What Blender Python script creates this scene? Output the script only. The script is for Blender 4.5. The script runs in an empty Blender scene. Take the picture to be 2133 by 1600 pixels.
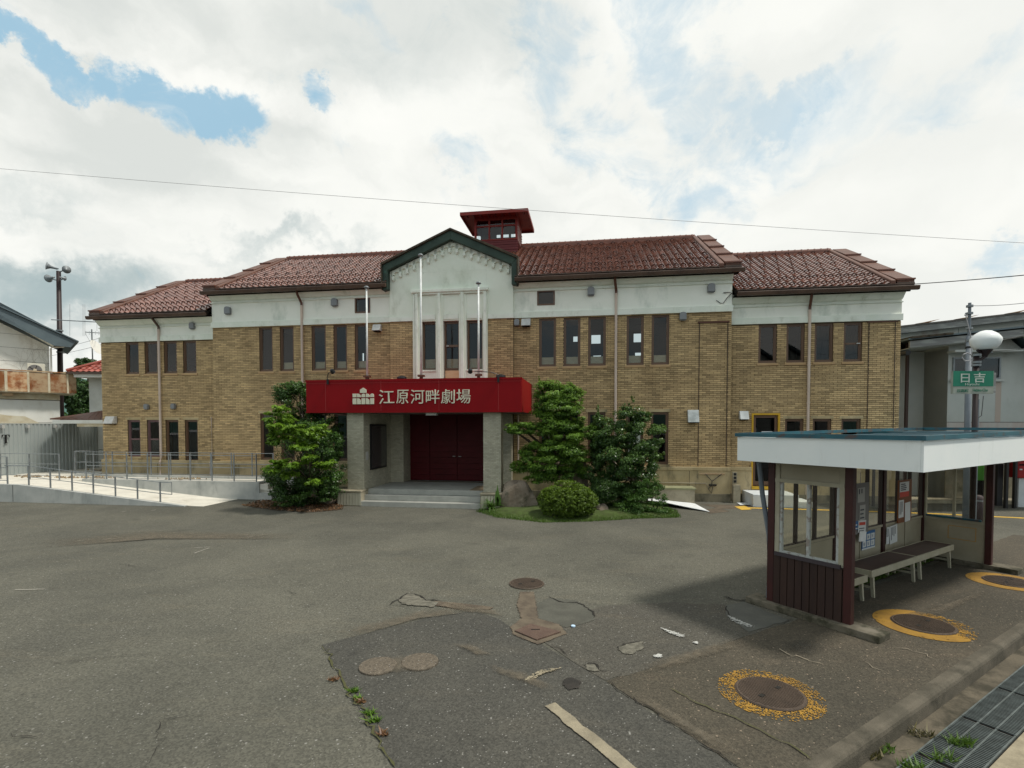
import bpy, math, random
import numpy as np
from mathutils import Vector, Matrix
random.seed(7); rng = np.random.default_rng(7)
D = bpy.data; S = bpy.context.scene; COL = S.collection

# ------------------------------------------------------------------ camera
f = 1060.0; cx = 1066.5; HV = 885.0; th = math.radians(1.7); H = 2.6
cy = HV + f*math.tan(th)
cam = D.cameras.new('camera'); co = D.objects.new('camera', cam); COL.objects.link(co)
co.location = (0, 0, H); co.rotation_euler = (math.radians(90)-th, 0, 0)
cam.sensor_width = 36; cam.lens = f/2133*36; cam.shift_y = (cy-800)/2133
cam.clip_start = .1; cam.clip_end = 6000
S.camera = co
S.view_settings.view_transform = 'Standard'; S.view_settings.look = 'None'
S.view_settings.gamma = 1; S.view_settings.use_curve_mapping = False
S.view_settings.exposure = 0.24
S.cycles.use_denoising = True
S.cycles.max_bounces = 8; S.cycles.transparent_max_bounces = 12

# world geometry helpers: rays of the level reference view, planes in the world
Cc = np.array([0, 0, H]); Fw = np.array([0, math.cos(th), -math.sin(th)]); Up = np.array([0, math.sin(th), math.cos(th)])
def ray(u, v): return Fw*f + np.array([1., 0, 0])*(u-cx) + Up*(cy-v)
def ground(u, v, z=0.):
    d = ray(u, v); return Cc + d*((z-H)/d[2])
def at(u, v, Y):
    d = ray(u, v); return Cc + d*(Y/d[1])
class Frame:
    def __init__(s, O, deg):
        a = math.radians(deg); s.O = np.array(O, float); s.a = a
        s.es = np.array([math.cos(a), math.sin(a), 0]); s.en = np.array([math.sin(a), -math.cos(a), 0])
    def pix(s, u, v, off=0):
        d = ray(u, v); P0 = s.O + s.en*off
        t = ((P0-Cc)@s.en)/(d@s.en); P = Cc+d*t; q = P-s.O
        return float(q@s.es), float(P[2]-s.O[2])
    def loc(s, P): q = np.array(P)-s.O; return float(q@s.es), float(-(q@s.en)), float(q[2])
    def g(s, u, v, z=0): return s.loc(ground(u, v, z))

# ------------------------------------------------------------------ sun and sky
SUN_EL = math.radians(60); SUN_AZ = np.array([1, -.28]); SUN_AZ = SUN_AZ/np.linalg.norm(SUN_AZ)
sd = D.lights.new('sun', 'SUN'); sd.energy = 2.8; sd.angle = math.radians(7); sd.color = (1, .95, .86)
so = D.objects.new('sun', sd); COL.objects.link(so)
sv = Vector((SUN_AZ[0]*math.cos(SUN_EL), SUN_AZ[1]*math.cos(SUN_EL), math.sin(SUN_EL)))
so.rotation_euler = sv.to_track_quat('Z', 'Y').to_euler(); so.location = sv*50

world = D.worlds.new('World'); S.world = world; world.use_nodes = True
nt = world.node_tree; nt.nodes.clear()
class NB:
    """small node builder"""
    def __init__(s, nt): s.nt = nt
    def n(s, t, **k):
        nd = s.nt.nodes.new(t)
        for a, b in k.items(): setattr(nd, a, b)
        return nd
    def link(s, a, b): s.nt.links.new(a, b)
    def put(s, sock, v):
        if v is None: return
        if hasattr(v, 'is_output'): s.link(v, sock)
        elif isinstance(v, (tuple, list)) and len(v) == 3 and sock.type == 'RGBA': sock.default_value = (*v, 1)
        else: sock.default_value = v
    def math(s, op, a, b=None, c=None, clamp=False):
        nd = s.n('ShaderNodeMath', operation=op, use_clamp=clamp)
        s.put(nd.inputs[0], a); s.put(nd.inputs[1], b); s.put(nd.inputs[2], c); return nd.outputs[0]
    def vec(s, op, a, b=None, out=0):
        nd = s.n('ShaderNodeVectorMath', operation=op); s.put(nd.inputs[0], a); s.put(nd.inputs[1], b); return nd.outputs[out]
    def smooth(s, x, lo, hi, a=0., b=1.):
        nd = s.n('ShaderNodeMapRange', interpolation_type='SMOOTHSTEP')
        s.put(nd.inputs[0], x); s.put(nd.inputs[1], lo); s.put(nd.inputs[2], hi); s.put(nd.inputs[3], a); s.put(nd.inputs[4], b); return nd.outputs[0]
    def mix(s, fac, a, b, blend='MIX'):
        nd = s.n('ShaderNodeMix', data_type='RGBA', blend_type=blend); s.put(nd.inputs[0], fac); s.put(nd.inputs[6], a); s.put(nd.inputs[7], b); return nd.outputs[2]
    def noise(s, vec, scale, detail=4, rough=.5, dist=0., out='Fac'):
        nd = s.n('ShaderNodeTexNoise'); s.put(nd.inputs['Vector'], vec); nd.inputs['Scale'].default_value = scale
        nd.inputs['Detail'].default_value = detail; nd.inputs['Roughness'].default_value = rough; nd.inputs['Distortion'].default_value = dist
        return nd.outputs[out]
    def mapping(s, vec, scale=(1, 1, 1), rot=(0, 0, 0), loc=(0, 0, 0)):
        nd = s.n('ShaderNodeMapping'); s.put(nd.inputs[0], vec); nd.inputs[1].default_value = loc; nd.inputs[2].default_value = rot; nd.inputs[3].default_value = scale
        return nd.outputs[0]
b = NB(nt)
sky = b.n('ShaderNodeTexSky', sky_type='NISHITA'); sky.sun_disc = False; sky.sun_elevation = SUN_EL
sky.sun_rotation = math.atan2(SUN_AZ[0], SUN_AZ[1]); sky.air_density = 1.2; sky.dust_density = 1.5
tc = b.n('ShaderNodeTexCoord'); dirv = b.vec('NORMALIZE', tc.outputs['Generated'])
# clouds live on a flat layer overhead, seen by direction
def scale(v, k):
    nd = b.n('ShaderNodeVectorMath', operation='SCALE'); b.put(nd.inputs[0], v); b.put(nd.inputs[3], k); return nd.outputs[0]
wc_ = b.noise(dirv, 3.2, 9, .60, out='Color'); wf_ = b.noise(dirv, 13, 8, .65, out='Color')
dw = b.vec('ADD', dirv, scale(b.vec('SUBTRACT', wc_, (.5, .5, .5)), .38))
dw = b.vec('ADD', dw, scale(b.vec('SUBTRACT', wf_, (.5, .5, .5)), .13))
dw2 = b.vec('ADD', dirv, scale(b.vec('SUBTRACT', wc_, (.5, .5, .5)), .09))
dw2 = b.vec('ADD', dw2, scale(b.vec('SUBTRACT', wf_, (.5, .5, .5)), .10))
def blob(u0, v0, u1, v1, wpx, src=None, soft=(1.0, .35)):
    """strength 1 inside an elongated patch of sky between two directions"""
    p, q = ray(u0, v0), ray(u1, v1); p = p/np.linalg.norm(p); q = q/np.linalg.norm(q)
    c = (p+q)/2; ax = q-p; L = np.linalg.norm(ax); ax = ax/L if L > 1e-6 else np.array([1., 0, 0])
    n = c/np.linalg.norm(c); bx = np.cross(n, ax); bx /= np.linalg.norm(bx); ax = np.cross(bx, n)
    rb = wpx/f*abs(n[1]); ra = L/2 + rb
    dd = b.vec('SUBTRACT', src or dw2, tuple(c))
    a1 = b.math('DIVIDE', b.vec('DOT_PRODUCT', dd, tuple(ax), out=1), float(ra)); b1 = b.math('DIVIDE', b.vec('DOT_PRODUCT', dd, tuple(bx), out=1), float(rb))
    r = b.math('SQRT', b.math('ADD', b.math('MULTIPLY', a1, a1), b.math('MULTIPLY', b1, b1)))
    return b.smooth(r, soft[0], soft[1])
def most(lst, src, soft):
    o = None
    for args, k in lst:
        m_ = b.math('MULTIPLY', blob(*args, src=src, soft=soft), float(k)); o = m_ if o is None else b.math('MAXIMUM', o, m_)
    return o
dws = b.vec('ADD', dirv, scale(b.vec('SUBTRACT', wc_, (.5, .5, .5)), .22))
streak = b.mapping(dws, (1, 1, 2.4), rot=(0, math.radians(24), 0))
n1 = b.noise(streak, 2.2, 8, .50, .3)
n2 = b.noise(b.mapping(streak, (1, 1, 1), loc=(3, 1, 2)), 2.9, 7, .48, .4)
nf = b.noise(b.mapping(dirv, (1, 1, 1.4)), 9, 10, .66, .8)
soft_n = b.math('MULTIPLY', b.math('SUBTRACT', nf, .5), 2.3)
blue = most([((-60, 30, 60, 100, 34), 1), ((40, 95, 250, 185, 34), 1), ((180, 150, 520, 240, 46), 1), ((380, 225, 520, 245, 55), 1), ((640, 170, 700, 215, 26), .7), ((-700, -200, -100, 0, 120), .9)], dw2, (1.35, .35))
blue = b.smooth(b.math('ADD', b.math('MULTIPLY', soft_n, .8), blue), .25, .90)
wisp = most([((1120, 110, 1190, 190, 90), .75), ((1370, 40, 1480, 350, 120), .9), ((1430, 250, 1690, 170, 55), 1), ((1190, 260, 1380, 340, 70), .6), ((1320, 0, 1420, 60, 70), .8), ((1990, 560, 2133, 530, 55), .9), ((930, 300, 1030, 430, 50), .55), ((940, 440, 960, 480, 30), .4), ((700, 180, 760, 330, 40), .35)], dw, (1.35, .15))
wisp = b.smooth(b.math('ADD', b.math('MULTIPLY', soft_n, .8), wisp), .25, 1.05)
wild = b.smooth(n1, .36, .27)
# the far side of the sky, behind the viewer, is more broken and bluer
back = b.smooth(b.vec('DOT_PRODUCT', dirv, (0., -1., 0.), out=1), -.05, .35)
gaps = b.math('MULTIPLY', back, b.smooth(b.math('ADD', n1, b.math('MULTIPLY', soft_n, .1)), .56, .44))
dark = most([((-200, 500, 330, 575, 95), 1.1), ((0, 620, 200, 640, 50), .7), ((440, 490, 760, 505, 34), .6), ((640, 60, 1000, 150, 120), .28), ((350, 450, 640, 505, 30), .35), ((-150, 330, 230, 330, 45), .38), ((1000, 20, 1100, 120, 110), .3), ((150, 640, 240, 700, 60), .5)], dw, (1.4, .1))
K = 1/.11
shade = b.math('MULTIPLY', b.smooth(n2, .36, .64), b.smooth(b.vec('DOT_PRODUCT', dirv, (.7, .3, 0.), out=1), -.2, .7, 1., .35))
cloud = b.mix(shade, (.82*K, .825*K, .785*K), (.61*K, .635*K, .61*K))
cloud = b.mix(b.math('MULTIPLY', b.smooth(n1, .52, .66), .6), cloud, (.875*K, .87*K, .83*K))
cloud = b.mix(b.smooth(b.math('ADD', b.math('MULTIPLY', soft_n, .35), dark), .0, 1.15), cloud, (.35*K, .43*K, .44*K))
skyblue = b.mix(.80, sky.outputs[0], (.33*K, .54*K, .67*K))
out = b.mix(b.math('MULTIPLY', wisp, .5), cloud, skyblue)
out = b.mix(b.math('MAXIMUM', b.math('MULTIPLY', blue, .95), b.math('MAXIMUM', b.math('MULTIPLY', wild, .5), b.math('MULTIPLY', gaps, .6))), out, skyblue)
side = b.smooth(b.vec('DOT_PRODUCT', dirv, (float(SUN_AZ[0])*.35, .80, .35), out=1), -.9, .4, 1.0, 1.0)
out = scale(out, side)
bg = b.n('ShaderNodeBackground'); bg.inputs[1].default_value = .11; b.link(out, bg.inputs[0])
wo = b.n('ShaderNodeOutputWorld'); b.link(bg.outputs[0], wo.inputs[0])
world.cycles.sampling_method = 'MANUAL'; world.cycles.sample_map_resolution = 1024

# ------------------------------------------------------------------ materials
MATS = {}
def mat(name, c, c2=None, scale=3., rough=.7, spec=.4, metal=0., bump=0., bscale=60., stretch=(1, 1, 1), stain=None, tint=0., fine=0., fscale=120., lo=.35, hi=.65, coat=0., coords='Object'):
    """colour c..c2 by noise, fine grain, optional stain (colour, scale, lo, hi, stretch), tint = strength of the per-piece value"""
    m = D.materials.new(name); m.use_nodes = True; t = m.node_tree; B = NB(t); p = t.nodes['Principled BSDF']
    tc = B.n('ShaderNodeTexCoord').outputs[coords]
    col = c
    if c2 is not None:
        col = B.mix(B.smooth(B.noise(B.mapping(tc, stretch), scale, 6, .6), lo, hi), c, c2)
    if stain:
        for sc, ss, l, h_, st in (stain if isinstance(stain, list) else [stain]):
            col = B.mix(B.smooth(B.noise(B.mapping(tc, st, loc=(ss, 2, 5)), ss, 7, .65), l, h_), col, sc)
    if tint:
        a = B.n('ShaderNodeAttribute', attribute_name='tint').outputs['Fac']
        k = B.math('MULTIPLY_ADD', a, 2*tint, 1-tint)
        nd = B.n('ShaderNodeVectorMath', operation='SCALE'); B.put(nd.inputs[0], col) if hasattr(col, 'is_output') else setattr(nd.inputs[0], 'default_value', col); B.link(k, nd.inputs[3]); col = nd.outputs[0]
    if fine:
        k = B.math('MULTIPLY_ADD', B.noise(tc, fscale, 3, .7), 2*fine, 1-fine)
        nd = B.n('ShaderNodeVectorMath', operation='SCALE'); B.put(nd.inputs[0], col) if hasattr(col, 'is_output') else setattr(nd.inputs[0], 'default_value', col); B.link(k, nd.inputs[3]); col = nd.outputs[0]
    B.put(p.inputs['Base Color'], tuple(col) if not hasattr(col, 'is_output') else col)
    p.inputs['Roughness'].default_value = rough; p.inputs['Metallic'].default_value = metal
    p.inputs['Specular IOR Level'].default_value = spec; p.inputs['Coat Weight'].default_value = coat
    if bump:
        bn = B.n('ShaderNodeBump'); bn.inputs['Strength'].default_value = bump; bn.inputs['Distance'].default_value = .02
        B.link(B.noise(tc, bscale, 5, .6), bn.inputs['Height']); B.link(bn.outputs[0], p.inputs['Normal'])
    MATS[name] = m; return m

def asphalt(name, c, c2, warm, speck=.35, bright=(.42, .41, .38)):
    m = D.materials.new(name); m.use_nodes = True; t = m.node_tree; B = NB(t); p = t.nodes['Principled BSDF']
    tc = B.n('ShaderNodeTexCoord').outputs['Object']
    col = B.mix(B.smooth(B.noise(tc, .35, 8, .6, .3), .35, .65), c, c2)
    col = B.mix(B.smooth(B.noise(B.mapping(tc, (.6, 2.2, 1), rot=(0, 0, -.35)), .9, 8, .68, .5), .5, .78, 0, .55), col, warm)
    col = B.mix(B.smooth(B.noise(B.mapping(tc, (1, 1, 1), loc=(9, 4, 0)), 1.7, 7, .6, .4), .55, .75, 0, .45), col, tuple(x*.62 for x in c))
    vo = B.n('ShaderNodeTexVoronoi'); B.link(tc, vo.inputs['Vector']); vo.inputs['Scale'].default_value = 62
    vs = B.n('ShaderNodeSeparateColor'); B.link(vo.outputs['Color'], vs.inputs[0])
    g = B.math('MULTIPLY_ADD', vs.outputs[0], .6, .7)
    nd = B.n('ShaderNodeVectorMath', operation='SCALE'); B.link(col, nd.inputs[0]); B.link(g, nd.inputs[3]); col = nd.outputs[0]
    sp = B.math('MULTIPLY', B.math('GREATER_THAN', vs.outputs[1], .965), B.smooth(vo.outputs['Distance'], .45, .25))
    col = B.mix(B.math('MULTIPLY', sp, speck), col, bright)
    vo2 = B.n('ShaderNodeTexVoronoi'); B.link(tc, vo2.inputs['Vector']); vo2.inputs['Scale'].default_value = 24
    vs2 = B.n('ShaderNodeSeparateColor'); B.link(vo2.outputs['Color'], vs2.inputs[0])
    sp2 = B.math('MULTIPLY', B.math('GREATER_THAN', vs2.outputs[2], .986), B.smooth(vo2.outputs['Distance'], .30, .18))
    col = B.mix(B.math('MULTIPLY', sp2, speck), col, bright)
    B.link(col, p.inputs['Base Color']); p.inputs['Roughness'].default_value = .85; p.inputs['Specular IOR Level'].default_value = .35
    bn = B.n('ShaderNodeBump'); bn.inputs['Strength'].default_value = .6; bn.inputs['Distance'].default_value = .006
    B.link(vo.outputs['Distance'], bn.inputs['Height']); B.link(bn.outputs[0], p.inputs['Normal'])
    return m

M_asph = asphalt('asphalt', (.075, .073, .058), (.106, .102, .080), (.122, .110, .080), .38)
M_asph2 = asphalt('asphalt_patch', (.050, .049, .042), (.066, .063, .052), (.085, .077, .060), .45)
M_asph3 = asphalt('asphalt_brown', (.064, .060, .049), (.082, .076, .060), (.11, .095, .07), .5)
M_road = asphalt('asphalt_road', (.05, .05, .052), (.062, .062, .06), (.08, .075, .065), .4)
M_isl = asphalt('concrete_island', (.052, .046, .033), (.080, .067, .047), (.115, .090, .061), .5, (.40, .31, .23))
M_kerb = mat('kerb_concrete', (.074, .065, .047), (.118, .102, .076), 3, .9, bump=.4, bscale=80, fine=.35, stain=((.04, .036, .024), 2.5, .48, .72, (1, 1, 1)))
M_gut = mat('gutter_concrete', (.085, .072, .050), (.120, .10, .07), 3, .9, fine=.45, fscale=60, stain=((.04, .035, .022), 3, .45, .65, (1, 1, 1)))
M_conc = mat('ramp_concrete', (.36, .37, .35), (.47, .47, .44), 1.5, .8, fine=.12, bump=.2, bscale=40, stain=[((.20, .21, .20), 2.2, .5, .8, (1, 1, .35)), ((.56, .55, .5), 3.5, .62, .8, (1, 1, .3))])
M_slab = mat('pale_concrete', (.56, .53, .46), (.64, .61, .53), 2, .8, fine=.10, stain=((.42, .39, .32), 1.5, .52, .8, (1, 1, 1)))
M_conc_old = mat('old_concrete', (.26, .23, .165), (.36, .32, .23), 2, .9, fine=.2, bump=.3, stain=((.15, .14, .09), 3, .5, .75, (1, 1, 1)))
M_step = mat('grey_steps', (.31, .31, .28), (.37, .37, .335), 3, .7, fine=.12)
M_brick = mat('tan_brick', (.505, .365, .190), (.41, .29, .148), .55, .8, tint=.30, fine=.12, fscale=40, stain=[((.30, .20, .095), .45, .52, .80, (1, 1, 1)), ((.22, .175, .10), .8, .64, .86, (1, 1, .35))])
M_mortar = mat('brick_mortar', (.130, .098, .056), (.105, .08, .047), 1.0, .95)
M_wtile = mat('portico_tile', (.44, .415, .32), (.37, .35, .27), 2, .5, tint=.18)
M_wgrout = mat('portico_grout', (.24, .225, .17), None, rough=.9)
M_plinth = mat('render_plinth', (.40, .315, .175), (.47, .38, .225), 1.3, .9, bump=.3, stain=[((.20, .17, .10), 1.8, .48, .72, (1, 1, .5)), ((.12, .11, .075), 4.5, .60, .78, (1, 1, .25))])
M_white = mat('white_render', (.83, .85, .76), (.87, .88, .80), 1.2, .8, fine=.05, bump=.15, stain=[((.55, .60, .52), 1.4, .50, .80, (1, 1, .5)), ((.30, .33, .27), 7, .66, .82, (1, 1, .3)), ((.13, .13, .09), 22, .70, .76, (1, 1, .8))])
M_white2 = mat('white_moulding', (.72, .77, .67), (.80, .83, .75), 1.6, .8, stain=[((.56, .59, .50), 3.5, .5, .78, (1, 1, .6)), ((.22, .22, .16), 18, .66, .74, (1, 1, .7))])
M_gable = mat('gable_render', (.74, .79, .68), (.80, .84, .74), .9, .8, stain=[((.50, .54, .43), 1.6, .50, .85, (1, 1, .6)), ((.20, .20, .13), 14, .70, .78, (1, 1, .5))])
M_tile = mat('glazed_tile', (.140, .054, .036), (.175, .070, .047), 1.2, .20, .8, tint=.35, coat=.4, stain=((.095, .034, .027), 2.5, .5, .8, (1, 1, 1)))
M_guard = mat('snow_guard_brown', (.045, .017, .012), None, rough=.6, spec=.2)
M_ridge = mat('brown_ridge', (.13, .042, .025), (.17, .06, .035), 3, .38, .5)
M_verge = mat('brown_verge_metal', (.092, .036, .021), (.118, .048, .029), 2, .5, .35)
M_gutter = mat('brown_gutter', (.062, .034, .022), (.095, .055, .036), 2, .4, .5, stain=((.16, .11, .07), 8, .64, .8, (.3, 1, 1)))
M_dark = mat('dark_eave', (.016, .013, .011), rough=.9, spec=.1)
M_copper = mat('green_copper', (.018, .038, .027), (.032, .06, .043), 2, .6, .4, stain=((.05, .13, .095), 2.5, .58, .78, (1, 1, 1)))
M_moss = mat('mossy_capping', (.035, .026, .018), (.07, .055, .035), 9, .95, bump=.8, bscale=30)
M_red = mat('red_panel', (.205, .0008, .0035), (.235, .001, .004), .8, .5, .16, fine=.04, fscale=8, stain=[((.25, .012, .012), 1.1, .55, .85, (1.5, 1, .15)), ((.15, .004, .006), 2.5, .60, .85, (2, 1, .2))])
M_seam = mat('seam_red', (.33, .03, .03), None, rough=.6)
M_cupr = mat('cupola_red_paint', (.20, .018, .010), (.17, .012, .010), 2, .6)
M_cupm = mat('cupola_maroon', (.12, .016, .018), None, rough=.6)
M_cupl = mat('cupola_louvre', (.55, .42, .40), None, rough=.7)
M_door = mat('maroon_door', (.085, .003, .006), (.07, .002, .004), 2, .5, .2)
M_frame = mat('bronze_frame', (.125, .068, .038), None, rough=.4, spec=.5)
M_mauve = mat('mauve_frame', (.16, .09, .09), None, rough=.5)
M_sill = mat('terracotta_sill', (.40, .26, .135), (.46, .31, .165), 2, .8)
M_wood = mat('plywood', (.66, .43, .24), (.72, .50, .30), 3, .7, stretch=(1, 1, 8))
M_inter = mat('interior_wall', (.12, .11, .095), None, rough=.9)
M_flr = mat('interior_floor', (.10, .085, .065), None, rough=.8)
M_pipe = mat('pink_downpipe', (.60, .49, .41), (.52, .42, .35), 1, .5)
M_vent = mat('grey_vent', (.21, .22, .23), None, rough=.45, metal=.2)
M_ventl = mat('light_vent', (.52, .52, .50), (.42, .42, .40), 4, .4, metal=.2)
M_grate = mat('grating_steel', (.16, .185, .18), (.11, .125, .12), 9, .5, metal=.5)
M_footc = mat('footing_concrete', (.12, .105, .075), (.17, .15, .115), 3, .95, fine=.3, stain=((.04, .038, .022), 3, .42, .62, (1, 1, 1)))
M_steel = mat('galvanised_steel', (.24, .26, .27), (.19, .21, .22), 5, .45, metal=.35)
M_pole = mat('white_pole', (.72, .74, .73), (.55, .57, .56), 4, .35)
M_iron = mat('manhole_iron', (.082, .060, .045), (.108, .078, .058), 5, .55, .5, metal=.3, bump=.3)
M_orange = mat('worn_yellow', (.32, .175, .022), (.23, .125, .020), 4, .8, fine=.2, fscale=60)
M_line = mat('worn_paint', (.30, .26, .18), (.22, .19, .13), 6, .9, fine=.35, fscale=90)
M_whitep = mat('chipped_white_paint', (.46, .46, .43), None, rough=.8)
M_crack = mat('crack_dark', (.018, .016, .013), None, rough=1)
M_letter = mat('ivory_letter', (.62, .60, .47), None, rough=.5)
M_black = mat('black_plastic', (.012, .012, .013), None, rough=.4)
M_shw = mat('shelter_white', (.80, .83, .81), (.75, .79, .78), 1, .45, .4, stain=((.55, .56, .52), 2.4, .58, .85, (2, 2, .3)))
M_teal = mat('teal_trim', (.015, .075, .105), (.02, .11, .14), 2, .4, stain=((.07, .06, .06), 6, .52, .62, (1, 1, 1)))
M_roofm = mat('shelter_roof_metal', (.09, .16, .19), (.06, .11, .13), 2, .35)
M_post = mat('maroon_post', (.050, .011, .009), (.036, .009, .008), 3, .55)
M_board = mat('dark_board', (.026, .012, .009), (.034, .016, .011), 2, .7, stretch=(6, 6, .6), tint=.15, fine=.2, fscale=40)
M_beige = mat('beige_panel', (.30, .275, .20), (.35, .32, .24), 2, .7, fine=.06, stain=((.22, .19, .12), 3, .6, .8, (1, 1, .5)))
M_worn = mat('flaked_white_frame', (.40, .42, .40), (.25, .22, .19), 12, .8, lo=.5, hi=.6)
M_benchw = mat('bench_cream', (.36, .34, .255), (.31, .29, .21), 4, .7, fine=.1)
M_benchs = mat('bench_brown', (.058, .030, .022), (.042, .022, .017), 6, .6)
M_paper = mat('paper', (.60, .62, .62), None, rough=.8)
M_ink = mat('paper_ink', (.06, .065, .08), None, rough=.8)
M_blue = mat('blue_print', (.02, .11, .28), None, rough=.6)
M_redp = mat('red_print', (.50, .05, .03), None, rough=.6)
M_brown = mat('brown_board', (.19, .065, .022), (.16, .055, .02), 5, .6)
M_greyb = mat('grey_board', (.16, .155, .15), None, rough=.6)
M_green = mat('green_sign', (.004, .15, .085), (.006, .17, .10), 4, .5)
M_lamp = mat('milk_glass', (.78, .80, .79), None, rough=.18, spec=.6)
M_dpole = mat('dark_brown_pole', (.022, .012, .012), None, rough=.5)
M_gpole = mat('grey_pole', (.13, .155, .18), (.17, .195, .22), 2, .6)
M_siding = mat('white_siding', (.66, .66, .61), (.72, .72, .68), .8, .8, stain=[((.50, .47, .40), 1.2, .5, .8, (1, 1, .4))])
M_rust = mat('rusty_sheet', (.46, .33, .20), (.26, .095, .032), 1.6, .9, lo=.42, hi=.60, tint=.35, stain=[((.16, .055, .022), 2.2, .52, .70, (1, 1, .6))])
M_cream = mat('cream_strip', (.60, .55, .42), (.50, .42, .28), 3, .8, stain=((.30, .13, .05), 4, .62, .75, (1, 1, .2)))
M_slate = mat('slate_fascia', (.085, .115, .13), (.10, .135, .15), 2, .5)
M_fence = mat('grey_corrugated', (.32, .355, .35), (.35, .38, .37), .5, .5, metal=.15)
M_rmetal = mat('brown_metal_roof', (.10, .038, .022), (.13, .05, .03), 3, .5)
M_redtile = mat('red_annex_tile', (.33, .085, .06), (.27, .065, .045), 2, .32, tint=.3, coat=.3)
M_rwall = mat('grey_stucco', (.385, .40, .37), (.44, .45, .42), .7, .85, fine=.06, stain=[((.30, .26, .23), .9, .55, .8, (1, 1, .3)), ((.25, .26, .23), 4, .6, .8, (1, 1, .3))])
M_rwood = mat('weathered_fascia', (.20, .20, .195), (.30, .31, .29), 5, .9, stretch=(.3, .3, 2), lo=.45, hi=.62)
M_stone = mat('garden_stone', (.155, .120, .088), (.23, .19, .145), 2.2, .9, bump=.7, bscale=9, fine=.2, fscale=30, stain=((.06, .06, .04), 3, .5, .7, (1, 1, 1)))
M_bark = mat('bark', (.06, .045, .032), (.09, .07, .05), 8, .95, bump=.6)
M_soil = mat('leaf_litter_soil', (.075, .050, .030), (.05, .035, .022), 6, 1, fine=.4, fscale=50)
M_turf = mat('turf_soil', (.045, .060, .015), (.06, .09, .02), 5, 1, fine=.3)
M_redbox = mat('red_enamel', (.30, .008, .008), None, rough=.35)
M_gold = mat('yellow_frame', (.58, .34, .02), (.50, .30, .02), 3, .6)
M_hill = mat('hazed_hill_green', (.045, .10, .085), (.06, .125, .10), .05, 1)  # bluish tone stands in for haze in front of the hills
M_wire = mat('wire_black', (.03, .03, .03), None, rough=.6)
M_wireg = mat('wire_grey', (.30, .30, .31), None, rough=.6)
M_blockw = mat('painted_block', (.60, .63, .64), (.52, .55, .56), 2, .7)
M_sheet = mat('white_sheet', (.80, .82, .83), (.68, .70, .70), 3, .5)

def glass(name, tintc=(.55, .58, .60), ior=1.5, rough=0.01, gain=1.0):
    m = D.materials.new(name); m.use_nodes = True; t = m.node_tree; t.nodes.clear(); B = NB(t)
    fr = B.n('ShaderNodeFresnel'); fr.inputs[0].default_value = ior
    tr = B.n('ShaderNodeBsdfTransparent'); tr.inputs[0].default_value = (*tintc, 1)
    gl = B.n('ShaderNodeBsdfGlossy'); gl.inputs['Roughness'].default_value = rough; gl.inputs[0].default_value = (1, 1, 1, 1)
    mx = B.n('ShaderNodeMixShader'); gm_ = B.n('ShaderNodeNewGeometry'); ff = B.math('SUBTRACT', 1., gm_.outputs['Backfacing'])
    B.link(B.math('MULTIPLY', B.math('MULTIPLY', fr.outputs[0], gain, clamp=True), ff), mx.inputs[0]); B.link(B.mix(ff, (1., 1., 1.), tintc), tr.inputs[0]); B.link(tr.outputs[0], mx.inputs[1]); B.link(gl.outputs[0], mx.inputs[2])
    o = B.n('ShaderNodeOutputMaterial'); B.link(mx.outputs[0], o.inputs[0]); return m
M_glass = glass('window_glass', (.56, .66, .70), 1.5, .01, 1.0)
M_glassf = glass('frosted_glass', (.30, .31, .31), 1.5, .15, 2.4)
M_glassc = glass('clear_glass', (.90, .90, .84), 1.45, .01, 1.0)

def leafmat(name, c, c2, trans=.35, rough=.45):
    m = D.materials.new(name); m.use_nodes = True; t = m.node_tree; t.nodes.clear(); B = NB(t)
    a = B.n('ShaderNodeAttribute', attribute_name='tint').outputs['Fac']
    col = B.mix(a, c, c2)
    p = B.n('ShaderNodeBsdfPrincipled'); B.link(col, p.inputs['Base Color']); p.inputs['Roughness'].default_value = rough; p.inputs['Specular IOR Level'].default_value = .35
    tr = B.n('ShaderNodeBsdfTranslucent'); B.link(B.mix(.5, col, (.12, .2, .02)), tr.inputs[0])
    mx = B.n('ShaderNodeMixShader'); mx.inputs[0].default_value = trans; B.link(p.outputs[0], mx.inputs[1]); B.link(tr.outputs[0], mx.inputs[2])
    o = B.n('ShaderNodeOutputMaterial'); B.link(mx.outputs[0], o.inputs[0]); return m
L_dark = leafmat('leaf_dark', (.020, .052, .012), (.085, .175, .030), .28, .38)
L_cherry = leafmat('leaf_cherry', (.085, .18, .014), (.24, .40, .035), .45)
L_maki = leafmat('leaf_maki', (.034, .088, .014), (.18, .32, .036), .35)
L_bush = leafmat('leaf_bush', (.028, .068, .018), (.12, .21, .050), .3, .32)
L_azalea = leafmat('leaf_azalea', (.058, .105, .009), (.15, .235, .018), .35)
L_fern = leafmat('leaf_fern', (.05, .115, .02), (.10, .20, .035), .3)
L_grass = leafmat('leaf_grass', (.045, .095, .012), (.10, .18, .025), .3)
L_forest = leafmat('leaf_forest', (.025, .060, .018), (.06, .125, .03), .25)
L_litter = leafmat('leaf_litter', (.10, .045, .022), (.22, .12, .06), .1)

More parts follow.
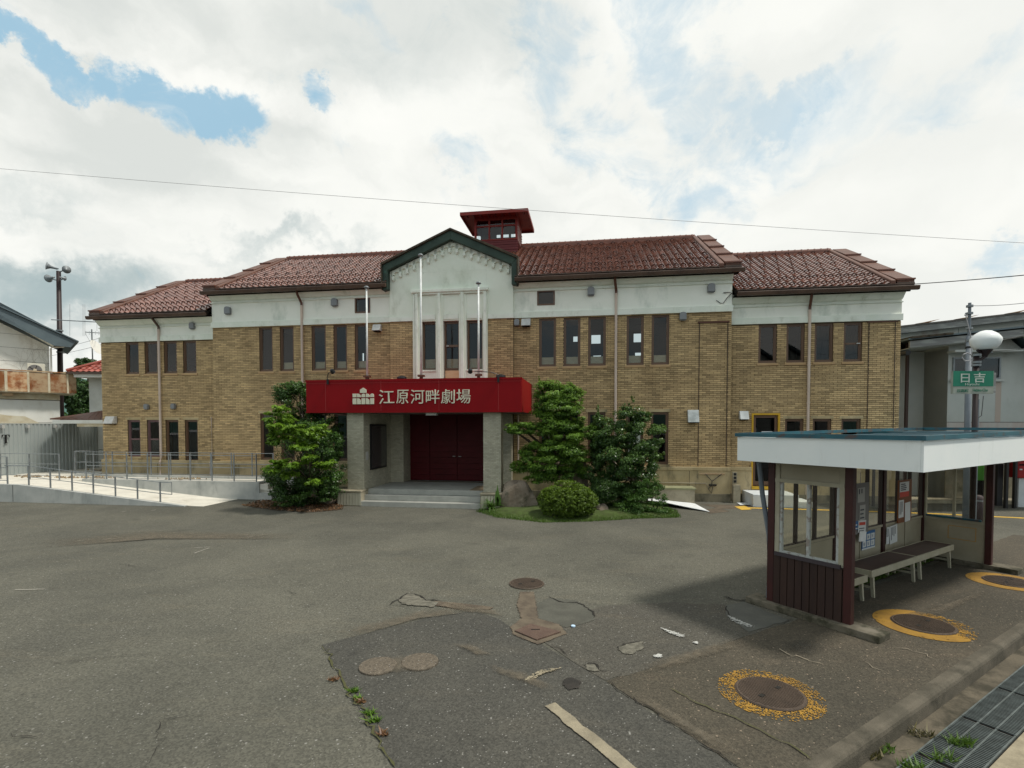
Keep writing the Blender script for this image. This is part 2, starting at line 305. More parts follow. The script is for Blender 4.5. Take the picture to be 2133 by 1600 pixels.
# ------------------------------------------------------------------ mesh helpers
class MB:
    def __init__(s): s.v = []; s.f = []; s.t = []
    def add(s, vs, fs, tint=.5):
        o = len(s.v); s.v += [tuple(map(float, p)) for p in vs]; s.f += [tuple(i+o for i in q) for q in fs]; s.t += [tint]*len(fs); return s
    def box(s, x0, x1, y0, y1, z0, z1, tint=.5):
        vs = [(x, y, z) for z in (z0, z1) for y in (y0, y1) for x in (x0, x1)]
        return s.add(vs, [(0, 2, 3, 1), (4, 5, 7, 6), (0, 1, 5, 4), (2, 6, 7, 3), (0, 4, 6, 2), (1, 3, 7, 5)], tint)
    def hexa(s, b4, t4, tint=.5):
        """bottom quad and top quad, both counter-clockwise from above"""
        return s.add(list(b4)+list(t4), [(3, 2, 1, 0), (4, 5, 6, 7), (0, 1, 5, 4), (1, 2, 6, 5), (2, 3, 7, 6), (3, 0, 4, 7)], tint)
    def prism(s, poly, d, tint=.5):
        """polygon (3-D points) extruded by vector d"""
        n = len(poly); q = [tuple(np.array(p)+np.array(d)) for p in poly]
        return s.add(list(poly)+q, [tuple(range(n)), tuple(range(2*n-1, n-1, -1))]+[(i, i+n, (i+1) % n+n, (i+1) % n) for i in range(n)], tint)
    def tube(s, pts, r, n=8, cap=True, tint=.5):
        pts = [np.array(p, float) for p in pts]; rs = r if isinstance(r, (list, tuple)) else [r]*len(pts)
        vs = []; fs = []
        for i, p in enumerate(pts):
            d = pts[min(i+1, len(pts)-1)]-pts[max(i-1, 0)]; d = d/(np.linalg.norm(d)+1e-9)
            a = np.cross(d, [0, 0, 1.]);
            if np.linalg.norm(a) < .05: a = np.cross(d, [0, 1., 0])
            a /= np.linalg.norm(a); c = np.cross(d, a)
            for k in range(n):
                w = 2*math.pi*k/n; vs.append(p+(a*math.cos(w)+c*math.sin(w))*rs[i])
        for i in range(len(pts)-1):
            for k in range(n): fs.append((i*n+k, i*n+(k+1) % n, (i+1)*n+(k+1) % n, (i+1)*n+k))
        if cap: fs += [tuple(range(n))[::-1], tuple((len(pts)-1)*n+k for k in range(n))]
        return s.add(vs, fs, tint)
    def lathe(s, c, prof, n=20, axis=(0, 0, 1), tint=.5):
        c = np.array(c, float); ax = np.array(axis, float); ax /= np.linalg.norm(ax)
        a = np.cross(ax, [0, 1., 0.3]); a /= np.linalg.norm(a); e = np.cross(ax, a)
        vs = []; fs = []
        for r, h in prof:
            for k in range(n):
                w = 2*math.pi*k/n; vs.append(c+ax*h+(a*math.cos(w)+e*math.sin(w))*r)
        for i in range(len(prof)-1):
            for k in range(n): fs.append((i*n+k, i*n+(k+1) % n, (i+1)*n+(k+1) % n, (i+1)*n+k))
        fs += [tuple(range(n))[::-1], tuple((len(prof)-1)*n+k for k in range(n))]
        return s.add(vs, fs, tint)
    def mesh(s, name, m, smooth=False):
        me = D.meshes.new(name); me.from_pydata(s.v, [], s.f); me.materials.append(m)
        if any(t != .5 for t in s.t):
            at_ = me.attributes.new('tint', 'FLOAT', 'FACE'); at_.data.foreach_set('value', s.t)
        else:
            at_ = me.attributes.new('tint', 'FLOAT', 'FACE'); at_.data.foreach_set('value', [.5]*len(s.f))
        if smooth: me.polygons.foreach_set('use_smooth', [True]*len(s.f))
        me.update(); return me
    def build(s, name, m, parent=None, bevel=0., smooth=False, **tags):
        return link(name, s.mesh(name, m, smooth), parent, bevel, **tags)
def link(name, me, parent=None, bevel=0., loc=None, rotz=None, **tags):
    o = D.objects.new(name, me); COL.objects.link(o)
    if parent: o.parent = parent
    if loc is not None: o.location = loc
    if rotz is not None: o.rotation_euler = (0, 0, rotz)
    if bevel:
        md = o.modifiers.new('edge', 'BEVEL'); md.width = bevel; md.segments = 2; md.limit_method = 'ANGLE'
    for k, v in tags.items():
        if v: o[k] = v
    return o
def thing(name, label, category, loc=(0, 0, 0), deg=0., group=None):
    o = D.objects.new(name, None); COL.objects.link(o); o.location = tuple(map(float, loc)); o.rotation_euler = (0, 0, math.radians(deg))
    o['label'] = label; o['category'] = category
    if group: o['group'] = group
    return o
def copy_tree(o, loc=None, deg=None, parent=None):
    c = o.copy(); COL.objects.link(c); c.parent = parent or (o.parent if parent is None and o.parent is None else parent)
    if loc is not None: c.location = tuple(map(float, loc))
    if deg is not None: c.rotation_euler = (0, 0, math.radians(deg))
    for ch in list(o.children): copy_tree(ch, parent=c)
    return c
def text_mesh(body, h, m, thick=.02, bold=0., w=None):
    """lettering in x-z plane, height h, front towards -y, left-bottom at origin"""
    cu = D.curves.new('lettering', 'FONT'); cu.body = body; cu.extrude = .05; cu.offset = bold; cu.resolution_u = 3
    ob = D.objects.new('lettering', cu); COL.objects.link(ob); bpy.context.view_layer.update()
    dg = bpy.context.evaluated_depsgraph_get(); me = D.meshes.new_from_object(ob.evaluated_get(dg))
    D.objects.remove(ob); D.curves.remove(cu)
    n = len(me.vertices); a = np.empty(n*3); me.vertices.foreach_get('co', a); a = a.reshape(-1, 3)
    lo, hi = a.min(0), a.max(0); k = h/(hi[1]-lo[1]); kx = (w/(hi[0]-lo[0])) if w else k
    q = np.stack([(a[:, 0]-lo[0])*kx, -(a[:, 2]-lo[2])/(hi[2]-lo[2])*thick, (a[:, 1]-lo[1])*k], 1)
    me.vertices.foreach_set('co', q.ravel()); me.materials.clear(); me.materials.append(m); me.update(); return me

def wall_holes(mb, x0, x1, z0, z1, y, thick, holes):
    """wall in x-z with front at y, back at y+thick, rectangular openings with reveals"""
    xs = sorted({x0, x1, *[min(max(h[0], x0), x1) for h in holes], *[min(max(h[1], x0), x1) for h in holes]})
    zs = sorted({z0, z1, *[min(max(h[2], z0), z1) for h in holes], *[min(max(h[3], z0), z1) for h in holes]})
    def solid(i, j):
        if i < 0 or j < 0 or i >= len(xs)-1 or j >= len(zs)-1: return False
        mx, mz = (xs[i]+xs[i+1])/2, (zs[j]+zs[j+1])/2
        return not any(h[0] < mx < h[1] and h[2] < mz < h[3] for h in holes)
    Y = y+thick
    for i in range(len(xs)-1):
        for j in range(len(zs)-1):
            if not solid(i, j): continue
            a, b_, c, d = xs[i], xs[i+1], zs[j], zs[j+1]
            mb.add([(a, y, c), (b_, y, c), (b_, y, d), (a, y, d)], [(0, 1, 2, 3)])
            mb.add([(a, Y, c), (b_, Y, c), (b_, Y, d), (a, Y, d)], [(3, 2, 1, 0)])
            if not solid(i-1, j): mb.add([(a, y, c), (a, y, d), (a, Y, d), (a, Y, c)], [(0, 1, 2, 3)])
            if not solid(i+1, j): mb.add([(b_, y, c), (b_, y, d), (b_, Y, d), (b_, Y, c)], [(3, 2, 1, 0)])
            if not solid(i, j-1): mb.add([(a, y, c), (b_, y, c), (b_, Y, c), (a, Y, c)], [(3, 2, 1, 0)])
            if not solid(i, j+1): mb.add([(a, y, d), (b_, y, d), (b_, Y, d), (a, Y, d)], [(0, 1, 2, 3)])
    return mb

# ------------------------------------------------------------------ the theatre (local frame of its front wall)
O = ground(1460, 1044); O[2] = 0
FR = Frame(O, -8.7); P = FR.pix
TH = thing('theatre_building', 'long two-storey tan brick theatre with red tiled roofs, white upper band and red entrance canopy', 'building', O, -8.7)
LEDGE, BT, SILL = 1.17, 6.40, 4.66      # ledge, top of the brick, foot of the upper windows
WL, WR = -23.71, 6.19                      # wing ends
CL, CRt = -18.37, .92                      # main block ends
YW = .25                                   # wings stand back
BTW = 6.0
def wbox(us, vs, off): 
    x0 = P(us[0], vs[0], off)[0]; x1 = P(us[1], vs[0], off)[0]; z1 = P(us[0], vs[0], off)[1]; z0 = P(us[0], vs[1], off)[1]
    return x0, x1, z0, z1
upC = [(540, 568), (583, 612), (649, 679), (695, 723), (739, 767), (1123, 1158), (1174, 1209), (1225, 1262), (1305, 1341), (1357, 1394)]
WIN = []          # (x0,x1,z0,z1,yface,kind)
for (a_, c_) in upC:
    x0 = P(a_, 720)[0]; x1 = P(c_, 720)[0]
    WIN.append((x0, x1, SILL, BT-.03, 0, 'up')); WIN.append((x0, x1, 1.24, 3.04, 0, 'low'))
for (a_, c_) in [(262, 289), (301, 328), (341, 368), (381, 409)]:
    x0 = P(a_, 740, -YW)[0]; x1 = P(c_, 740, -YW)[0]; WIN.append((x0, x1, SILL+.02, BTW-.03, YW, 'upw'))
for i, (a_, c_) in enumerate([(266, 292), (306, 332), (345, 372), (385, 412)]):
    x0 = P(a_, 900, -YW)[0]; x1 = P(c_, 900, -YW)[0]; WIN.append((x0, x1, 1.28 if i < 2 else 1.12, 2.80, YW, 'mauve' if i < 2 else 'low'))
for i, (a_, c_) in enumerate([(1580, 1618), (1638, 1676), (1696.5, 1735.7), (1757, 1796)]):
    x0 = P(a_, 720, -YW)[0]; x1 = P(c_, 720, -YW)[0]; WIN.append((x0, x1, SILL+.02, BTW-.03, YW, 'sash' if i == 3 else 'upw'))
for (a_, c_) in [(1635, 1674), (1693, 1732), (1752.5, 1793)]:
    x0 = P(a_, 880, -YW)[0]; x1 = P(c_, 880, -YW)[0]; WIN.append((x0, x1, 1.28, 2.80, YW, 'low'))
dx0, dx1 = P(1569, 900, -YW)[0], P(1620, 900, -YW)[0]
DOORH = (dx0, dx1, .45, 2.93)
GAB = (-11.02, -6.45)                      # gabled bay
bayw = [(P(880, 720, .1)[0], P(909, 720, .1)[0]), (P(925, 720, .1)[0], P(957, 720, .1)[0]), (P(973, 720, .1)[0], P(1006, 720, .1)[0])]
PORT = (-10.5, -7.0, .5, 3.02)

# walls ---------------------------------------------------------------
holesC = [w[:4] for w in WIN if w[4] == 0] + [PORT] + [(a_, c_, 3.6 if i == 1 else SILL-.02, 6.34) for i, (a_, c_) in enumerate(bayw)]
sq = [(P(740, 640)[0], P(772, 640)[0], P(740, 653)[1], P(740, 621)[1]), (P(1119, 620)[0], P(1156, 620)[0], P(1119, 637)[1], P(1119, 606)[1])]
holesW = [w[:4] for w in WIN if w[4] == YW] + [DOORH]
mb = MB(); wall_holes(mb, CL, CRt, 0, BT, .012, .26, holesC); mb.build('brick_wall', M_mortar, TH, label='mortar bed of the main block behind its tan bricks')
for x0, x1 in ((WL, CL), (CRt, WR)):
    mb = MB(); wall_holes(mb, x0, x1, 0, BTW, YW+.012, .26, holesW); mb.build('brick_wall', M_mortar, TH, label='mortar bed of the end wing behind its tan bricks')
mb = MB(); wall_holes(mb, CL, CRt, BT, 7.75, -.03, .28, sq); mb.build('white_band', M_white, TH, label='white rendered band of the main block under the eaves')
for x0, x1 in ((WL, CL), (CRt, WR)):
    MB().box(x0, x1, YW-.03, YW+.24, BTW, 7.0).build('white_band', M_white, TH, label='white rendered band of the end wing under the eaves')
# end walls, back wall, floors (seen through the panes)
YB = 8.2
def gable_end(x, x2, yf, ze, yr, zr):
    MB().prism([(x, yf+.27, 0), (x, YB, 0), (x, YB, ze), (x, yr, zr), (x, yf+.27, ze)], (x2-x, 0, 0)).build('end_wall', M_inter if False else M_plinth, TH)
gable_end(WL, WL+.2, YW, 7.0, 4.2, 9.2); gable_end(WR-.2, WR, YW, 7.0, 4.2, 9.2)
gable_end(CL+.01, CL+.2, 0, 7.7, 4.2, 10.1); gable_end(CRt-.2, CRt-.01, 0, 7.7, 4.2, 10.1)
rear = [(x, x+.62, 5.35, 5.95) for x in (-17.2, -13.9, -9.4, -4.75, -3.2, -.9, 2.0, 4.0)] + [(x+.15, x+.7, 4.35, 4.8) for x in (-3.3, -4.9, -9.3, -14.2)] + [(-20, -18.5, 1.2, 2.6), (-14, -13, 1.2, 2.4), (-2, -1, 1.2, 2.4)]
def rr(u0, v0, u1, v1):
    return (P(u0, v0, -YB)[0], P(u1, v0, -YB)[0], P(u0, v1, -YB)[1], P(u0, v0, -YB)[1])
rear = [rr(1232, 697, 1251, 716), rr(1320, 694, 1338, 713), rr(1323, 734, 1338, 747), rr(1194, 700, 1203, 712), rr(1236, 740, 1252, 752), rr(890, 700, 897, 716), rr(660, 735, 668, 760), rr(752, 735, 758, 752)]+[(-20, -18.5, 1.2, 2.6), (-14, -13, 1.2, 2.4), (-2, -1, 1.2, 2.4)]
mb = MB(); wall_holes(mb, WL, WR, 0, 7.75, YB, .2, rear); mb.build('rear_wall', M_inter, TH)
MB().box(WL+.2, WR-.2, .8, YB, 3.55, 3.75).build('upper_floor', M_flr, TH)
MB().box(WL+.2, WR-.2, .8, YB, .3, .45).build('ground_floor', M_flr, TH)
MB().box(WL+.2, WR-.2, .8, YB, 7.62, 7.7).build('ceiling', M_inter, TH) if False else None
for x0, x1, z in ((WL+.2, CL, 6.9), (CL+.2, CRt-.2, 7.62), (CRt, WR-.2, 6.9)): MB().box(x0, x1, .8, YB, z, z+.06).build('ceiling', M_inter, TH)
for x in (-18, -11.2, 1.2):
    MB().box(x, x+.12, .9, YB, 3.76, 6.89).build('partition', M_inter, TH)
# plinth and ledge
def plinth(x0, x1, y, holes):
    segs = [x0] + sum([[h[0], h[1]] for h in sorted(holes)], []) + [x1]
    for a_, c_ in zip(segs[::2], segs[1::2]):
        MB().box(a_, c_, y-.09, y+.01, 0, LEDGE-.121).build('plinth', M_plinth, TH)
        MB().box(a_, c_, y-.115, y+.005, LEDGE-.12, LEDGE).build('plinth_ledge', M_plinth, TH, bevel=.012)
    x = x0+1.1
    while x < x1-.3:
        if not any(h[0]-.1 < x < h[1]+.1 for h in holes): MB().box(x, x+.012, y-.094, y-.088, .42, LEDGE-.13).build('joint', M_crack, TH)
        x += 1.35+.2*random.random()
plinth(CL, CRt, 0, [(-11.5, -6.5, 0, 3)]); plinth(WL, CL, YW, []); plinth(CRt, WR, YW, [(dx0-.06, dx1+.06, .4, 3)])

M_base = mat('dark_base_course', (.16, .145, .10), (.22, .19, .13), 3, .95, fine=.2, stain=((.07, .065, .045), 2.5, .45, .7, (1, 1, .5)))
for x0, x1, y in ((CL, -11.6, 0), (-6.4, CRt, 0), (CRt+.002, dx0-.07, YW), (dx1+.07, WR, YW)): MB().box(x0, x1, y-.125, y-.091, 0, .27).build('base_course', M_base, TH, bevel=.008)
# bricks ---------------------------------------------------------------
BW, BH, CO = .235, .052, .0655
brick_meshes = []
for k in range(8):
    t = MB(); t.box(0, 1, 0, 1, 0, 1, tint=(k+.5)/8); me = t.mesh('brick', M_brick); brick_meshes.append(me)
placed = []; stuff = MB()
def fill(x0, x1, z0, z1, y, holes):
    r = 0; z = z0+.008
    while z+BH < z1+.01:
        x = x0 - (BW/2 if r % 2 else 0)
        while x < x1:
            a_, c_ = max(x, x0), min(x+BW-.011, x1); x += BW
            segs = [(a_, c_)]
            for h in holes:
                if h[2] < z+BH*.6 and h[3] > z+BH*.4:
                    ns = []
                    for p_, q_ in segs:
                        if h[1] <= p_ or h[0] >= q_: ns.append((p_, q_)); continue
                        if h[0] > p_: ns.append((p_, h[0]))
                        if h[1] < q_: ns.append((h[1], q_))
                    segs = ns
            for p_, q_ in segs:
                if q_-p_ > .012: placed.append((p_, q_, y, z, min(1, max(0, random.gauss(.5, .27)))))
        z += CO; r += 1
fill(CL, GAB[0], LEDGE, BT, 0, holesC); fill(GAB[1], CRt, LEDGE, BT, 0, holesC)
fill(WL, CL, LEDGE, BTW, YW, holesW); fill(CRt, WR, LEDGE, BTW, YW, holesW)
TRIM = (P(861, 700, .15)[0], P(1016, 700, .15)[0])
fill(GAB[0], TRIM[0], 3.3, BT, -.12, []); fill(TRIM[1], GAB[1], 3.3, BT, -.12, [])
MB().box(GAB[0], TRIM[0], -.11, .01, 3.3, BT).build('bay_pier', M_mortar, TH); MB().box(TRIM[1], GAB[1], -.11, .01, 3.3, BT).build('bay_pier', M_mortar, TH)
# brick returns are part of the stuff; the 300 nearest bricks are single parts
placed.sort(key=lambda q: -(q[0]+3*(1.6 < q[3] < 6)) if q[0] < WR else 0)
nsingle = 0
for (p_, q_, y, z, t) in placed:
    if nsingle < 300 and p_ > CRt and q_-p_ > .2:
        o = D.objects.new('brick', brick_meshes[int(t*7.99)]); COL.objects.link(o); o.parent = TH
        o.location = (p_, y-.002-.004*t, z); o.scale = (q_-p_, .02, BH); nsingle += 1
    else: stuff.box(p_, q_, y-.002-.005*((t*7) % 1), y+.018, z, z+BH, tint=t)
stuff.build('bricks', M_brick, TH, kind='stuff', label='courses of narrow tan and brown bricks')

def pane(x0, x1, y, z0, z1, m, par, t=.006):
    c = ((x0+x1)/2, y+t/2, (z0+z1)/2); o = MB().box(x0-c[0], x1-c[0], -t/2, t/2, z0-c[2], z1-c[2]).build('pane', m, par); o.location = c
    o.rotation_euler = (random.gauss(0, .010), 0, random.gauss(0, .012)); return o
# windows --------------------------------------------------------------
def window(x0, x1, z0, z1, y, kind, n):
    fm = M_mauve if kind == 'mauve' else M_frame
    fr = MB(); w = .055; d0, d1 = y+.05, y+.13
    fr.box(x0, x0+w, d0, d1, z0, z1); fr.box(x1-w, x1, d0, d1, z0, z1); fr.box(x0+w, x1-w, d0, d1, z1-w, z1); fr.box(x0+w, x1-w, d0, d1, z0, z0+w)
    w2 = .03; a_, c_, e_, g_ = x0+w, x1-w, z0+w, z1-w
    fr.box(a_, a_+w2, d0+.02, d1-.01, e_, g_); fr.box(c_-w2, c_, d0+.02, d1-.01, e_, g_); fr.box(a_+w2, c_-w2, d0+.02, d1-.01, g_-w2, g_); fr.box(a_+w2, c_-w2, d0+.02, d1-.01, e_, e_+w2)
    zm = None
    if kind in ('mauve', 'sash'):
        zm = z0+(z1-z0)*(.48 if kind == 'mauve' else .46); fr.box(a_+w2, c_-w2, d0+.01, d1-.005, zm-.03, zm+.03)
    W_ = fr.build('window', fm, TH)
    if zm:
        pane(a_+w2-.01, c_-w2+.01, d0+.04, e_+w2-.01, zm-.025, M_glassf if kind == 'mauve' else M_glass, W_)
        pane(a_+w2-.01, c_-w2+.01, d0+.04, zm+.025, g_-w2+.01, M_glass, W_)
        if kind == 'sash': MB().box(x1-.16, x1-.05, d0-.03, d0, zm-.015, zm+.015).build('handle', M_ventl, W_)
    else:
        pane(a_+w2-.01, c_-w2+.01, d0+.04, e_+w2-.01, g_-w2+.01, M_glass, W_)
    if kind in ('up', 'upw', 'sash'):
        MB().box(x0-.05, x1+.05, y-.035, y+.05, z0-.09, z0-.003).build('sill', M_sill, W_, bevel=.008)
    if kind == 'up' and n > 0:
        MB().box(x0+.01, x1-.01, y+.14, y+.17, z0, z0+.34).build('inner_board', M_wood, W_)
    if kind in ('low', 'mauve'):
        MB().box(x0-.06, x1+.06, y-.012, y+.03, z1+.003, z1+.10).build('lintel', M_plinth, W_)
        MB().box(x0-.03, x1+.03, y-.03, y+.05, z0-.06, z0-.003).build('sill', M_plinth, W_)
    return W_
for n, w in enumerate(WIN): window(*w, n)
for (x0, x1, z0, z1) in sq:
    fr = MB(); w = .05; fr.box(x0, x0+w, -.045, .06, z0, z1); fr.box(x1-w, x1, -.045, .06, z0, z1); fr.box(x0+w, x1-w, -.045, .06, z0, z0+w); fr.box(x0+w, x1-w, -.045, .06, z1-w, z1)
    W_ = fr.build('window', M_frame, TH); MB().box(x0+w-.01, x1-w+.01, .02, .026, z0+w-.01, z1-w+.01).build('pane', M_glass, W_)
for i, (x0, x1) in enumerate(bayw):
    z0 = SILL-.06; z1 = 6.32; fr = MB(); w = .06; y = -.03
    fr.box(x0, x0+w, y, y+.08, z0, z1); fr.box(x1-w, x1, y, y+.08, z0, z1); fr.box(x0+w, x1-w, y, y+.08, z1-w, z1); fr.box(x0+w, x1-w, y, y+.08, z0, z0+w)
    if i == 1: fr.box(x0+w, x1-w, y, y+.07, 5.42, 5.50); fr.box(x0, x1, y+.02, y+.07, 3.6, z0-.002)
    W_ = fr.build('window', M_frame, TH, label='glazed door leaf with plywood foot' if i == 1 else None)
    MB().box(x0+w-.01, x1-w+.01, y+.04, y+.046, z0+w-.01, z1-w+.01).build('pane', M_glass, W_)
    MB().box(x0+.02, x1-.02, .06, .09, 4.55, 5.0).build('inner_board', M_wood, W_)
    if i == 1: MB().box(x0+.02, x1-.02, y-.01, y+.015, 3.62, z0-.03).build('plywood_sheet', M_wood, W_); MB().box(x0+.08, x0+.17, y-.06, y-.02, 5.44, 5.47).build('handle', M_ventl, W_)
# yellow framed side door
fr = MB(); fr.box(dx0-.06, dx0+.0, YW-.03, YW+.1, .45, 2.99); fr.box(dx1, dx1+.06, YW-.03, YW+.1, .45, 2.99); fr.box(dx0, dx1, YW-.03, YW+.1, 2.93, 2.99); fr.box(dx0-.06, dx1+.06, YW-.13, YW-.031, .42, .52)
DR = fr.build('door', M_gold, TH, label='side door in a yellow frame')
lf = MB(); lf.box(dx0+.002, dx0+.09, YW+.04, YW+.09, .53, 2.925); lf.box(dx1-.09, dx1-.002, YW+.04, YW+.09, .53, 2.925); lf.box(dx0+.09, dx1-.09, YW+.04, YW+.09, 2.84, 2.925); lf.box(dx0+.09, dx1-.09, YW+.04, YW+.09, .53, .68); lf.box(dx0+.09, dx1-.09, YW+.04, YW+.09, 2.18, 2.26)
lf.build('leaf_frame', M_frame, DR); MB().box(dx0+.08, dx1-.08, YW+.06, YW+.066, .67, 2.85).build('pane', M_glass, DR)
MB().box(dx0+.28, dx0+.62, YW+.03, YW+.055, 2.30, 2.38).build('sign_plate', M_paper, DR)

# white band mouldings ---------------------------------------------------
def mould(x0, x1, y, zb, ze):
    MB().box(x0-.03, x1+.03, y-.075, y-.031, zb-.02, zb+.19).build('lower_moulding', M_white2, TH, bevel=.008)
    MB().box(x0-.02, x1+.02, y-.075, y-.031, ze-.29, ze-.26).build('cornice_fillet', M_white2, TH)
    MB().prism([(x0, y-.031, ze-.20), (x0, y-.10, ze-.16), (x0, y-.16, ze-.09), (x0, y-.24, ze), (x0, y-.031, ze)], (x1-x0, 0, 0)).build('cornice', M_white2, TH)
mould(CL, GAB[0]-.002, 0, BT, 7.60); mould(GAB[1]+.002, CRt, 0, BT, 7.60); mould(WL, CL-.035, YW, BTW, 6.84); mould(CRt+.035, WR, YW, BTW, 6.84)

# roofs ------------------------------------------------------------------
SL = .557; CA = 1/math.sqrt(1+SL*SL); SA = SL*CA
TP, TE = .235, .196
def tileprof(t): return .050*(0.5+0.5*math.cos(2*math.pi*t))**1.6
def tile_geo(mbx, x, y, z, tint, w=TP, e=TE):
    """one tile, lower-left corner x,y,z; slope runs towards +y"""
    n = 7; top0 = []; top1 = []; fr0 = []
    for i in range(n+1):
        t = i/n; h = tileprof(t)
        def pt(vv, hh): return (x+t*w, y+vv*CA-hh*SA, z+vv*SA+hh*CA)
        top0.append(pt(0, h+.022)); top1.append(pt(e*1.04, h)); fr0.append(pt(0, h-.006))
    vs = top0+top1+fr0; m_ = n+1; fs = []
    for i in range(n): fs.append((i, i+1, m_+i+1, m_+i)); fs.append((2*m_+i, 2*m_+i+1, i+1, i))
    mbx.add(vs, fs, tint)
tile_meshes = []
for k in range(8):
    t = MB(); tile_geo(t, 0, 0, 0, (k+.5)/8); tile_meshes.append(t.mesh('roof_tile', M_tile, False))
def roof(x0, x1, ye, ze, yr, skip, single, tilemat, name, guards=True, capL=True, capR=True):
    """front slope from eave (ye, ze) up to ridge at y=yr; back slope mirrored"""
    zr = ze+(yr-ye)*SL; b_ = .05
    rm = MB()
    for a_, c_, y0 in ([(x0, GAB[0]-.14, ye), (GAB[0]-.14, GAB[1]+.14, 1.3), (GAB[1]+.14, x1, ye)] if skip else [(x0, x1, ye)]):
        z0 = ze+(y0-ye)*SL
        rm.prism([(a_, y0, z0-.06), (a_, yr, zr-.06), (a_, 2*yr-ye, ze-.06), (a_, 2*yr-ye, ze-.16), (a_, yr, zr-.16), (a_, y0, z0-.16)][::-1], (c_-a_, 0, 0))
    R_ = rm.build('roof', M_dark, TH, label=name)
    xi0, xi1 = x0+(.72 if capL else 0), x1-(.72 if capR else 0)
    ncol = int((xi1-xi0)/TP); wcol = (xi1-xi0)/ncol; L = math.hypot(yr-ye, zr-ze)-.10; nrow = int(L/TE); ex = L/nrow
    st = MB(); gd = MB(); cnt = 0
    for r in range(nrow):
        for c in range(ncol):
            x = xi0+c*wcol; y = ye+r*ex*CA; z = ze+r*ex*SA-.03
            if skip and skip(x+wcol/2, y): continue
            t = min(1, max(0, random.gauss(.5, .24)))
            jy = random.uniform(-.002, .002)
            if single and cnt < 300 and x > single:
                o = D.objects.new('roof_tile', tile_meshes[int(t*7.99)]); COL.objects.link(o); o.parent = TH; o.location = (x, y, z+jy); o.scale = (wcol/TP, 1, 1); cnt += 1
            else: tile_geo(st, x, y, z+jy, t, wcol, ex)
            if guards and (r in (1, 5) or (r in (9, 14, 19, 24) and (c + (r//5)) % 2 == 0)):
                cxx = x+wcol*.5; pts = []
                for q in range(6):
                    w_ = math.pi*q/5; hh = .03+.07*math.sin(w_); dx = -.075*math.cos(w_)
                    pts.append((cxx+dx, y+.06*CA-hh*SA, z+.06*SA+hh*CA+.02))
                gd.tube(pts, .017, 5)
    st.build('roof_tiles', tilemat, R_, kind='stuff', label='rows of glazed red brown roof tiles')
    if guards: gd.build('snow_guards', M_guard, R_, kind='stuff')
    # back slope, plain
    MB().prism([(x0+.1, yr, zr-.055), (x0+.1, 2*yr-ye, ze-.055), (x0+.1, 2*yr-ye, ze+.0), (x0+.1, yr, zr+.0)], (x1-x0-.2, 0, 0)).build('rear_slope', M_ridge, R_)
    # ridge
    rg = MB(); rg.box(xi0-.1, xi1+.1, yr-.13, yr+.13, zr-.10, zr+.035); rg.tube([(xi0-.12, yr, zr+.045), (xi1+.12, yr, zr+.045)], .085, 10)
    x = xi0
    while x < xi1: rg.tube([(x, yr, zr+.045), (x+.035, yr, zr+.045)], .105, 8); x += wcol
    if not skip or True:
        rg.build('ridge_cap', M_ridge, R_)
    # verge: rounded inner roll and stepped flat caps
    for side, on in ((0, capL), (1, capR)):
        if not on: continue
        a_ = x0+.52 if side == 0 else x1-.72; w_ = .20
        MB().hexa([(a_, ye-.02, ze-.06), (a_+w_, ye-.02, ze-.06), (a_+w_, yr, zr-.06), (a_, yr, zr-.06)], [(a_+.02, ye-.02, ze+.10), (a_+w_-.02, ye-.02, ze+.10), (a_+w_-.02, yr, zr+.10), (a_+.02, yr, zr+.10)]).build('verge_roll', M_verge, R_, bevel=.03)
        p0, p1 = (x0, x0+.50) if side == 0 else (x1-.50, x1); npc = 4
        for q in range(npc):
            ya = ye+(yr-ye)*q/npc; yb_ = ye+(yr-ye)*(q+1)/npc+.03; za = ze+(ya-ye)*SL; zb_ = ze+(yb_-ye)*SL; hi = .085
            MB().hexa([(p0, ya, za+.02), (p1, ya, za+.02), (p1, yb_, zb_+.02), (p0, yb_, zb_+.02)], [(p0, ya, za+hi+.045), (p1, ya, za+hi+.045), (p1, yb_, zb_+hi), (p0, yb_, zb_+hi)]).build('verge_cap', M_verge, R_, bevel=.012)
            MB().box(p0-.015, p1+.015, ya-.03, ya+.02, za+hi+.01, za+hi+.058).build('verge_lip', M_ridge, R_)
        MB().box(p0, p1, ye-.01, ye+.12, ze-.06, ze+.02).build('verge_foot', M_gutter, R_)
    return R_
def gskip(x, y):
    # tiles hidden by the gable
    if not (GAB[0]-.12 < x < GAB[1]+.25): return False
    zt = 8.30+(1-abs(x-(GAB[0]+GAB[1])/2)/2.4)*1.15
    return 7.785+(y+.42)*SL < zt and y < 3.1
roof(-18.42, 1.10, -.42, 7.785, 4.2, gskip, None, M_tile, 'red tiled gable roof of the main block')
roof(WL-.04, CL-.05, YW-.45, 7.07, 4.2, None, None, M_tile, 'lower red tiled roof of the far wing', capR=False, guards=True)
roof(CRt+.05, WR+.12, YW-.45, 7.07, 4.2, None, CRt, M_tile, 'lower red tiled roof of the near wing', capL=False)
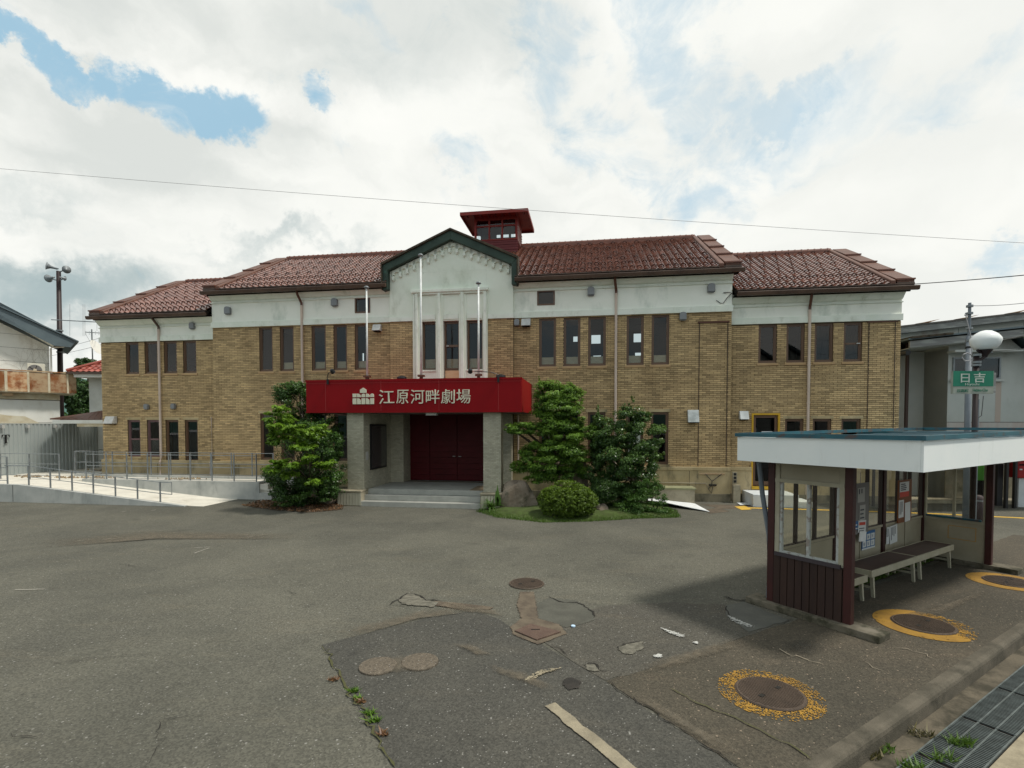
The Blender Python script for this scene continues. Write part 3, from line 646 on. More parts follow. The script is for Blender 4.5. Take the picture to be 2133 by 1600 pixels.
# eaves: soffit board, fascia, box gutter
def eave(x0, x1, y, z, cl, cr):
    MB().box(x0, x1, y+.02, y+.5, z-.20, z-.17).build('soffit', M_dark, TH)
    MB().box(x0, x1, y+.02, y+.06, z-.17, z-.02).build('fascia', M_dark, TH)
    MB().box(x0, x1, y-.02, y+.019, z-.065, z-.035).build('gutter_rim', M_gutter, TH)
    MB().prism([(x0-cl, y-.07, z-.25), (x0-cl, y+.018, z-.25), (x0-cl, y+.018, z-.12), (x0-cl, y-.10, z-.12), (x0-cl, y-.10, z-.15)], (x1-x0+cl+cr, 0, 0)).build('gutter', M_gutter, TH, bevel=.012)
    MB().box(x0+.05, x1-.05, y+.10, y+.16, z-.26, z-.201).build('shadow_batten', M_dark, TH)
eave(-18.40, GAB[0]-.02, -.42, 7.82, .1, 0); eave(GAB[1]+.1, 1.10, -.42, 7.82, 0, .10)
eave(WL-.02, CL-.1, YW-.45, 7.09, .10, 0); eave(CRt+.1, WR+.12, YW-.45, 7.09, 0, .12)

# gable parapet ------------------------------------------------------------
gx0, gx1 = GAB; gm = P(941.5, 500, .2)[0]; zs_, zp = 8.20, 9.20
yg = -.16
poly = [(gx0, yg, BT), (gx1, yg, BT), (gx1, yg, zs_), (gm+.25, yg, zp-.08), (gm, yg, zp), (gm-.25, yg, zp-.08), (gx0, yg, zs_)]
gp = MB(); gp.prism(poly, (0, .42, 0)); GP = gp.build('gable_wall', M_gable, TH)
MB().box(gx0-.02, TRIM[0]-.001, yg-.03, yg-.001, BT-.03, BT+.14).build('lower_moulding', M_white2, TH); MB().box(TRIM[1]+.001, gx1+.02, yg-.03, yg-.001, BT-.03, BT+.14).build('lower_moulding', M_white2, TH)
# green copper band
def band(pts_in, pts_out, y0, y1, mat_, name, bv=0):
    m_ = MB(); n = len(pts_in)
    for i in range(n-1):
        a_, c_, d_, e_ = pts_in[i], pts_in[i+1], pts_out[i+1], pts_out[i]
        m_.prism([(a_[0], y0, a_[1]), (c_[0], y0, c_[1]), (d_[0], y0, d_[1]), (e_[0], y0, e_[1])], (0, y1-y0, 0))
    return m_.build(name, mat_, TH, bevel=bv)
gin = [(gx0+.02, 7.50), (gx0+.02, zs_-.02), (gm, zp-.04), (gx1-.02, zs_-.02), (gx1-.02, 7.50)]
gout = [(gx0-.17, 7.46), (gx0-.17, zs_+.17), (gm, zp+.27), (gx1+.17, zs_+.17), (gx1+.17, 7.46)]
gmid = [((a_[0]+c_[0])/2*.5+c_[0]*.5, (a_[1]+c_[1])/2*.5+c_[1]*.5) for a_, c_ in zip(gin, gout)]
band(gin, gout, -.40, -.161, M_copper, 'copper_band', .01)
gcap = [(x+(-.05 if x < gm-.1 else .05 if x > gm+.1 else 0), z+.07) for x, z in gout]
band(gout, gcap, -.47, -.10, M_moss, 'gable_capping', .008)
# gable roof running back to the main roof
MB().prism([(gx0-.2, -.1, zs_+.10), (gm, -.1, zp+.25), (gm, 3.9, zp+.25), (gx0-.2, 1.8, zs_+.1)], (0, 0, -.06)).build('gable_roof_slope', M_ridge, TH)
MB().prism([(gx1+.2, -.1, zs_+.10), (gx1+.2, 1.8, zs_+.1), (gm, 3.9, zp+.25), (gm, -.1, zp+.25)], (0, 0, -.06)).build('gable_roof_slope', M_ridge, TH)
# corbel arches along the slope
N = 17
for i in range(N):
    t = i/(N-1); x = gx0+.17+t*(gx1-gx0-.34)
    zt = zs_-.02+(1-abs(x-gm)/((gx1-gx0)/2))*(zp-zs_-.02)-.02
    if i < N:
        m_ = MB(); m_.box(x-.045, x+.045, yg-.09, yg-.001, zt-.33, zt-.20); m_.box(x-.03, x+.03, yg-.07, yg-.001, zt-.36, zt-.331); m_.build('corbel', M_white2, TH)
    if i < N-1:
        x2 = x+(gx1-gx0-.34)/(N-1); cxm = (x+x2)/2; r = (x2-x)/2-.035
        zc = min(zt, zs_-.02+(1-abs(x2-gm)/((gx1-gx0)/2))*(zp-zs_-.02)-.02)
        zc_ = (zt+zs_-.02+(1-abs(x2-gm)/((gx1-gx0)/2))*(zp-zs_-.02)-.02)/2
        tl = zt+.01; tr_ = zs_-.02+(1-abs(x2-gm)/((gx1-gx0)/2))*(zp-zs_-.02)-.01
        m_ = MB(); K_ = 7
        for q in range(K_):
            w0, w1 = math.pi*q/K_, math.pi*(q+1)/K_
            xa, xb = cxm-r*math.cos(w0), cxm-r*math.cos(w1); za, zb_ = zc_-.20+r*1.1*math.sin(w0), zc_-.20+r*1.1*math.sin(w1)
            ta = tl+(tr_-tl)*(xa-x)/(x2-x); tb = tl+(tr_-tl)*(xb-x)/(x2-x)
            m_.prism([(xa, yg-.06, za), (xb, yg-.06, zb_), (xb, yg-.06, max(tb, zb_+.01)), (xa, yg-.06, max(ta, za+.01))], (0, .059, 0))
        xa = x-.04; m_.prism([(x-.045, yg-.06, zc_-.22), (cxm-r, yg-.06, zc_-.20), (cxm-r, yg-.06, tl+.02), (x-.045, yg-.06, tl)], (0, .0585, 0)); m_.prism([(cxm+r, yg-.06, zc_-.20), (x2+.045, yg-.06, zc_-.22), (x2+.045, yg-.06, tr_), (cxm+r, yg-.06, tr_)], (0, .0585, 0))
        m_.build('corbel_arch', M_white2, TH)
# white window surround of the bay
tx0, tx1 = TRIM; zt = P(861, 605, .2)[1]
sr = MB(); xsr = [tx0, bayw[0][0]-.01, bayw[0][1]+.01, bayw[1][0]-.01, bayw[1][1]+.01, bayw[2][0]-.01, bayw[2][1]+.01, tx1]
for a_, c_ in zip(xsr[::2], xsr[1::2]):
    sr.box(a_, c_, yg-.05, .06, 3.5, zt-.12)
SR = sr.build('window_surround', M_gable, TH)
for k, (a_, c_) in enumerate(zip(xsr[::2], xsr[1::2])):
    mid = (a_+c_)/2; w_ = .055 if 0 < k < 3 else .05
    MB().box(mid-w_, mid+w_, yg-.11, yg-.051, 3.5, zt-.125).build('pilaster', M_white2, SR, bevel=.015)
    if k in (0, 3):
        e_ = a_+.03 if k == 0 else c_-.09; MB().box(e_, e_+.06, yg-.09, yg-.051, 3.5, zt-.125).build('pilaster', M_white2, SR, bevel=.01)
MB().box(tx0-.04, tx1+.04, yg-.14, yg+.01, zt-.119, zt).build('surround_cornice', M_white2, SR, bevel=.02)
MB().box(tx0+.02, tx1-.02, yg-.09, yg+.01, zt-.18, zt-.121).build('surround_fillet', M_white2, SR)
for i in range(3):
    a_, c_ = xsr[1+2*i], xsr[2+2*i]
    MB().box(a_, c_, yg-.02, .06, 6.345, zt-.19).build('spandrel', M_gable, SR); MB().box(a_+.02, c_-.02, yg-.045, yg-.021, 6.40, 6.58).build('spandrel_fillet', M_white2, SR)
    if i != 1: MB().box(a_, c_, yg-.02, .06, 3.5, SILL-.07).build('apron', M_gable, SR); MB().box(a_, c_, yg-.07, yg-.021, SILL-.13, SILL-.08).build('sill', M_white2, SR)
for (a_, c_, d_, e_) in [(-9.95, 8.10, -7.4, 8.112), (-9.95, 7.52, -9.938, 8.10), (-7.412, 7.52, -7.4, 8.10)]:
    MB().box(a_, d_, yg-.004, yg+.001, c_, max(e_, c_+.01)).build('joint', M_white2, TH)

# cupola ---------------------------------------------------------------
c0, c1, cyf, cyb = -8.62, -6.78, 3.25, 4.6
CU = MB().box(c0, c1, cyf+.03, cyb, 9.4, 10.36).build('cupola', M_cupm, TH, label='red painted lantern cupola on the ridge')
for k in range(6):
    z = 9.75+k*.105
    MB().box(c0-.015, c1+.015, cyf-.0+.012*(k % 2), cyf+.029, z, z+.09).build('plank', M_cupm, CU)
pf = MB()
def cupface(y0, y1):
    zb_, zt_ = 10.36, 11.40
    for x in (c0, c1-.09): pf.box(x, x+.09, y0, y1, zb_, zt_)
    pf.box(c0+.09, c1-.09, y0, y1, zb_, zb_+.05); pf.box(c0+.09, c1-.09, y0, y1, zt_-.2, zt_)
    wd = (c1-c0-.18)
    for k in (1, 2): pf.box(c0+.09+wd*k/3-.035, c0+.09+wd*k/3+.035, y0, y1, zb_+.05, zt_-.2)
    for k in range(3):
        a_ = c0+.09+wd*k/3+(.035 if k else 0); e_ = c0+.09+wd*(k+1)/3-(.035 if k < 2 else 0); pf.box(a_, e_, y0+.01, y1-.01, 10.93, 10.99)
cupface(cyf-.01, cyf+.07); pf.build('window_frame', M_cupr, CU); 
wd = (c1-c0-.18)
for k in range(3):
    MB().box(c0+.09+wd*k/3+.03, c0+.09+wd*(k+1)/3-.03, cyf+.03, cyf+.035, 10.40, 11.21).build('pane', M_glass, CU)
m_ = MB(); m_.box(c0, c1, cyb-.09, cyb-.03, 10.361, 10.92)
for xa_, xb_ in ((c0, c0+.72), (c0+.90, c0+1.0), (c0+1.27, c0+1.37), (c0+1.60, c0+1.68), (c1-.06, c1)): m_.box(xa_, xb_, cyb-.09, cyb-.03, 10.921, 11.08)
m_.box(c0, c1, cyb-.09, cyb-.03, 11.081, 11.36)
m_.build('rear_boarding', M_inter, CU)
# sides: left louvred, right louvred pale slats below
for x in (c0, c1-.05):
    sidew = MB(); sidew.box(x, x+.05, cyf+.071, cyb-.071, 11.0, 11.4); sidew.box(x, x+.05, cyf+.071, cyb-.071, 10.361, 10.5); sidew.build('side_panel', M_cupr, CU)
for k in range(9):
    z = 10.0+k*.11; MB().hexa([(c1+.002, cyf+.08, z), (c1+.04, cyf+.08, z), (c1+.04, cyb-.08, z), (c1+.002, cyb-.08, z)], [(c1-.01, cyf+.08, z+.07), (c1+.02, cyf+.08, z+.07), (c1+.02, cyb-.08, z+.07), (c1-.01, cyb-.08, z+.07)]).build('louvre_slat', M_cupl if k > 2 else M_cupm, CU)
MB().box(c0-.06, c1+.1, cyf-.06, cyb+.06, 9.60, 9.72).build('base_flashing', M_cupr, CU)
# roof of the cupola: hipped, overhanging
ov = .48; zr0, zr1 = 11.36, 11.86
rb = [(c0-ov, cyf-ov, zr0), (c1+ov, cyf-ov, zr0), (c1+ov, cyb+ov, zr0), (c0-ov, cyb+ov, zr0)]
ymid = (cyf+cyb)/2; xm0, xm1 = c0+.55, c1-.2
MB().add(rb+[(xm0+.2, ymid, zr1), (xm1-.2, ymid, zr1)], [(3, 2, 1, 0), (0, 1, 5, 4), (2, 3, 4, 5), (1, 2, 5), (3, 0, 4)]).build('cupola_roof', M_cupr, CU)
ed = MB(); ed.box(c0-ov-.02, c1+ov+.02, cyf-ov-.03, cyf-ov+.02, zr0-.09, zr0+.04); ed.box(c0-ov-.02, c1+ov+.02, cyb+ov-.02, cyb+ov+.03, zr0-.09, zr0+.04)
ed.box(c0-ov-.03, c0-ov+.02, cyf-ov+.02, cyb+ov-.02, zr0-.09, zr0+.04); ed.box(c1+ov-.02, c1+ov+.03, cyf-ov+.02, cyb+ov-.02, zr0-.09, zr0+.04); ed.build('eave_board', M_cupr, CU)
for k in range(9):
    x = c0-.3+k*.3; MB().box(x, x+.05, cyf-ov+.03, cyf-.02, zr0-.07, zr0-.005).build('rafter', M_cupm, CU)

# portico --------------------------------------------------------------
PX0, PX1, PY = -12.86, -5.80, -2.70
CN = MB().box(PX0+.05, PX1-.05, PY+.06, -.0, 3.04, 3.98).build('canopy', M_red, TH, label='long red entrance canopy')
pw = [PX0, -12.18, -10.3, -8.4, -6.52, PX1]
for a_, c_ in zip(pw[:-1], pw[1:]): MB().box(a_+.004, c_-.004, PY, PY+.055, 3.0, 4.03).build('fascia_panel', M_red, CN, bevel=.004)
MB().box(PX1-.05, PX1, PY+.059, -.0, 3.0, 4.03).build('fascia_panel', M_red, CN); MB().box(PX0, PX0+.05, PY+.059, -.0, 3.0, 4.03).build('fascia_panel', M_red, CN)
for x_ in pw[1:-1]: MB().box(x_-.006, x_+.006, PY-.0035, PY-.0005, 3.03, 3.98).build('panel_seam', M_seam, CN)
MB().box(PX0+.01, PX1-.01, PY-.006, PY-.001, 3.93, 3.937).build('panel_seam', M_seam, CN)
tr = MB(); tr.box(PX0-.01, PX1+.01, PY-.012, PY+.06, 3.985, 4.045); tr.box(PX0-.01, PX1+.01, PY-.012, PY+.06, 2.985, 3.02); tr.build('edge_trim', M_red, CN)
MB().box(PX0+.1, PX1-.1, PY+.1, -.01, 2.98, 3.03).build('soffit', mat('soffit_grey', (.12, .115, .10)), CN)
txt = '江原河畔劇場'; lx = [(788, 823), (824.5, 852.5), (854, 885.5), (886, 917.5), (917.5, 949), (949.5, 982)]
for ch, (ua, ub) in zip(txt, lx):
    xa, xb = P(ua, 825, 2.72)[0]+.02, P(ub, 825, 2.72)[0]-.03; zb_, zt_ = P(800, 841.5, 2.72)[1], P(800, 812.5, 2.72)[1]
    me = text_mesh(ch, zt_-zb_, M_letter, .03, 0, w=(xb-xa))
    link('letter', me, CN, loc=(xa, PY-.002, zb_))
def poly2(pts, name): MB().prism([(x, PY-.032, z) for x, z in pts], (0, .03, 0)).build(name, M_letter, CN)
ux = [734, 743.3, 752.5, 761.6, 770.6, 779.5]; zU0, zU1 = P(756, 827.5, 2.72)[1], P(756, 820, 2.72)[1]; zL0, zL1 = P(756, 842, 2.72)[1], P(756, 829.7, 2.72)[1]
def arch(x0, x1, z0, z1, l, r):
    pts = [(x0, z0), (x1, z0)]; w_ = x1-x0; R_ = min(w_*(.5 if l and r else .8), z1-z0)
    if r: pts += [(x1-R_+R_*math.cos(q), z1-R_+R_*math.sin(q)) for q in np.linspace(0, math.pi/2, 6)]
    else: pts.append((x1, z1))
    if l: pts += [(x0+R_-R_*math.cos(q), z1-R_+R_*math.sin(q)) for q in np.linspace(math.pi/2, 0, 6)]
    else: pts.append((x0, z1))
    return pts
for i in range(5):
    xa = P(ux[i], 830, 2.72)[0]+.012; xb = P(ux[i+1], 830, 2.72)[0]-.012
    poly2(arch(xa, xb, zU0, zU1, i in (2, 4), i in (1, 2, 3, 4)), 'emblem_block')
    poly2(arch(xa, xb, zL0, zL1, False, i in (1, 3)), 'emblem_block')
xa, xb = P(750, 815, 2.72)[0], P(763, 815, 2.72)[0]; za, zb_, zc = P(756, 818.5, 2.72)[1], P(756, 812, 2.72)[1], P(756, 807.8, 2.72)[1]
poly2([(xa, za), (xb, za), (xb, zb_), ((xa+xb)/2, zc), (xa, zb_)], 'emblem_block')
# two spot lamps on arms, two small flood lamps
def spot(x, dxl, zl):
    m_ = MB(); m_.box(x-.03, x+.03, PY-.05, PY-.013, 3.90, 4.06); m_.tube([(x, PY-.04, 3.9), (x, PY-.06, 4.12), (x+dxl*.25, PY-.10, 4.12+zl*.8), (x+dxl*.85, PY-.22, 4.12+zl)], .014, 6)
    S_ = m_.build('spotlight', M_black, TH); q = (x+dxl, PY-.25, 4.12+zl+.02)
    MB().lathe(q, [(.03, .07), (.06, .05), (.075, -.05), (.07, -.07)], 12, axis=(.3 if dxl < 0 else -.3, -.6, .8)).build('lamp_head', M_black, S_); MB().lathe(q, [(.06, -.072), (.05, -.085)], 12, axis=(.3 if dxl < 0 else -.3, -.6, .8)).build('lens', M_lamp, S_)
spot(P(683, 800, 2.72)[0], .28, .16); spot(P(1038, 795, 2.72)[0], -.82, .10)
for u in (837, 1043):
    x = P(u, 790, 2.2)[0]; MB().lathe((x, -2.2, 4.0), [(.10, 0), (.12, .06), (.16, .10), (.15, .16), (.05, .19)], 12).build('flood_lamp', M_black, TH)
# tiled walls and pillars of the portico
def tiled(x0, x1, y0, y1, z0, z1, name, faces='fr'):
    o = MB().box(x0, x1, y0, y1, z0, z1).build(name, M_wgrout, TH); st = MB(); h_, w_ = .045, .108
    z = z0
    r = 0
    while z < z1-.02:
        za, zb_ = z+.003, min(z+h_-.003, z1)
        for (s0, s1, face) in ([(x0, x1, 'f')] if 'f' in faces else [])+([(y0, y1, 'r')] if 'r' in faces else [])+([(y0, y1, 'l')] if 'l' in faces else []):
            n = max(1, round((s1-s0)/w_)); ww = (s1-s0)/n; off = (ww/2 if r % 2 else 0)
            k = -1
            while k < n+1:
                a_, c_ = max(s0, s0+k*ww+off+.003), min(s1, s0+(k+1)*ww+off-.003); k += 1
                if c_-a_ < .02: continue
                t = min(1, max(0, random.gauss(.5, .25)))
                if face == 'f': st.box(a_, c_, y0-.006, y0+.001, za, zb_, tint=t)
                elif face == 'r': st.box(x1-.001, x1+.006, a_, c_, za, zb_, tint=t)
                else: st.box(x0-.006, x0+.001, a_, c_, za, zb_, tint=t)
        z += h_; r += 1
    st.build('tiles', M_wtile, o, kind='stuff'); return o
tiled(-11.55, -10.99, -2.5, -.0, .50, 3.03, 'portico_wall', 'fr'); tiled(-7.03, -6.48, -2.5, -2.1, .5, 3.03, 'pillar', 'frl'); tiled(-7.03, -6.48, -.35, -.0, .5, 3.03, 'pillar', 'frl')
tiled(-10.985, -10.5, -.25, .56, .5, 3.03, 'pillar', 'fr')
MB().box(-7.02, -6.98, -.34, .56, .5, 3.02).build('reveal', M_wgrout, TH)
for x0, x1 in ((-11.78, -10.95), (-7.08, -6.40)):
    m_ = MB(); m_.box(x0+.01, x1-.01, -2.79, -.1 if x0 < -8 else -2.0, 0, .44); m_.box(x0, x1, -2.82, -.1 if x0 < -8 else -2.0, .441, .50)
    B_ = m_.build('pillar_base', M_conc_old, TH, bevel=.01); x = x0+.04
    while x < x1-.06: MB().box(x, x+.085, -2.815, -2.791, .03, .42).build('facing_slab', M_wtile, B_); x += .10
for k in range(3):
    zt_ = .5-k*.167
    MB().box(-10.97+.02*k-.12*(k > 0), -7.05-.02*k+.02*(k > 0), -2.25-.27*k, -1.9 if k else .45, zt_-.167, zt_ - .002).build('step', M_step, TH, bevel=.01)
MB().box(-10.95, -7.05, -1.9, .45, .0, .33).build('platform', M_step, TH)
MB().box(-7.55, -7.05, -2.2, -1.0, .499, .51).build('door_mat', mat('tan_mat', (.22, .17, .11)), TH)
# notice board on the left inner wall
nb = MB().box(-10.984, -10.93, -2.05, -.75, 1.10, 2.62).build('notice_board', M_black, TH); MB().box(-10.929, -10.925, -1.99, -.81, 1.16, 2.56).build('glass_front', mat('board_face', (.05, .048, .045), rough=.12, spec=.6), nb)
MB().box(-10.984, -10.965, -2.35, -2.2, 1.45, 1.72).build('door_intercom', M_ventl, TH)
MB().box(-8.9, -8.55, -2.5, -2.3, 2.90, 2.978).build('ceiling_light', M_ventl, TH)
# dark red doors
D_ = MB().box(-10.5, -7.0, .50, .56, .5, 3.02).build('entrance_door', M_door, TH, label='tall maroon entrance doors in the portico')
for a_, c_ in ((-10.5, -9.72), (-9.71, -8.66), (-8.65, -7.6), (-7.59, -7.0)):
    z = .52
    while z < 2.95: MB().box(a_+.01, c_-.01, .46, .499, z, min(z+.205, 3.0)).build('door_board', M_door, D_); z += .215
MB().tube([(-8.82, .40, 1.42), (-8.72, .40, 1.42), (-8.72, .47, 1.42)], .014, 6).build('handle', M_ventl, D_); MB().tube([(-8.49, .40, 1.42), (-8.59, .40, 1.42), (-8.59, .47, 1.42)], .014, 6).build('handle', M_ventl, D_)

# pipes, vents and other wall fittings -----------------------------------
def pipe(u, v, y, ztop, zbot, kink=False):
    x = P(u, v, -y+.08)[0]; yy = y-.09
    m_ = MB(); pts = [(x, yy-.0, zbot+ (0 if not kink else 0)), (x, yy, ztop)]
    if kink: pts = [(x+.04, yy-.10, zbot), (x+.04, yy-.10, LEDGE-.05), (x, yy, LEDGE+.12), (x, yy, ztop)]
    m_.tube(pts, .045, 10); z = zbot+.8
    while z < ztop: m_.tube([(x, yy, z), (x, yy, z+.06)], .052, 10); z += 1.25
    PP = m_.build('downpipe', M_pipe, TH)
    eo = -.38 if y == 0 else YW-.43
    MB().tube([(x, yy, ztop-.02), (x, yy, ztop+.1), (x-.05, eo+.1, ztop+.38), (x-.05, eo+.05, ztop+.52)], .045, 8).build('gutter_outlet', M_verge if u > 400 else M_gutter, PP)
pipe(332, 760, YW, 6.45, .55, True); pipe(629, 700, 0, 7.1, 0); pipe(1283, 700, 0, 7.1, 0); pipe(1685, 750, YW, 6.4, 0)
xx = P(1080, 930)[0]; MB().tube([(xx, -.06, .6), (xx, -.06, 2.95)], .03, 8).build('downpipe', M_pipe, TH)
def cowl(u, v, y, w=.24, h=.28, m=M_vent):
    x, z = P(u, v, -y+.05); pts = []
    prof = [(-w/2, 0), (w/2, 0), (w/2, h*.72), (w*.36, h*.95), (0, h), (-w*.36, h*.95), (-w/2, h*.72)]
    q = MB(); a_ = [(x+px, y-.034, z-h/2+pz) for px, pz in prof]; q.prism(a_[::-1], (0, -.13, 0)); q.box(x-w*.38, x+w*.38, y-.14, y-.04, z-h/2-.025, z-h/2-.001); q.build('vent_cowl', m, TH, bevel=.02)
for u, v in ((476, 647), (698, 630), (1231, 607), (1481, 600)): cowl(u, v, 0)
cowl(402, 679, YW, .2, .24); cowl(1422, 659, 0, .22, .26); cowl(1077, 672, 0, .18, .22); cowl(307, 847, YW, .17, .2); cowl(363, 846, YW, .17, .2)
def hood(u, v, y, w=.36, h=.30, d=.28, m=M_ventl):
    x, z = P(u, v, -y+.1)
    MB().prism([(x-w/2, y-.034, z-h/2), (x-w/2, y-d, z-h/2), (x-w/2, y-d*.55, z+h/2), (x-w/2, y-.034, z+h/2)], (w, 0, 0)).build('vent_hood', m, TH, bevel=.01)
    MB().box(x-w/2+.03, x+w/2-.03, y-d+.04, y-.05, z-h/2-.03, z-h/2-.002).build('vent_grille', M_dark, TH)
hood(786, 683, 0, .3, .24); hood(1096, 672, 0, .32, .26); hood(232, 875, YW, .42, .3, .3); hood(1443, 867, 0, .36, .42, .3, mat('shiny_vent', (.45, .47, .46), (.3, .32, .31), 6, .3, metal=.5)); hood(1549, 865, YW, .28, .28, .26, M_pole)
def conduit(pts, r=.012, m=M_dpole, name='conduit'): MB().tube(pts, r, 6).build(name, m, TH)
for (ua, ub, v, y, zt_) in ((1457, 1516, 672, 0, None), (1810, 1865, 671, YW, None)):
    xa, z_ = P(ua, v, -y+.02); xb = P(ub, v, -y+.02)[0]
    MB().box(xa-.05, xb+.05, y-.05, y-.01, z_-.02, z_+.025).build('angle_iron', M_verge, TH)
    conduit([(xa, y-.03, z_), (xa, y-.03, 1.2)]); conduit([(xb, y-.03, z_), (xb, y-.03, 1.2)])
xa = P(440, 850, -YW+.05)[0]; conduit([(xa, YW-.05, 2.9), (xa, YW-.05, 1.2), (xa-.03, YW-.14, 1.1), (xa-.03, YW-.14, .6)], .02, M_pipe, 'thin_pipe')
x1_, z1_ = P(1506, 612); x2_, z2_ = P(1521, 612)
conduit([(x1_, -.06, z1_+.02), (x2_, -.08, z1_+.02)], .012); conduit([(x1_-.22, -.05, z1_-.22), (x1_-.1, -.06, z1_-.32), (x1_, -.06, z1_-.33), (x1_+.12, -.06, z1_-.15), (x2_+.04, -.08, z1_)], .012, M_wire, 'service_cable')
# cables and meter box at the foot of the main block
xa, za = P(1455, 986); xb, zb_ = P(1508, 985)
MB().box(xa, xb, -.13, -.10, za-.02, za+.02).build('cable_tray', M_rust, TH)
xm_ = (xa+xb)/2; conduit([(xa+.2, -.12, za), (xm_, -.14, za-.25), (xb-.1, -.12, za)], .014, M_wire, 'loop_cable'); conduit([(xm_, -.14, za-.25), (xm_-.02, -.15, za-.4), (xm_-.12, -.15, za-.5), (xm_-.02, -.15, za-.66), (xm_+.03, -.15, za-.42)], .012, M_wire, 'loop_cable'); MB().box(xm_-.1, xm_+.14, -.18, -.11, za-.40, za-.35).build('cable_clamp', M_black, TH)
conduit([(-2.2, -.13, P(1400, 1005)[1]), (xm_-.2, -.13, P(1460, 1006)[1]), (xm_-.1, -.13, P(1460, 1006)[1]-.15)], .016, M_conc_old, 'water_pipe')
xm_ = P(1527, 985)[0]; MB().box(xm_-.05, xm_+.09, -.16, -.09, .62, 1.02).build('meter_box', M_conc_old, TH)
for k in range(3): MB().box(xm_-.02, xm_+.06, -.175, -.161, .67+k*.12, .75+k*.12).build('socket_cover', M_black, TH)
MB().box(xm_-.06, xm_+.16, -.30, -.10, 0, .60).build('post_box_pier', M_conc_old, TH)

# flagpoles on the canopy ---------------------------------------------------
def flagpole(u, vt, vb, label):
    x, z0 = P(u, vb, 1.9); zt_ = P(u, vt, 1.9)[1]; w = FR.O+FR.es*x+FR.en*1.9
    T = thing('flagpole', label, 'flagpole', (w[0], w[1], 3.98), 0, 'flagpoles on the canopy'); h = zt_-3.98
    MB().tube([(0, 0, .1), (0, 0, h)], [.036, .027], 12).build('pole', M_pole, T, smooth=True)
    MB().lathe((0, 0, h-.01), [(.03, 0), (.08, .02), (.09, .05), (.06, .08), (.01, .10)], 14).build('finial', M_steel, T, smooth=True)
    m_ = MB(); m_.box(-.05, .05, -.05, .05, 0, .22); m_.box(-.11, .11, -.09, .09, .20, .26); m_.build('bracket', M_verge, T)
flagpole(765, 601, 788, 'shorter white flagpole nearest the left end of the red canopy')
flagpole(877.5, 534, 784, 'tallest white flagpole in front of the gable on the red canopy')
flagpole(997, 592, 784, 'white flagpole at the right edge of the white bay window surround')

# ------------------------------------------------------------------ ground
B0 = np.array([4.235, 6.30, 0]); LA = 32.2
FS = Frame(B0, LA)                          # shelter frame: s along the kerb, en towards the road
def lw(x, y, z=0):                           # local (x along kerb, y away from the road)
    p = FS.O+FS.es*x-FS.en*y; return (p[0], p[1], z)
j0 = ground(1664, 1600); jx, jy, _ = FS.loc(j0)   # inner joint of the kerb lies at y=jy
KI = jy; KO = KI-.13
n_ = 40
pl = [lw(-300, KI), lw(300, KI), lw(300, 400), lw(-300, 400)]
# plaza sheet; gently uneven
MB().add(pl, [(0, 1, 2, 3)]).build('ground', M_asph, kind='structure')
GR = bpy.data.objects['ground']
MB().add([lw(-300, -300, -.17), lw(300, -300, -.17), lw(300, KO-.0, -.17), lw(-300, KO-.0, -.17)], [(0, 1, 2, 3)]).build('road', M_road, kind='structure')
RD = D.objects['road']
kb = MB()
MB().prism([lw(-16, y_, z_) for y_, z_ in ((KI, -.3), (KI, .0045), (KO+.05, .012), (KO+.025, .006), (KO+.008, -.012), (KO, -.04), (KO, -.3))], FS.es*56).build('kerb', M_kerb, GR)
MB().add([lw(-40, KO-.16, -.162), lw(60, KO-.16, -.162), lw(60, KO, -.162), lw(-40, KO, -.162)], [(0, 1, 2, 3)]).build('gutter_strip', M_gut, RD)
MB().add([lw(-40, KO-.56, -.168), lw(60, KO-.56, -.168), lw(60, KO-.16, -.166), lw(-40, KO-.16, -.166)], [(0, 1, 2, 3)]).build('drain_bed', M_dark, RD)
MB().add([lw(-40, KO-.80, -.160), lw(60, KO-.80, -.160), lw(60, KO-.56, -.160), lw(-40, KO-.56, -.160)], [(0, 1, 2, 3)]).build('road_edge_line', M_line, RD)
# drain gratings
gl = thing('drain_grating', '', 'drain grating')
bars = MB(); x = .02
while x < .98: bars.box(x, x+.010, .013, .369, -.014, 0); x += .030
bars.build('cross_bars', M_grate, gl, kind='stuff')
for y in (.0, .125, .25, .37): MB().box(0, .99, y, y+.012, -.02, .004).build('side_rail' if y in (.0, .37) else 'bearing_bar', M_grate, gl)
words = ['nearest steel drain grating along the kerb, at the bottom edge, grass growing through it', 'second steel drain grating from the bottom edge along the kerb', 'third steel drain grating from the bottom edge along the kerb', 'farthest visible steel drain grating by the kerb at the right edge']
gx = FS.loc(ground(1843, 1600, -.16))[0]-.55
for k in range(4):
    o = gl if k == 0 else copy_tree(gl)
    p_ = lw(gx+k*1.0, KO-.55, -.150); o.location = p_; o.rotation_euler = (0, 0, math.radians(LA)); o['label'] = words[k]; o['group'] = 'drain gratings along the kerb'

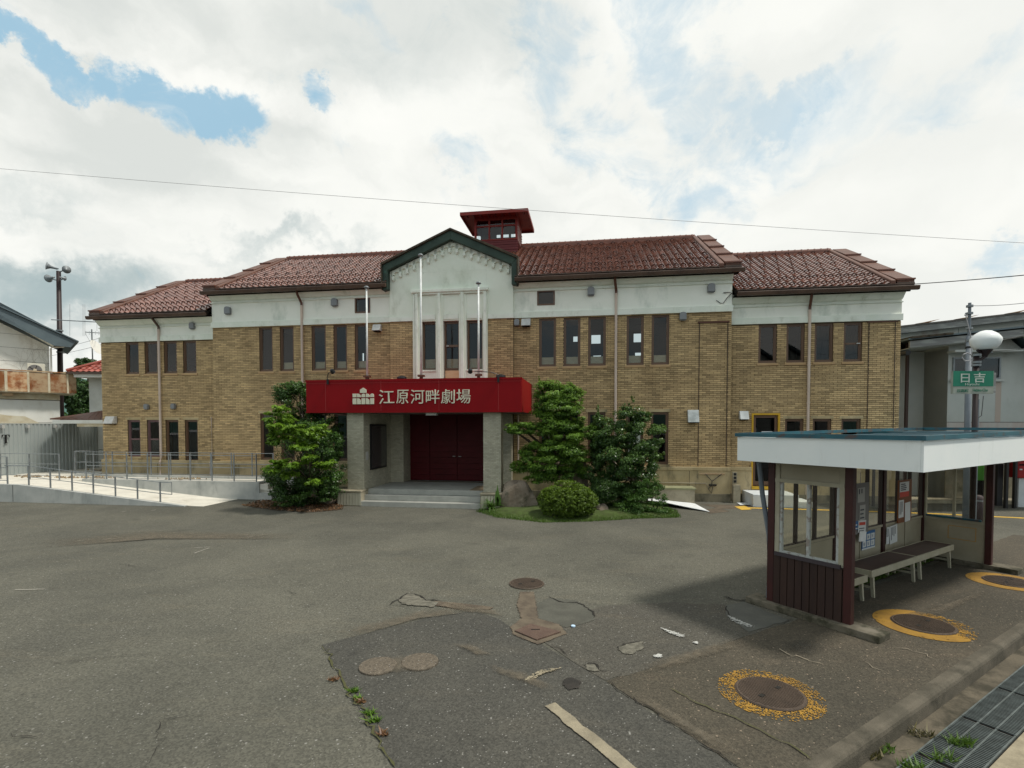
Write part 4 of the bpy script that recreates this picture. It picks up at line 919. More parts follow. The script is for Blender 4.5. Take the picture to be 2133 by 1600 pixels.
def sheet(name, pts, z, m, parent=GR, **k):
    return MB().add([(p_[0], p_[1], z) for p_ in pts], [tuple(range(len(pts)))]).build(name, m, parent, **k)
def gpts(l, z=0): return [ground(u, v, z) for u, v in l]
def rough_edge(pts, amp=.015, step=.12):
    out = []; n = len(pts)
    for i in range(n):
        a_, c_ = np.array(pts[i][:2]), np.array(pts[(i+1) % n][:2]); L = np.linalg.norm(c_-a_); k = max(1, int(L/step))
        if k > 60: out.append(a_); continue
        for q in range(k): out.append(a_+(c_-a_)*q/k+(rng.normal(0, amp, 2) if q else 0))
    return out
def softmat(name, c, c2, scale_=6, fine=.3, fs=70, thr=(.30, .62), na=1.1, ns=14, rough=.95):
    m = mat(name, c, c2, scale_, rough, fine=fine, fscale=fs); t = m.node_tree; B = NB(t)
    p = t.nodes['Principled BSDF']; o = t.nodes['Material Output']; tc = B.n('ShaderNodeTexCoord').outputs['Object']
    a_ = B.n('ShaderNodeAttribute', attribute_name='fade').outputs['Fac']
    k = B.smooth(B.math('ADD', a_, B.math('MULTIPLY', B.math('SUBTRACT', B.noise(tc, ns, 7, .7), .5), na)), *thr)
    tr_ = B.n('ShaderNodeBsdfTransparent'); mx = B.n('ShaderNodeMixShader'); B.link(k, mx.inputs[0]); B.link(tr_.outputs[0], mx.inputs[1]); B.link(p.outputs[0], mx.inputs[2]); B.link(mx.outputs[0], o.inputs[0]); return m
def soft(name, pts, z, m, inset=.05, out=.03, parent=None):
    """stain with a feathered, noisy rim: fade runs from 0 at the rim to 1 inside"""
    P_ = [np.array(p_[:2], float) for p_ in pts]; n = len(P_); ar = sum(P_[i][0]*P_[(i+1) % n][1]-P_[(i+1) % n][0]*P_[i][1] for i in range(n)); sg = 1 if ar > 0 else -1
    A_ = []; B_ = []
    for i in range(n):
        d = P_[(i+1) % n]-P_[i-1]; d = d/(np.linalg.norm(d)+1e-9); nn = np.array([-d[1], d[0]])*sg
        A_.append(P_[i]-nn*out); B_.append(P_[i]+nn*inset)
    q = MB(); q.add([(*p_, z) for p_ in A_+B_], [(i, (i+1) % n, n+(i+1) % n, n+i) for i in range(n)]+[tuple(range(n, 2*n))])
    me = q.mesh(name, m); f_ = me.attributes.new('fade', 'FLOAT', 'POINT'); f_.data.foreach_set('value', [0.]*n+[1.]*n)
    return link(name, me, parent or GR)
def radial(name, pts, z, m):
    P_ = [np.array(p_[:2], float) for p_ in pts]; P_ = [P_[i]*(1-t)+P_[(i+1) % len(P_)]*t for i in range(len(P_)) for t in (0, .25, .5, .75)]
    n = len(P_); c = sum(P_)/n; q = MB(); fr = (1.12, .8, .5, .22); V = [(*(c+(p_-c)*k), z) for k in fr for p_ in P_]+[(*c, z)]
    q.add(V, [(k*n+i, k*n+(i+1) % n, (k+1)*n+(i+1) % n, (k+1)*n+i) for k in range(3) for i in range(n)]+[(3*n+i, 3*n+(i+1) % n, 4*n) for i in range(n)])
    me = q.mesh(name, m); f_ = me.attributes.new('fade', 'FLOAT', 'POINT'); f_.data.foreach_set('value', [0.]*n+[.4]*n+[.8]*n+[1.]*n+[1.])
    return link(name, me, GR)
# island of coarse concrete under the shelter
p0 = FS.loc(ground(1263, 1420)); p1 = FS.loc(ground(1541, 1600)); topY = FS.loc(ground(1655, 1293))
isl = [lw(p0[0], p0[1]), lw(p1[0]-.02, KI+.0) if False else ground(1541, 1600), lw(FS.loc(ground(1541, 1600))[0]+.06, KI), lw(9.5, KI), lw(9.5, topY[1]+.15), lw(3.0, topY[1]+.12), lw(topY[0], topY[1])]
sheet('pavement_island', rough_edge(isl, .01, .15), .004, M_isl)
JX = FS.loc(ground(1541, 1600))[0]
# dark patches of newer asphalt
sheet('asphalt_patch', rough_edge(gpts([(670, 1344), (800, 1310), (890, 1288), (985, 1272), (1040, 1290), (1090, 1322), (1180, 1372), (1262, 1421), (1330, 1465), (1541, 1602), (1700, 1750), (900, 1750), (822, 1600)]), .008, .14), .004, M_asph2)
sheet('asphalt_patch', rough_edge(gpts([(1100, 1310), (1170, 1290), (1260, 1262), (1400, 1255), (1520, 1262), (1652, 1292), (1500, 1345), (1262, 1419), (1180, 1370)]), .015, .14), .005, M_asph3)
soft('asphalt_patch', rough_edge(gpts([(1145, 1246), (1200, 1252), (1238, 1275), (1237, 1293), (1180, 1308), (1120, 1290), (1110, 1262)]), .01, .1), .009, softmat('worn_grey_patch', (.085, .084, .068), (.065, .064, .052), 3, .4, 60, thr=(.2, .5)))
sheet('asphalt_patch', rough_edge(gpts([(1512, 1262), (1548, 1254), (1643, 1293), (1560, 1318), (1512, 1282)]), .01, .1), .010, mat('worn_grey_patch_small', (.10, .10, .085), (.08, .08, .07), 3, .9, fine=.35, fscale=60))
M_mud = softmat('dried_mud', (.125, .10, .07), (.075, .058, .042), 4, .25, 40)
# manhole-side mud stains
soft('mud_stain', gpts([(1083, 1234), (1113, 1234), (1118, 1262), (1122, 1290), (1165, 1302), (1182, 1322), (1120, 1345), (1068, 1325), (1062, 1308), (1085, 1290), (1075, 1262)]), .013, M_mud)
soft('mud_stain', gpts([(905, 1253), (960, 1258), (1030, 1266), (1015, 1272), (950, 1270), (900, 1262)]), .013, M_mud)
M_hole = softmat('broken_base', (.155, .145, .115), (.085, .08, .062), 14, .4, 70, ns=30, na=1.6)
M_tar = softmat('old_tar', (.022, .02, .017), (.035, .03, .025), 8, .3, 60)
M_sand_sun = softmat('sand_and_sun_band', (.15, .125, .09), (.11, .095, .07), 5, .3, 60, thr=(.3, 1.5), na=1.2)  # sandy ground; also colours the painted sunlit strip under the shelter
M_shade = softmat('painted_shadow', (.040, .038, .031), (.055, .051, .04), 3, .3, 60, thr=(.2, 1.7), na=1.3, ns=4)  # shelter roof's cast shadow, painted as a dark ground patch
for pl_ in ([(828, 1248), (850, 1238), (870, 1240), (885, 1250), (915, 1256), (905, 1266), (870, 1264), (835, 1260)], [(1285, 1352), (1310, 1340), (1340, 1338), (1342, 1352), (1318, 1366), (1298, 1364)], [(1216, 1386), (1240, 1385), (1255, 1398), (1238, 1402), (1220, 1396)]):
    soft('pothole', rough_edge(gpts(pl_), .012, .05), .014, M_hole, .03, .01)
soft('tar_spot', gpts([(1172, 1418), (1190, 1413), (1210, 1422), (1205, 1436), (1185, 1440), (1172, 1430)]), .014, M_tar, .04, .03)
for k, (pl_, mm) in enumerate([([(1060, 1205), (1100, 1196), (1140, 1205), (1138, 1232), (1098, 1240), (1058, 1228)], M_sand_sun), ([(900, 1250), (1060, 1275), (1075, 1290), (930, 1275)], M_sand_sun), ([(1630, 1335), (1700, 1330), (1745, 1350), (1690, 1378), (1610, 1356)], M_shade),
        ([(640, 1330), (900, 1262), (1010, 1258), (1000, 1275), (880, 1290), (668, 1350)], M_sand_sun), ([(1300, 1395), (1380, 1370), (1560, 1320), (1600, 1335), (1400, 1400), (1300, 1420)], M_sand_sun), ([(1280, 1432), (1330, 1440), (1480, 1530), (1600, 1600), (1540, 1600), (1400, 1512)], M_sand_sun),
        ([(740, 1395), (790, 1365), (890, 1360), (925, 1380), (890, 1405), (790, 1415)], M_sand_sun), ([(1000, 1380), (1100, 1400), (1180, 1440), (1150, 1450), (1010, 1400)], M_sand_sun), ([(930, 1340), (980, 1340), (1040, 1370), (1000, 1375)], M_sand_sun), ([(0, 1130), (300, 1100), (700, 1110), (720, 1125), (300, 1125), (0, 1150)], M_sand_sun), ([(1840, 1290), (1930, 1275), (2080, 1220), (2090, 1228), (1960, 1290), (1850, 1300)], M_sand_sun)]):  # last patch paints the sunlit band across the shelter floor
    radial('stain_sun_shade', gpts(pl_), .0175+.0002*k, mm)  # sandy stains plus one painted shadow and one painted sun band
# cracks
def crack(pix, w=.012, z=.016, m=M_crack, amp=.02, step=.06):
    pts = [np.array(ground(u, v)[:2]) for u, v in pix]; ln = []
    for i in range(len(pts)-1):
        k = max(1, int(np.linalg.norm(pts[i+1]-pts[i])/step))
        for q in range(k): ln.append(pts[i]+(pts[i+1]-pts[i])*q/k+rng.normal(0, amp, 2))
    ln.append(pts[-1]); m_ = MB(); vs = []; fs = []
    for i, p_ in enumerate(ln):
        d = ln[min(i+1, len(ln)-1)]-ln[max(i-1, 0)]; d /= np.linalg.norm(d)+1e-9; nn = np.array([-d[1], d[0]])
        ww = w*rng.uniform(.3, 1.3)*(0.3 if i in (0, len(ln)-1) else 1); vs += [(*(p_+nn*ww/2), z), (*(p_-nn*ww/2), z)]
    for i in range(len(ln)-1): fs.append((2*i, 2*i+1, 2*i+3, 2*i+2))
    m_.add(vs, fs); return m_.build('crack', m, GR)
crack([(806, 1262), (830, 1250), (848, 1238), (870, 1241), (890, 1251), (925, 1254)], .03); crack([(815, 1262), (850, 1262)], .02)
crack([(1144, 1244), (1165, 1254), (1205, 1259), (1225, 1270), (1239, 1287)], .022)
crack([(1130, 1343), (1160, 1348), (1175, 1360), (1182, 1368)], .018); crack([(1285, 1356), (1300, 1344), (1335, 1338)], .02); crack([(1215, 1388), (1240, 1385), (1262, 1402)], .028); crack([(1505, 1243), (1545, 1253), (1560, 1249)], .03); crack([(1512, 1262), (1510, 1272), (1520, 1285)], .02)
crack([(310, 1600), (330, 1560), (332, 1525), (345, 1500), (400, 1492), (425, 1494)], .008); crack([(26, 1460), (55, 1445)], .01); crack([(242, 1175), (285, 1182)], .01); crack([(590, 1233), (630, 1243)], .01); crack([(100, 1385), (180, 1375), (330, 1362)], .006); crack([(20, 1530), (80, 1540)], .008)
crack([(1390, 1435), (1450, 1465), (1500, 1488), (1600, 1530), (1660, 1560), (1690, 1586)], .016, m=mat('mossy_crack', (.06, .06, .02)))
crack([(1615, 1350), (1650, 1368), (1715, 1386)], .012, m=mat('pale_crack', (.27, .23, .17))); crack([(1870, 1352), (1925, 1364), (1945, 1375)], .009, m=D.materials['pale_crack']); crack([(1800, 1380), (1840, 1400)], .009, m=D.materials['pale_crack'])
crack([(672, 1350), (740, 1460), (780, 1530), (822, 1600)], .02, m=D.materials['mossy_crack']); crack([(1265, 1422), (1400, 1512), (1541, 1600)], .012)
# paint
def strip(a_, c_, wd, z, m, name='painted_line'):
    A_, C_ = np.array(ground(*a_)[:2]), np.array(ground(*c_)[:2]); d = (C_-A_)/np.linalg.norm(C_-A_); n = np.array([-d[1], d[0]])*wd/2
    return soft(name, rough_edge([A_+n, A_-n, C_-n, C_+n], .006, .1), z, m, .018, .006) if m.name in ('worn_paint_soft', 'faint_paint') else sheet(name, rough_edge([A_+n, A_-n, C_-n, C_+n], .008, .1), z, m)
strip((1145, 1470), (1335, 1625), .125, .0165, softmat('worn_paint_soft', (.27, .235, .165), (.19, .165, .118), 5, .35, 90, thr=(.3, .55), na=1.0, ns=22))
for q in [[(1378, 1311), (1400, 1318), (1425, 1326), (1420, 1330), (1395, 1321)], [(1516, 1285), (1545, 1297), (1570, 1307), (1560, 1309), (1530, 1298)], [(1362, 1368), (1375, 1366), (1378, 1371), (1366, 1372)], [(1445, 1341), (1452, 1340), (1452, 1344)], [(1095, 1419), (1120, 1401), (1165, 1394), (1160, 1398), (1125, 1405), (1105, 1421)]]:
    pp = [p_[:2] for p_ in gpts(q)]; c_ = sum(pp)/len(pp); fm = MB()
    for _ in range(170):
        i = random.randrange(len(pp)); t_ = random.random(); e_ = pp[i]*(1-t_)+pp[(i+1) % len(pp)]*t_; o_ = c_+(e_-c_)*random.random()**.5*random.choice((1, 1, 1.15)); r_ = random.uniform(.004, .016)
        a0_ = random.uniform(0, 6); fm.add([(o_[0]+r_*random.uniform(.5, 1.6)*math.cos(a0_+w_), o_[1]+r_*random.uniform(.5, 1.2)*math.sin(a0_+w_), .014+.00005*_) for w_ in (0, 1.3, 2.5, 3.8, 5.)], [(0, 1, 2, 3, 4)])
    fm.build('paint_fleck', M_whitep if q[0][0] != 1095 else M_line, GR)
for q in [((160, 1127), (175, 1127)), ((212, 1126), (232, 1121)), ((405, 1142), (438, 1140)), ((30, 1229), (92, 1228)), ((405, 1153), (436, 1142)), ((512, 1120), (530, 1117)), ((315, 1064), (325, 1062)), ((253, 1067), (263, 1065)), ((125, 1052), (129, 1051))]:
    strip(q[0], q[1], .05, .006, softmat('faint_paint', (.26, .25, .21), (.2, .19, .16), 5, .3, 60, ns=25, na=1.5) if 'faint_paint' not in D.materials else D.materials['faint_paint'], 'paint_fleck')
# yellow edge line along the building front
M_yl = mat('edge_line_yellow', (.60, .38, .055), (.50, .31, .045), 5, .8, fine=.2)
def yline(l, z=.006):
    for a_, c_ in zip(l[:-1], l[1:]): strip(a_, c_, .19, z, M_yl)
yline([(1545, 1058), (1660, 1061), (1790, 1065)]); yline([(1791, 1065), (1960, 1071), (2140, 1080), (2400, 1093)]); sheet('painted_line', gpts([(1530, 1056), (1552, 1054), (1566, 1062), (1545, 1063)]), .010, M_yl)
# manhole covers
def manhole(u, v, r, ring, label, worn=0, arc=None, asph=False):
    c = ground(u, v); T = thing('manhole_cover', label, 'manhole cover', (c[0], c[1], 0), LA, 'round manhole covers')
    pr = [(r*.999, .005), (r, .014), (r*.985, .022)]
    MB().lathe((0, 0, 0), pr, 40).build('lid', M_cov if asph else M_iron, T)
    if not asph:
        st = MB(); k = -r
        while k < r:
            h_ = math.sqrt(max(0, (r*.93)**2-k*k))
            if h_ > .02: st.box(k, k+.010, -h_, h_, .022, .027)
            k += .024
        st.build('tread_ribs', M_iron, T, kind='stuff')
        for sx in (-.45, .45): MB().box(sx*r-.03, sx*r+.03, -.02, .02, .0275, .030).build('lift_slot', M_crack, T)
        fl = MB(); vs = []; fs = []
        for k in range(48):
            w_ = 2*math.pi*k/48; vs += [(r*1.0*math.cos(w_), r*math.sin(w_), .012), (r*1.03*math.cos(w_), r*1.03*math.sin(w_), .012)]
            fs.append((2*k, 2*k+1, (2*k+3) % 96, (2*k+2) % 96))
        fl.add(vs, fs).build('rim', M_iron, T)
    if ring:
        m_ = MB(); r0, r1 = r*1.04, ring; cells = 34; nA = 210
        nz = lambda a_, b__: .5+.5*math.sin(a_*7+b__*11)*math.sin(a_*3.1-b__*5)+.25*math.sin(a_*23+b__*17)
        for i in range(nA):
            w0, w1 = 2*math.pi*i/nA, 2*math.pi*(i+1)/nA
            for j in range(cells//2):
                ra, rb_ = r0+(r1-r0)*j/(cells/2), r0+(r1-r0)*(j+1)/(cells/2)
                wear = worn + (max(0, min(.62, (math.cos(w0-arc)-.25)*1.3)) if arc else 0) + .25*(j/(cells/2)-.5)*(worn > 0)
                if random.random()*.75+nz(w0, ra)*.35 < wear: continue
                m_.add([(ra*math.cos(w0), ra*math.sin(w0), .010), (rb_*math.cos(w0), rb_*math.sin(w0), .010), (rb_*math.cos(w1), rb_*math.sin(w1), .010), (ra*math.cos(w1), ra*math.sin(w1), .010)], [(0, 1, 2, 3)])
        m_.build('yellow_ring', M_orange, T, kind='stuff')
    return T
manhole(1604, 1446, .305, .475, 'nearest brown iron manhole cover with a badly worn yellow painted ring', .60)
manhole(1923, 1302, .335, .54, 'brown iron manhole cover beside the shelter with a yellow ring worn on one side', .05, arc=-.75)
manhole(2102, 1213, .33, .54, 'iron manhole cover with yellow ring cut by the right edge of the photo', .05)
manhole(1097, 1217, .28, 0, 'round ribbed rusty manhole cover without any ring, in the open asphalt')
M_cov = asphalt('cover_fill', (.10, .082, .06), (.12, .10, .075), (.14, .11, .08), .5)
manhole(787, 1390, .20, 0, 'round cover filled with asphalt, the left one of the pair', asph=True)
manhole(875, 1381, .20, 0, 'round cover filled with asphalt, the right one of the pair with dry leaves on it', asph=True)
c = gpts([(1072, 1318), (1105, 1304), (1168, 1320), (1118, 1337)])
T = thing('square_cover', 'square rusty chequered steel cover sitting crooked in mud', 'drain cover', c[0]); q0 = c[0]
MB().hexa([(*(p_-q0)[:2], .014) for p_ in c][::-1], [(*(p_-q0)[:2], .03) for p_ in c][::-1]).build('plate', mat('rusty_plate', (.115, .075, .055), (.09, .056, .042), 8, .6, bump=.5, bscale=90), T)
d_ = (c[2]-c[0])*.5; MB().box(d_[0]-.08, d_[0]+.03, d_[1]+.03, d_[1]+.05, .031, .034).build('lift_slot', M_crack, T)

# ------------------------------------------------------------------ concrete ramp and terrace (theatre frame)
RP = thing('access_ramp', 'pale concrete wheelchair ramp and terrace beside the left wing', 'ramp', O, -8.7)
def prof(x): return .60 if x < -22.7 else max(.035, .60-(x+22.7)*(.565/6.0))
MB().prism([(-27.5, -3.75, 0), (-16.45, -3.75, 0), (-16.45, -3.75, .035), (-22.7, -3.75, .60), (-27.5, -3.75, .60)], (0, .15, 0)).build('front_wall', M_conc, RP, bevel=.008)
for x in (-25.5, -22.9): MB().box(x, x+.012, -3.754, -3.748, .02, .58).build('joint', M_crack, RP)
MB().prism([(-22.7, -3.6, 0), (-15.9, -3.6, 0), (-15.9, -3.6, .008), (-16.6, -3.6, .02), (-22.7, -3.6, .565)], (0, 1.6, 0)).build('ramp_slab', M_slab, RP)
MB().box(-27.5, -22.701, -3.6, -2.0, 0, .565).build('landing_slab', M_slab, RP)
MB().box(-22.2, -15.25, -2.0, -1.85, 0, .62).build('rear_wall', M_conc, RP, bevel=.008)
MB().box(-15.25, -15.05, -2.02, -.9, 0, .62).build('end_wall', M_conc, RP, bevel=.008)
MB().box(-27.5, -15.25, -1.85, -.75, 0, .56).build('terrace_slab', M_slab, RP); MB().box(-27.5, -22.2, -2.0, -1.851, 0, .562).build('terrace_slab', M_slab, RP)
MB().box(-27.5, -24.1, -.749, 4, 0, .558).build('terrace_slab', M_slab, RP)
MB().box(-24.0, -14.5, -.75, -.62, 0, .66).build('low_kerb', M_conc, RP, bevel=.006)
MB().box(-24.0, -14.5, -.62, .40, 0, .50).build('planting_strip', M_soil, RP)
for k in range(3): MB().box(-15.05+.0, -14.75+.34*k, -1.98+0*k, -.9, 0+.0, .54-.18*k).build('stair', M_slab, RP, bevel=.006)
MB().box(-14.95, -14.5, -2.16, -2.0, 0, .26).build('stair_cheek', M_conc, RP)
# railings: slim galvanised
def railing(pts, posts_h, rails, label, slope=False):
    T = thing('railing', label, 'railing', O, -8.7, 'galvanised handrails of the ramp')
    def zb(x, y): return prof(x) if slope else .60
    for (x, y) in pts: MB().box(x-.013, x+.013, y-.02, y+.02, zb(x, y)-.05, zb(x, y)+posts_h).build('post', M_steel, T)
    for h_ in rails:
        MB().tube([(x, y, zb(x, y)+h_) for x, y in pts], .011, 8).build('rail', M_steel, T)
    return T
px_ = [-23.3, -22.35, -21.5, -20.66, -19.85, -19.02, -18.2, -17.37]
T = railing([(x, -3.67) for x in px_[1:]], .66, (.66, .30), 'sloping low handrail along the front edge of the ramp', True)
MB().tube([(-17.37, -3.67, prof(-17.37)+.66), (-16.95, -3.67, prof(-17.37)+.66), (-16.95, -3.67, prof(-17.37)+.28), (-17.37, -3.67, prof(-17.37)+.30)], .016, 8).build('end_loop', M_steel, T)
MB().tube([(-23.3, -3.67, 1.22), (-22.35, -3.67, prof(-22.35)+.66)], .016, 8).build('rail', M_steel, T)
railing([(-27.0+.95*k, -3.67) for k in range(5)], .92, (.92, .55, .12), 'tall handrail on the front wall at the far left')
railing([(-27.0+1.3*k, -2.05) for k in range(4)], .92, (.92, .55, .12), 'second handrail behind it on the landing, at the far left')
railing([(-22.1+.86*k, -1.92) for k in range(9)], .98, (.92, .50, .06), 'front one of the two long handrails on the terrace')
railing([(-24.0+.86*k, -.70) for k in range(11)], .95, (.93, .52, .10), 'rear one of the two long handrails, next to the brick wing')
railing([(-24.1, -.6), (-24.1, .6), (-24.1, 1.8), (-24.1, 3.0)], .95, (.95, .5, .1), 'short handrail turning back round the corner of the left wing')
for cxr, cyr in ((-25.2, -1.2), (-23.6, -1.3), (-22.4, -1.2), (-18.9, -1.1), (-24.8, 1.5)):
    m_ = MB()
    for k in range(60):
        r = random.gauss(0, .35); q = random.gauss(0, .12); s_ = random.uniform(.015, .06)
        m_.add([(cxr+r+s_*math.cos(w), cyr+q+s_*.7*math.sin(w), .565) for w in (0, 1.3, 2.6, 3.9, 5.2)]+[(cxr+r, cyr+q, .565+s_*1.6)], [(0, 1, 5), (1, 2, 5), (2, 3, 5), (3, 4, 5), (4, 0, 5)], random.random())
    m_.build('rubble', mat('rubble_earth', (.22, .15, .085), (.34, .27, .17), 6, 1, tint=.4) if 'rubble_earth' not in D.materials else D.materials['rubble_earth'], RP, kind='stuff')

# concrete box bench, white step block, white sheet
x0, y0, _ = FR.g(1300, 1045); x1 = FR.g(1452, 1045)[0]
T = thing('concrete_box', 'long low weathered concrete box against the wall, right of the bushes', 'concrete box', O, -8.7)
MB().box(-3.6, -.35, -.75, -.12, 0, .47).build('body', M_conc_old, T); MB().box(-3.64, -.31, -.79, -.12, .471, .53).build('lid', mat('mossy_lid', (.26, .26, .15), (.2, .2, .11), 3, .9), T, bevel=.008); MB().box(-1.6, -1.585, -.754, -.749, 0, .47).build('joint', M_crack, T)
T = thing('doorstep', 'white painted stepped block in front of the yellow framed door', 'step', O, -8.7)
bx0 = FR.g(1556, 1050)[0]
MB().box(bx0, bx0+1.35, -1.05, YW-.13, 0, .40).build('upper_step', M_blockw, T, bevel=.015); MB().box(bx0+1.35, bx0+1.75, -1.05, -.2, 0, .2).build('lower_step', M_blockw, T, bevel=.015)
T = thing('white_sheet', 'curled white sheet lying on the ground to the right of the bushes', 'sheet', (0, 0, 0))
cs = [ground(1350, 1052), ground(1478, 1067), ground(1440, 1046), ground(1345, 1038)]
vs = []; fs = []; NU = 12; NV = 4
for j in range(NV+1):
    for i in range(NU+1):
        s_, t_ = i/NU, j/NV; p_ = (cs[0]*(1-s_)+cs[1]*s_)*(1-t_)+(cs[3]*(1-s_)+cs[2]*s_)*t_
        vs.append((p_[0], p_[1], .02+.13*(1-s_)**.7*1.0+.03*math.sin(s_*5+t_*2)*(1-s_)))
for j in range(NV):
    for i in range(NU): a_ = j*(NU+1)+i; fs.append((a_, a_+1, a_+NU+2, a_+NU+1))
o = MB().add(vs, fs).build('sheet_panel', M_sheet, T); md = o.modifiers.new('thick', 'SOLIDIFY'); md.thickness = .015
sheet('pale_slab', gpts([(1535, 1049), (1560, 1049), (1568, 1053), (1542, 1054)]), .03, M_blockw)
soft('mud_stain', gpts([(1460, 1062), (1500, 1058), (1520, 1066), (1480, 1070)]), .006, M_mud)
soft('mud_stain', gpts([(1460, 1051), (1560, 1052), (1640, 1062), (1500, 1060)]), .004, M_mud)
# second strip of white sheet between stone and pillar
T = thing('white_board', 'white board leaning behind the tall garden stone', 'board', (0, 0, 0)); p_ = ground(1118, 1036)
MB().hexa([(p_[0]-.9, p_[1]+.8, .25), (p_[0]+.1, p_[1]+.5, .25), (p_[0]+.1, p_[1]+.9, .28), (p_[0]-.9, p_[1]+1.2, .28)], [(p_[0]-.9, p_[1]+.8, .29), (p_[0]+.1, p_[1]+.5, .29), (p_[0]+.1, p_[1]+.9, .32), (p_[0]-.9, p_[1]+1.2, .32)]).build('panel', M_sheet, T)
MB().box(p_[0]-.85, p_[0]-.75, p_[1]+.8, p_[1]+.95, 0, .25).build('foot', M_conc_old, T); MB().box(p_[0]-.05, p_[0]+.05, p_[1]+.6, p_[1]+.75, 0, .25).build('foot', M_conc_old, T)

# ------------------------------------------------------------------ bus shelter (frame: x along the kerb, y away from the road)
BL, BD = 5.2, 1.1
SH = thing('bus_shelter', 'nearer bus shelter with broad white fascia, teal roof edge and maroon posts', 'bus shelter', B0, LA)
def sh(): return MB()
for x0, x1 in ((-.10, .20), (BL-.12, BL+.22)): MB().box(x0, x1, -.36, BD+.26, 0, .09).build('footing', M_footc, SH, bevel=.012)
MB().box(.2, BL-.12, BD-.12, BD+.12, 0, .05).build('footing', M_conc_old, SH)
def post(x, y, w=.095): MB().box(x, x+w, y, y+w, .06, 2.14).build('post', M_post, SH, bevel=.006)
for x in (0, BL-.095):
    post(x, 0); post(x, BD-.095)
post(1.72, BD-.095); post(3.40, BD-.095)
# roof
rx0, rx1, ry0, ry1 = -.46, BL+.55, -.87, 1.28
MB().box(rx0+.03, rx1-.03, ry0+.03, ry1-.03, 2.13, 2.17).build('soffit', mat('shelter_soffit', (.20, .19, .16)), SH)
seg = [rx0, 1.16, 3.4, rx1]
for a_, c_ in zip(seg[:-1], seg[1:]):
    MB().box(a_+.002, c_-.002, ry0, ry0+.025, 2.10, 2.434).build('fascia_board', M_shw, SH); MB().box(a_+.002, c_-.002, ry1-.025, ry1, 2.10, 2.43).build('fascia_board', M_shw, SH)
MB().box(rx0, rx0+.025, ry0+.026, ry1-.026, 2.10, 2.43).build('fascia_board', M_shw, SH); MB().box(rx1-.025, rx1, ry0+.026, ry1-.026, 2.10, 2.43).build('fascia_board', M_shw, SH)
def rz(x): return .010*(x-rx0)
def slab(mb, xa, xb, ya, yb, za, zb_): return mb.hexa([(xa, ya, za+rz(xa)), (xb, ya, za+rz(xb)), (xb, yb, za+rz(xb)), (xa, yb, za+rz(xa))], [(xa, ya, zb_+rz(xa)), (xb, ya, zb_+rz(xb)), (xb, yb, zb_+rz(xb)), (xa, yb, zb_+rz(xa))])
e = .025
for bx_ in ((rx0-e, rx1+e, ry0-e, ry0+.02), (rx0-e, rx1+e, ry1-.02, ry1+e), (rx0-e, rx0+.02, ry0+.021, ry1-.021), (rx1-.02, rx1+e, ry0+.021, ry1-.021)):
    slab(MB(), *bx_, 2.435, 2.485).build('roof_edge', M_teal, SH)
slab(MB(), rx0+.02, rx1-.02, ry0+.02, ry1-.02, 2.385, 2.400).build('roof_sheet', M_roofm, SH)
x = rx0+.3
while x < rx1: MB().box(x, x+.03, ry0+.02, ry1-.02, 2.400+rz(x), 2.412+rz(x)).build('roof_rib', M_roofm, SH); x += .62
MB().tube([(.12, BD+.04, .09), (.11, BD+.04, 1.0), (.03, BD+.10, 1.6), (-.03, BD+.13, 2.12)], .035, 8).build('downpipe', M_gpole, SH)
# generic glazed bay: plane along local axis; ax='x' (back wall) or 'y' (end walls)
SILLH, TOPH = .84, 1.93
def bx(ax, a0, a1, b0, b1, z0, z1, name, m, par, **k):
    q = MB().box(a0, a1, b0, b1, z0, z1) if ax == 'x' else MB().box(b0, b1, a0, a1, z0, z1)
    return q.build(name, m, par, **k)
def bay(ax, a0, a1, b, frame, lower, top=True, mull=1, zt=TOPH, boards=False, side=1):
    w = bx(ax, a0, a1, b-.03, b+.03, SILLH-.05, SILLH, 'window_sill', frame, SH)
    F_ = MB(); t = .030 if ax == 'y' else .04
    def fb(p, q, z0, z1, d=.025):
        (F_.box(p, q, b-d, b+d, z0, z1) if ax == 'x' else F_.box(b-d, b+d, p, q, z0, z1))
    fb(a0, a0+t, SILLH+.001, zt); fb(a1-t, a1, SILLH+.001, zt); fb(a0+t, a1-t, zt-t, zt)
    for k in range(mull): 
        c_ = a0+(a1-a0)*(k+1)/(mull+1); fb(c_-.02, c_+.02, SILLH+.001, zt-t)
    W_ = F_.build('window', frame, SH)
    for k in range(mull+1):
        p, q = a0+(a1-a0)*k/(mull+1)+.035*(k == 0)+.018, a0+(a1-a0)*(k+1)/(mull+1)-.018-.02*(k == mull)
        bx(ax, p-.003, q+.003, b-.003+.008*(k % 2), b+.003+.008*(k % 2), SILLH+.002, zt-t+.002, 'pane', M_glassc, W_)
    if zt < 2.1: bx(ax, a0, a1, b-.02, b+.02, zt+.001, 2.129, 'top_panel', lower if not boards else M_beige, SH)
    if not boards:
        bx(ax, a0, a1, b-.012, b+.012, .06, SILLH-.051, 'lower_panel', lower, SH)
    else:
        bx(ax, a0, a1, b+.012, b+.024, .06, SILLH-.051, 'lower_panel', M_beige, SH)
        n = 9; w_ = (a1-a0)/n
        for k in range(n):
            me = MB(); (me.box(a0+k*w_+.006, a0+(k+1)*w_-.006, b-.014-.004*random.random(), b+.011, .08, SILLH-.051, tint=random.random()) if ax == 'x' else me.box(b-.014-.004*random.random(), b+.011, a0+k*w_+.006, a0+(k+1)*w_-.006, .08, SILLH-.051, tint=random.random()))
            me.build('board', M_board, SH)
    return W_
bay('y', .165, BD-.165, .05, M_worn, M_beige, mull=1, zt=1.84, boards=False)
for ya_, yb_ in ((.097, .163), (BD-.163, BD-.097)): MB().box(.015, .085, ya_, yb_, .06, 2.129).build('stile', M_benchw, SH, bevel=.004)
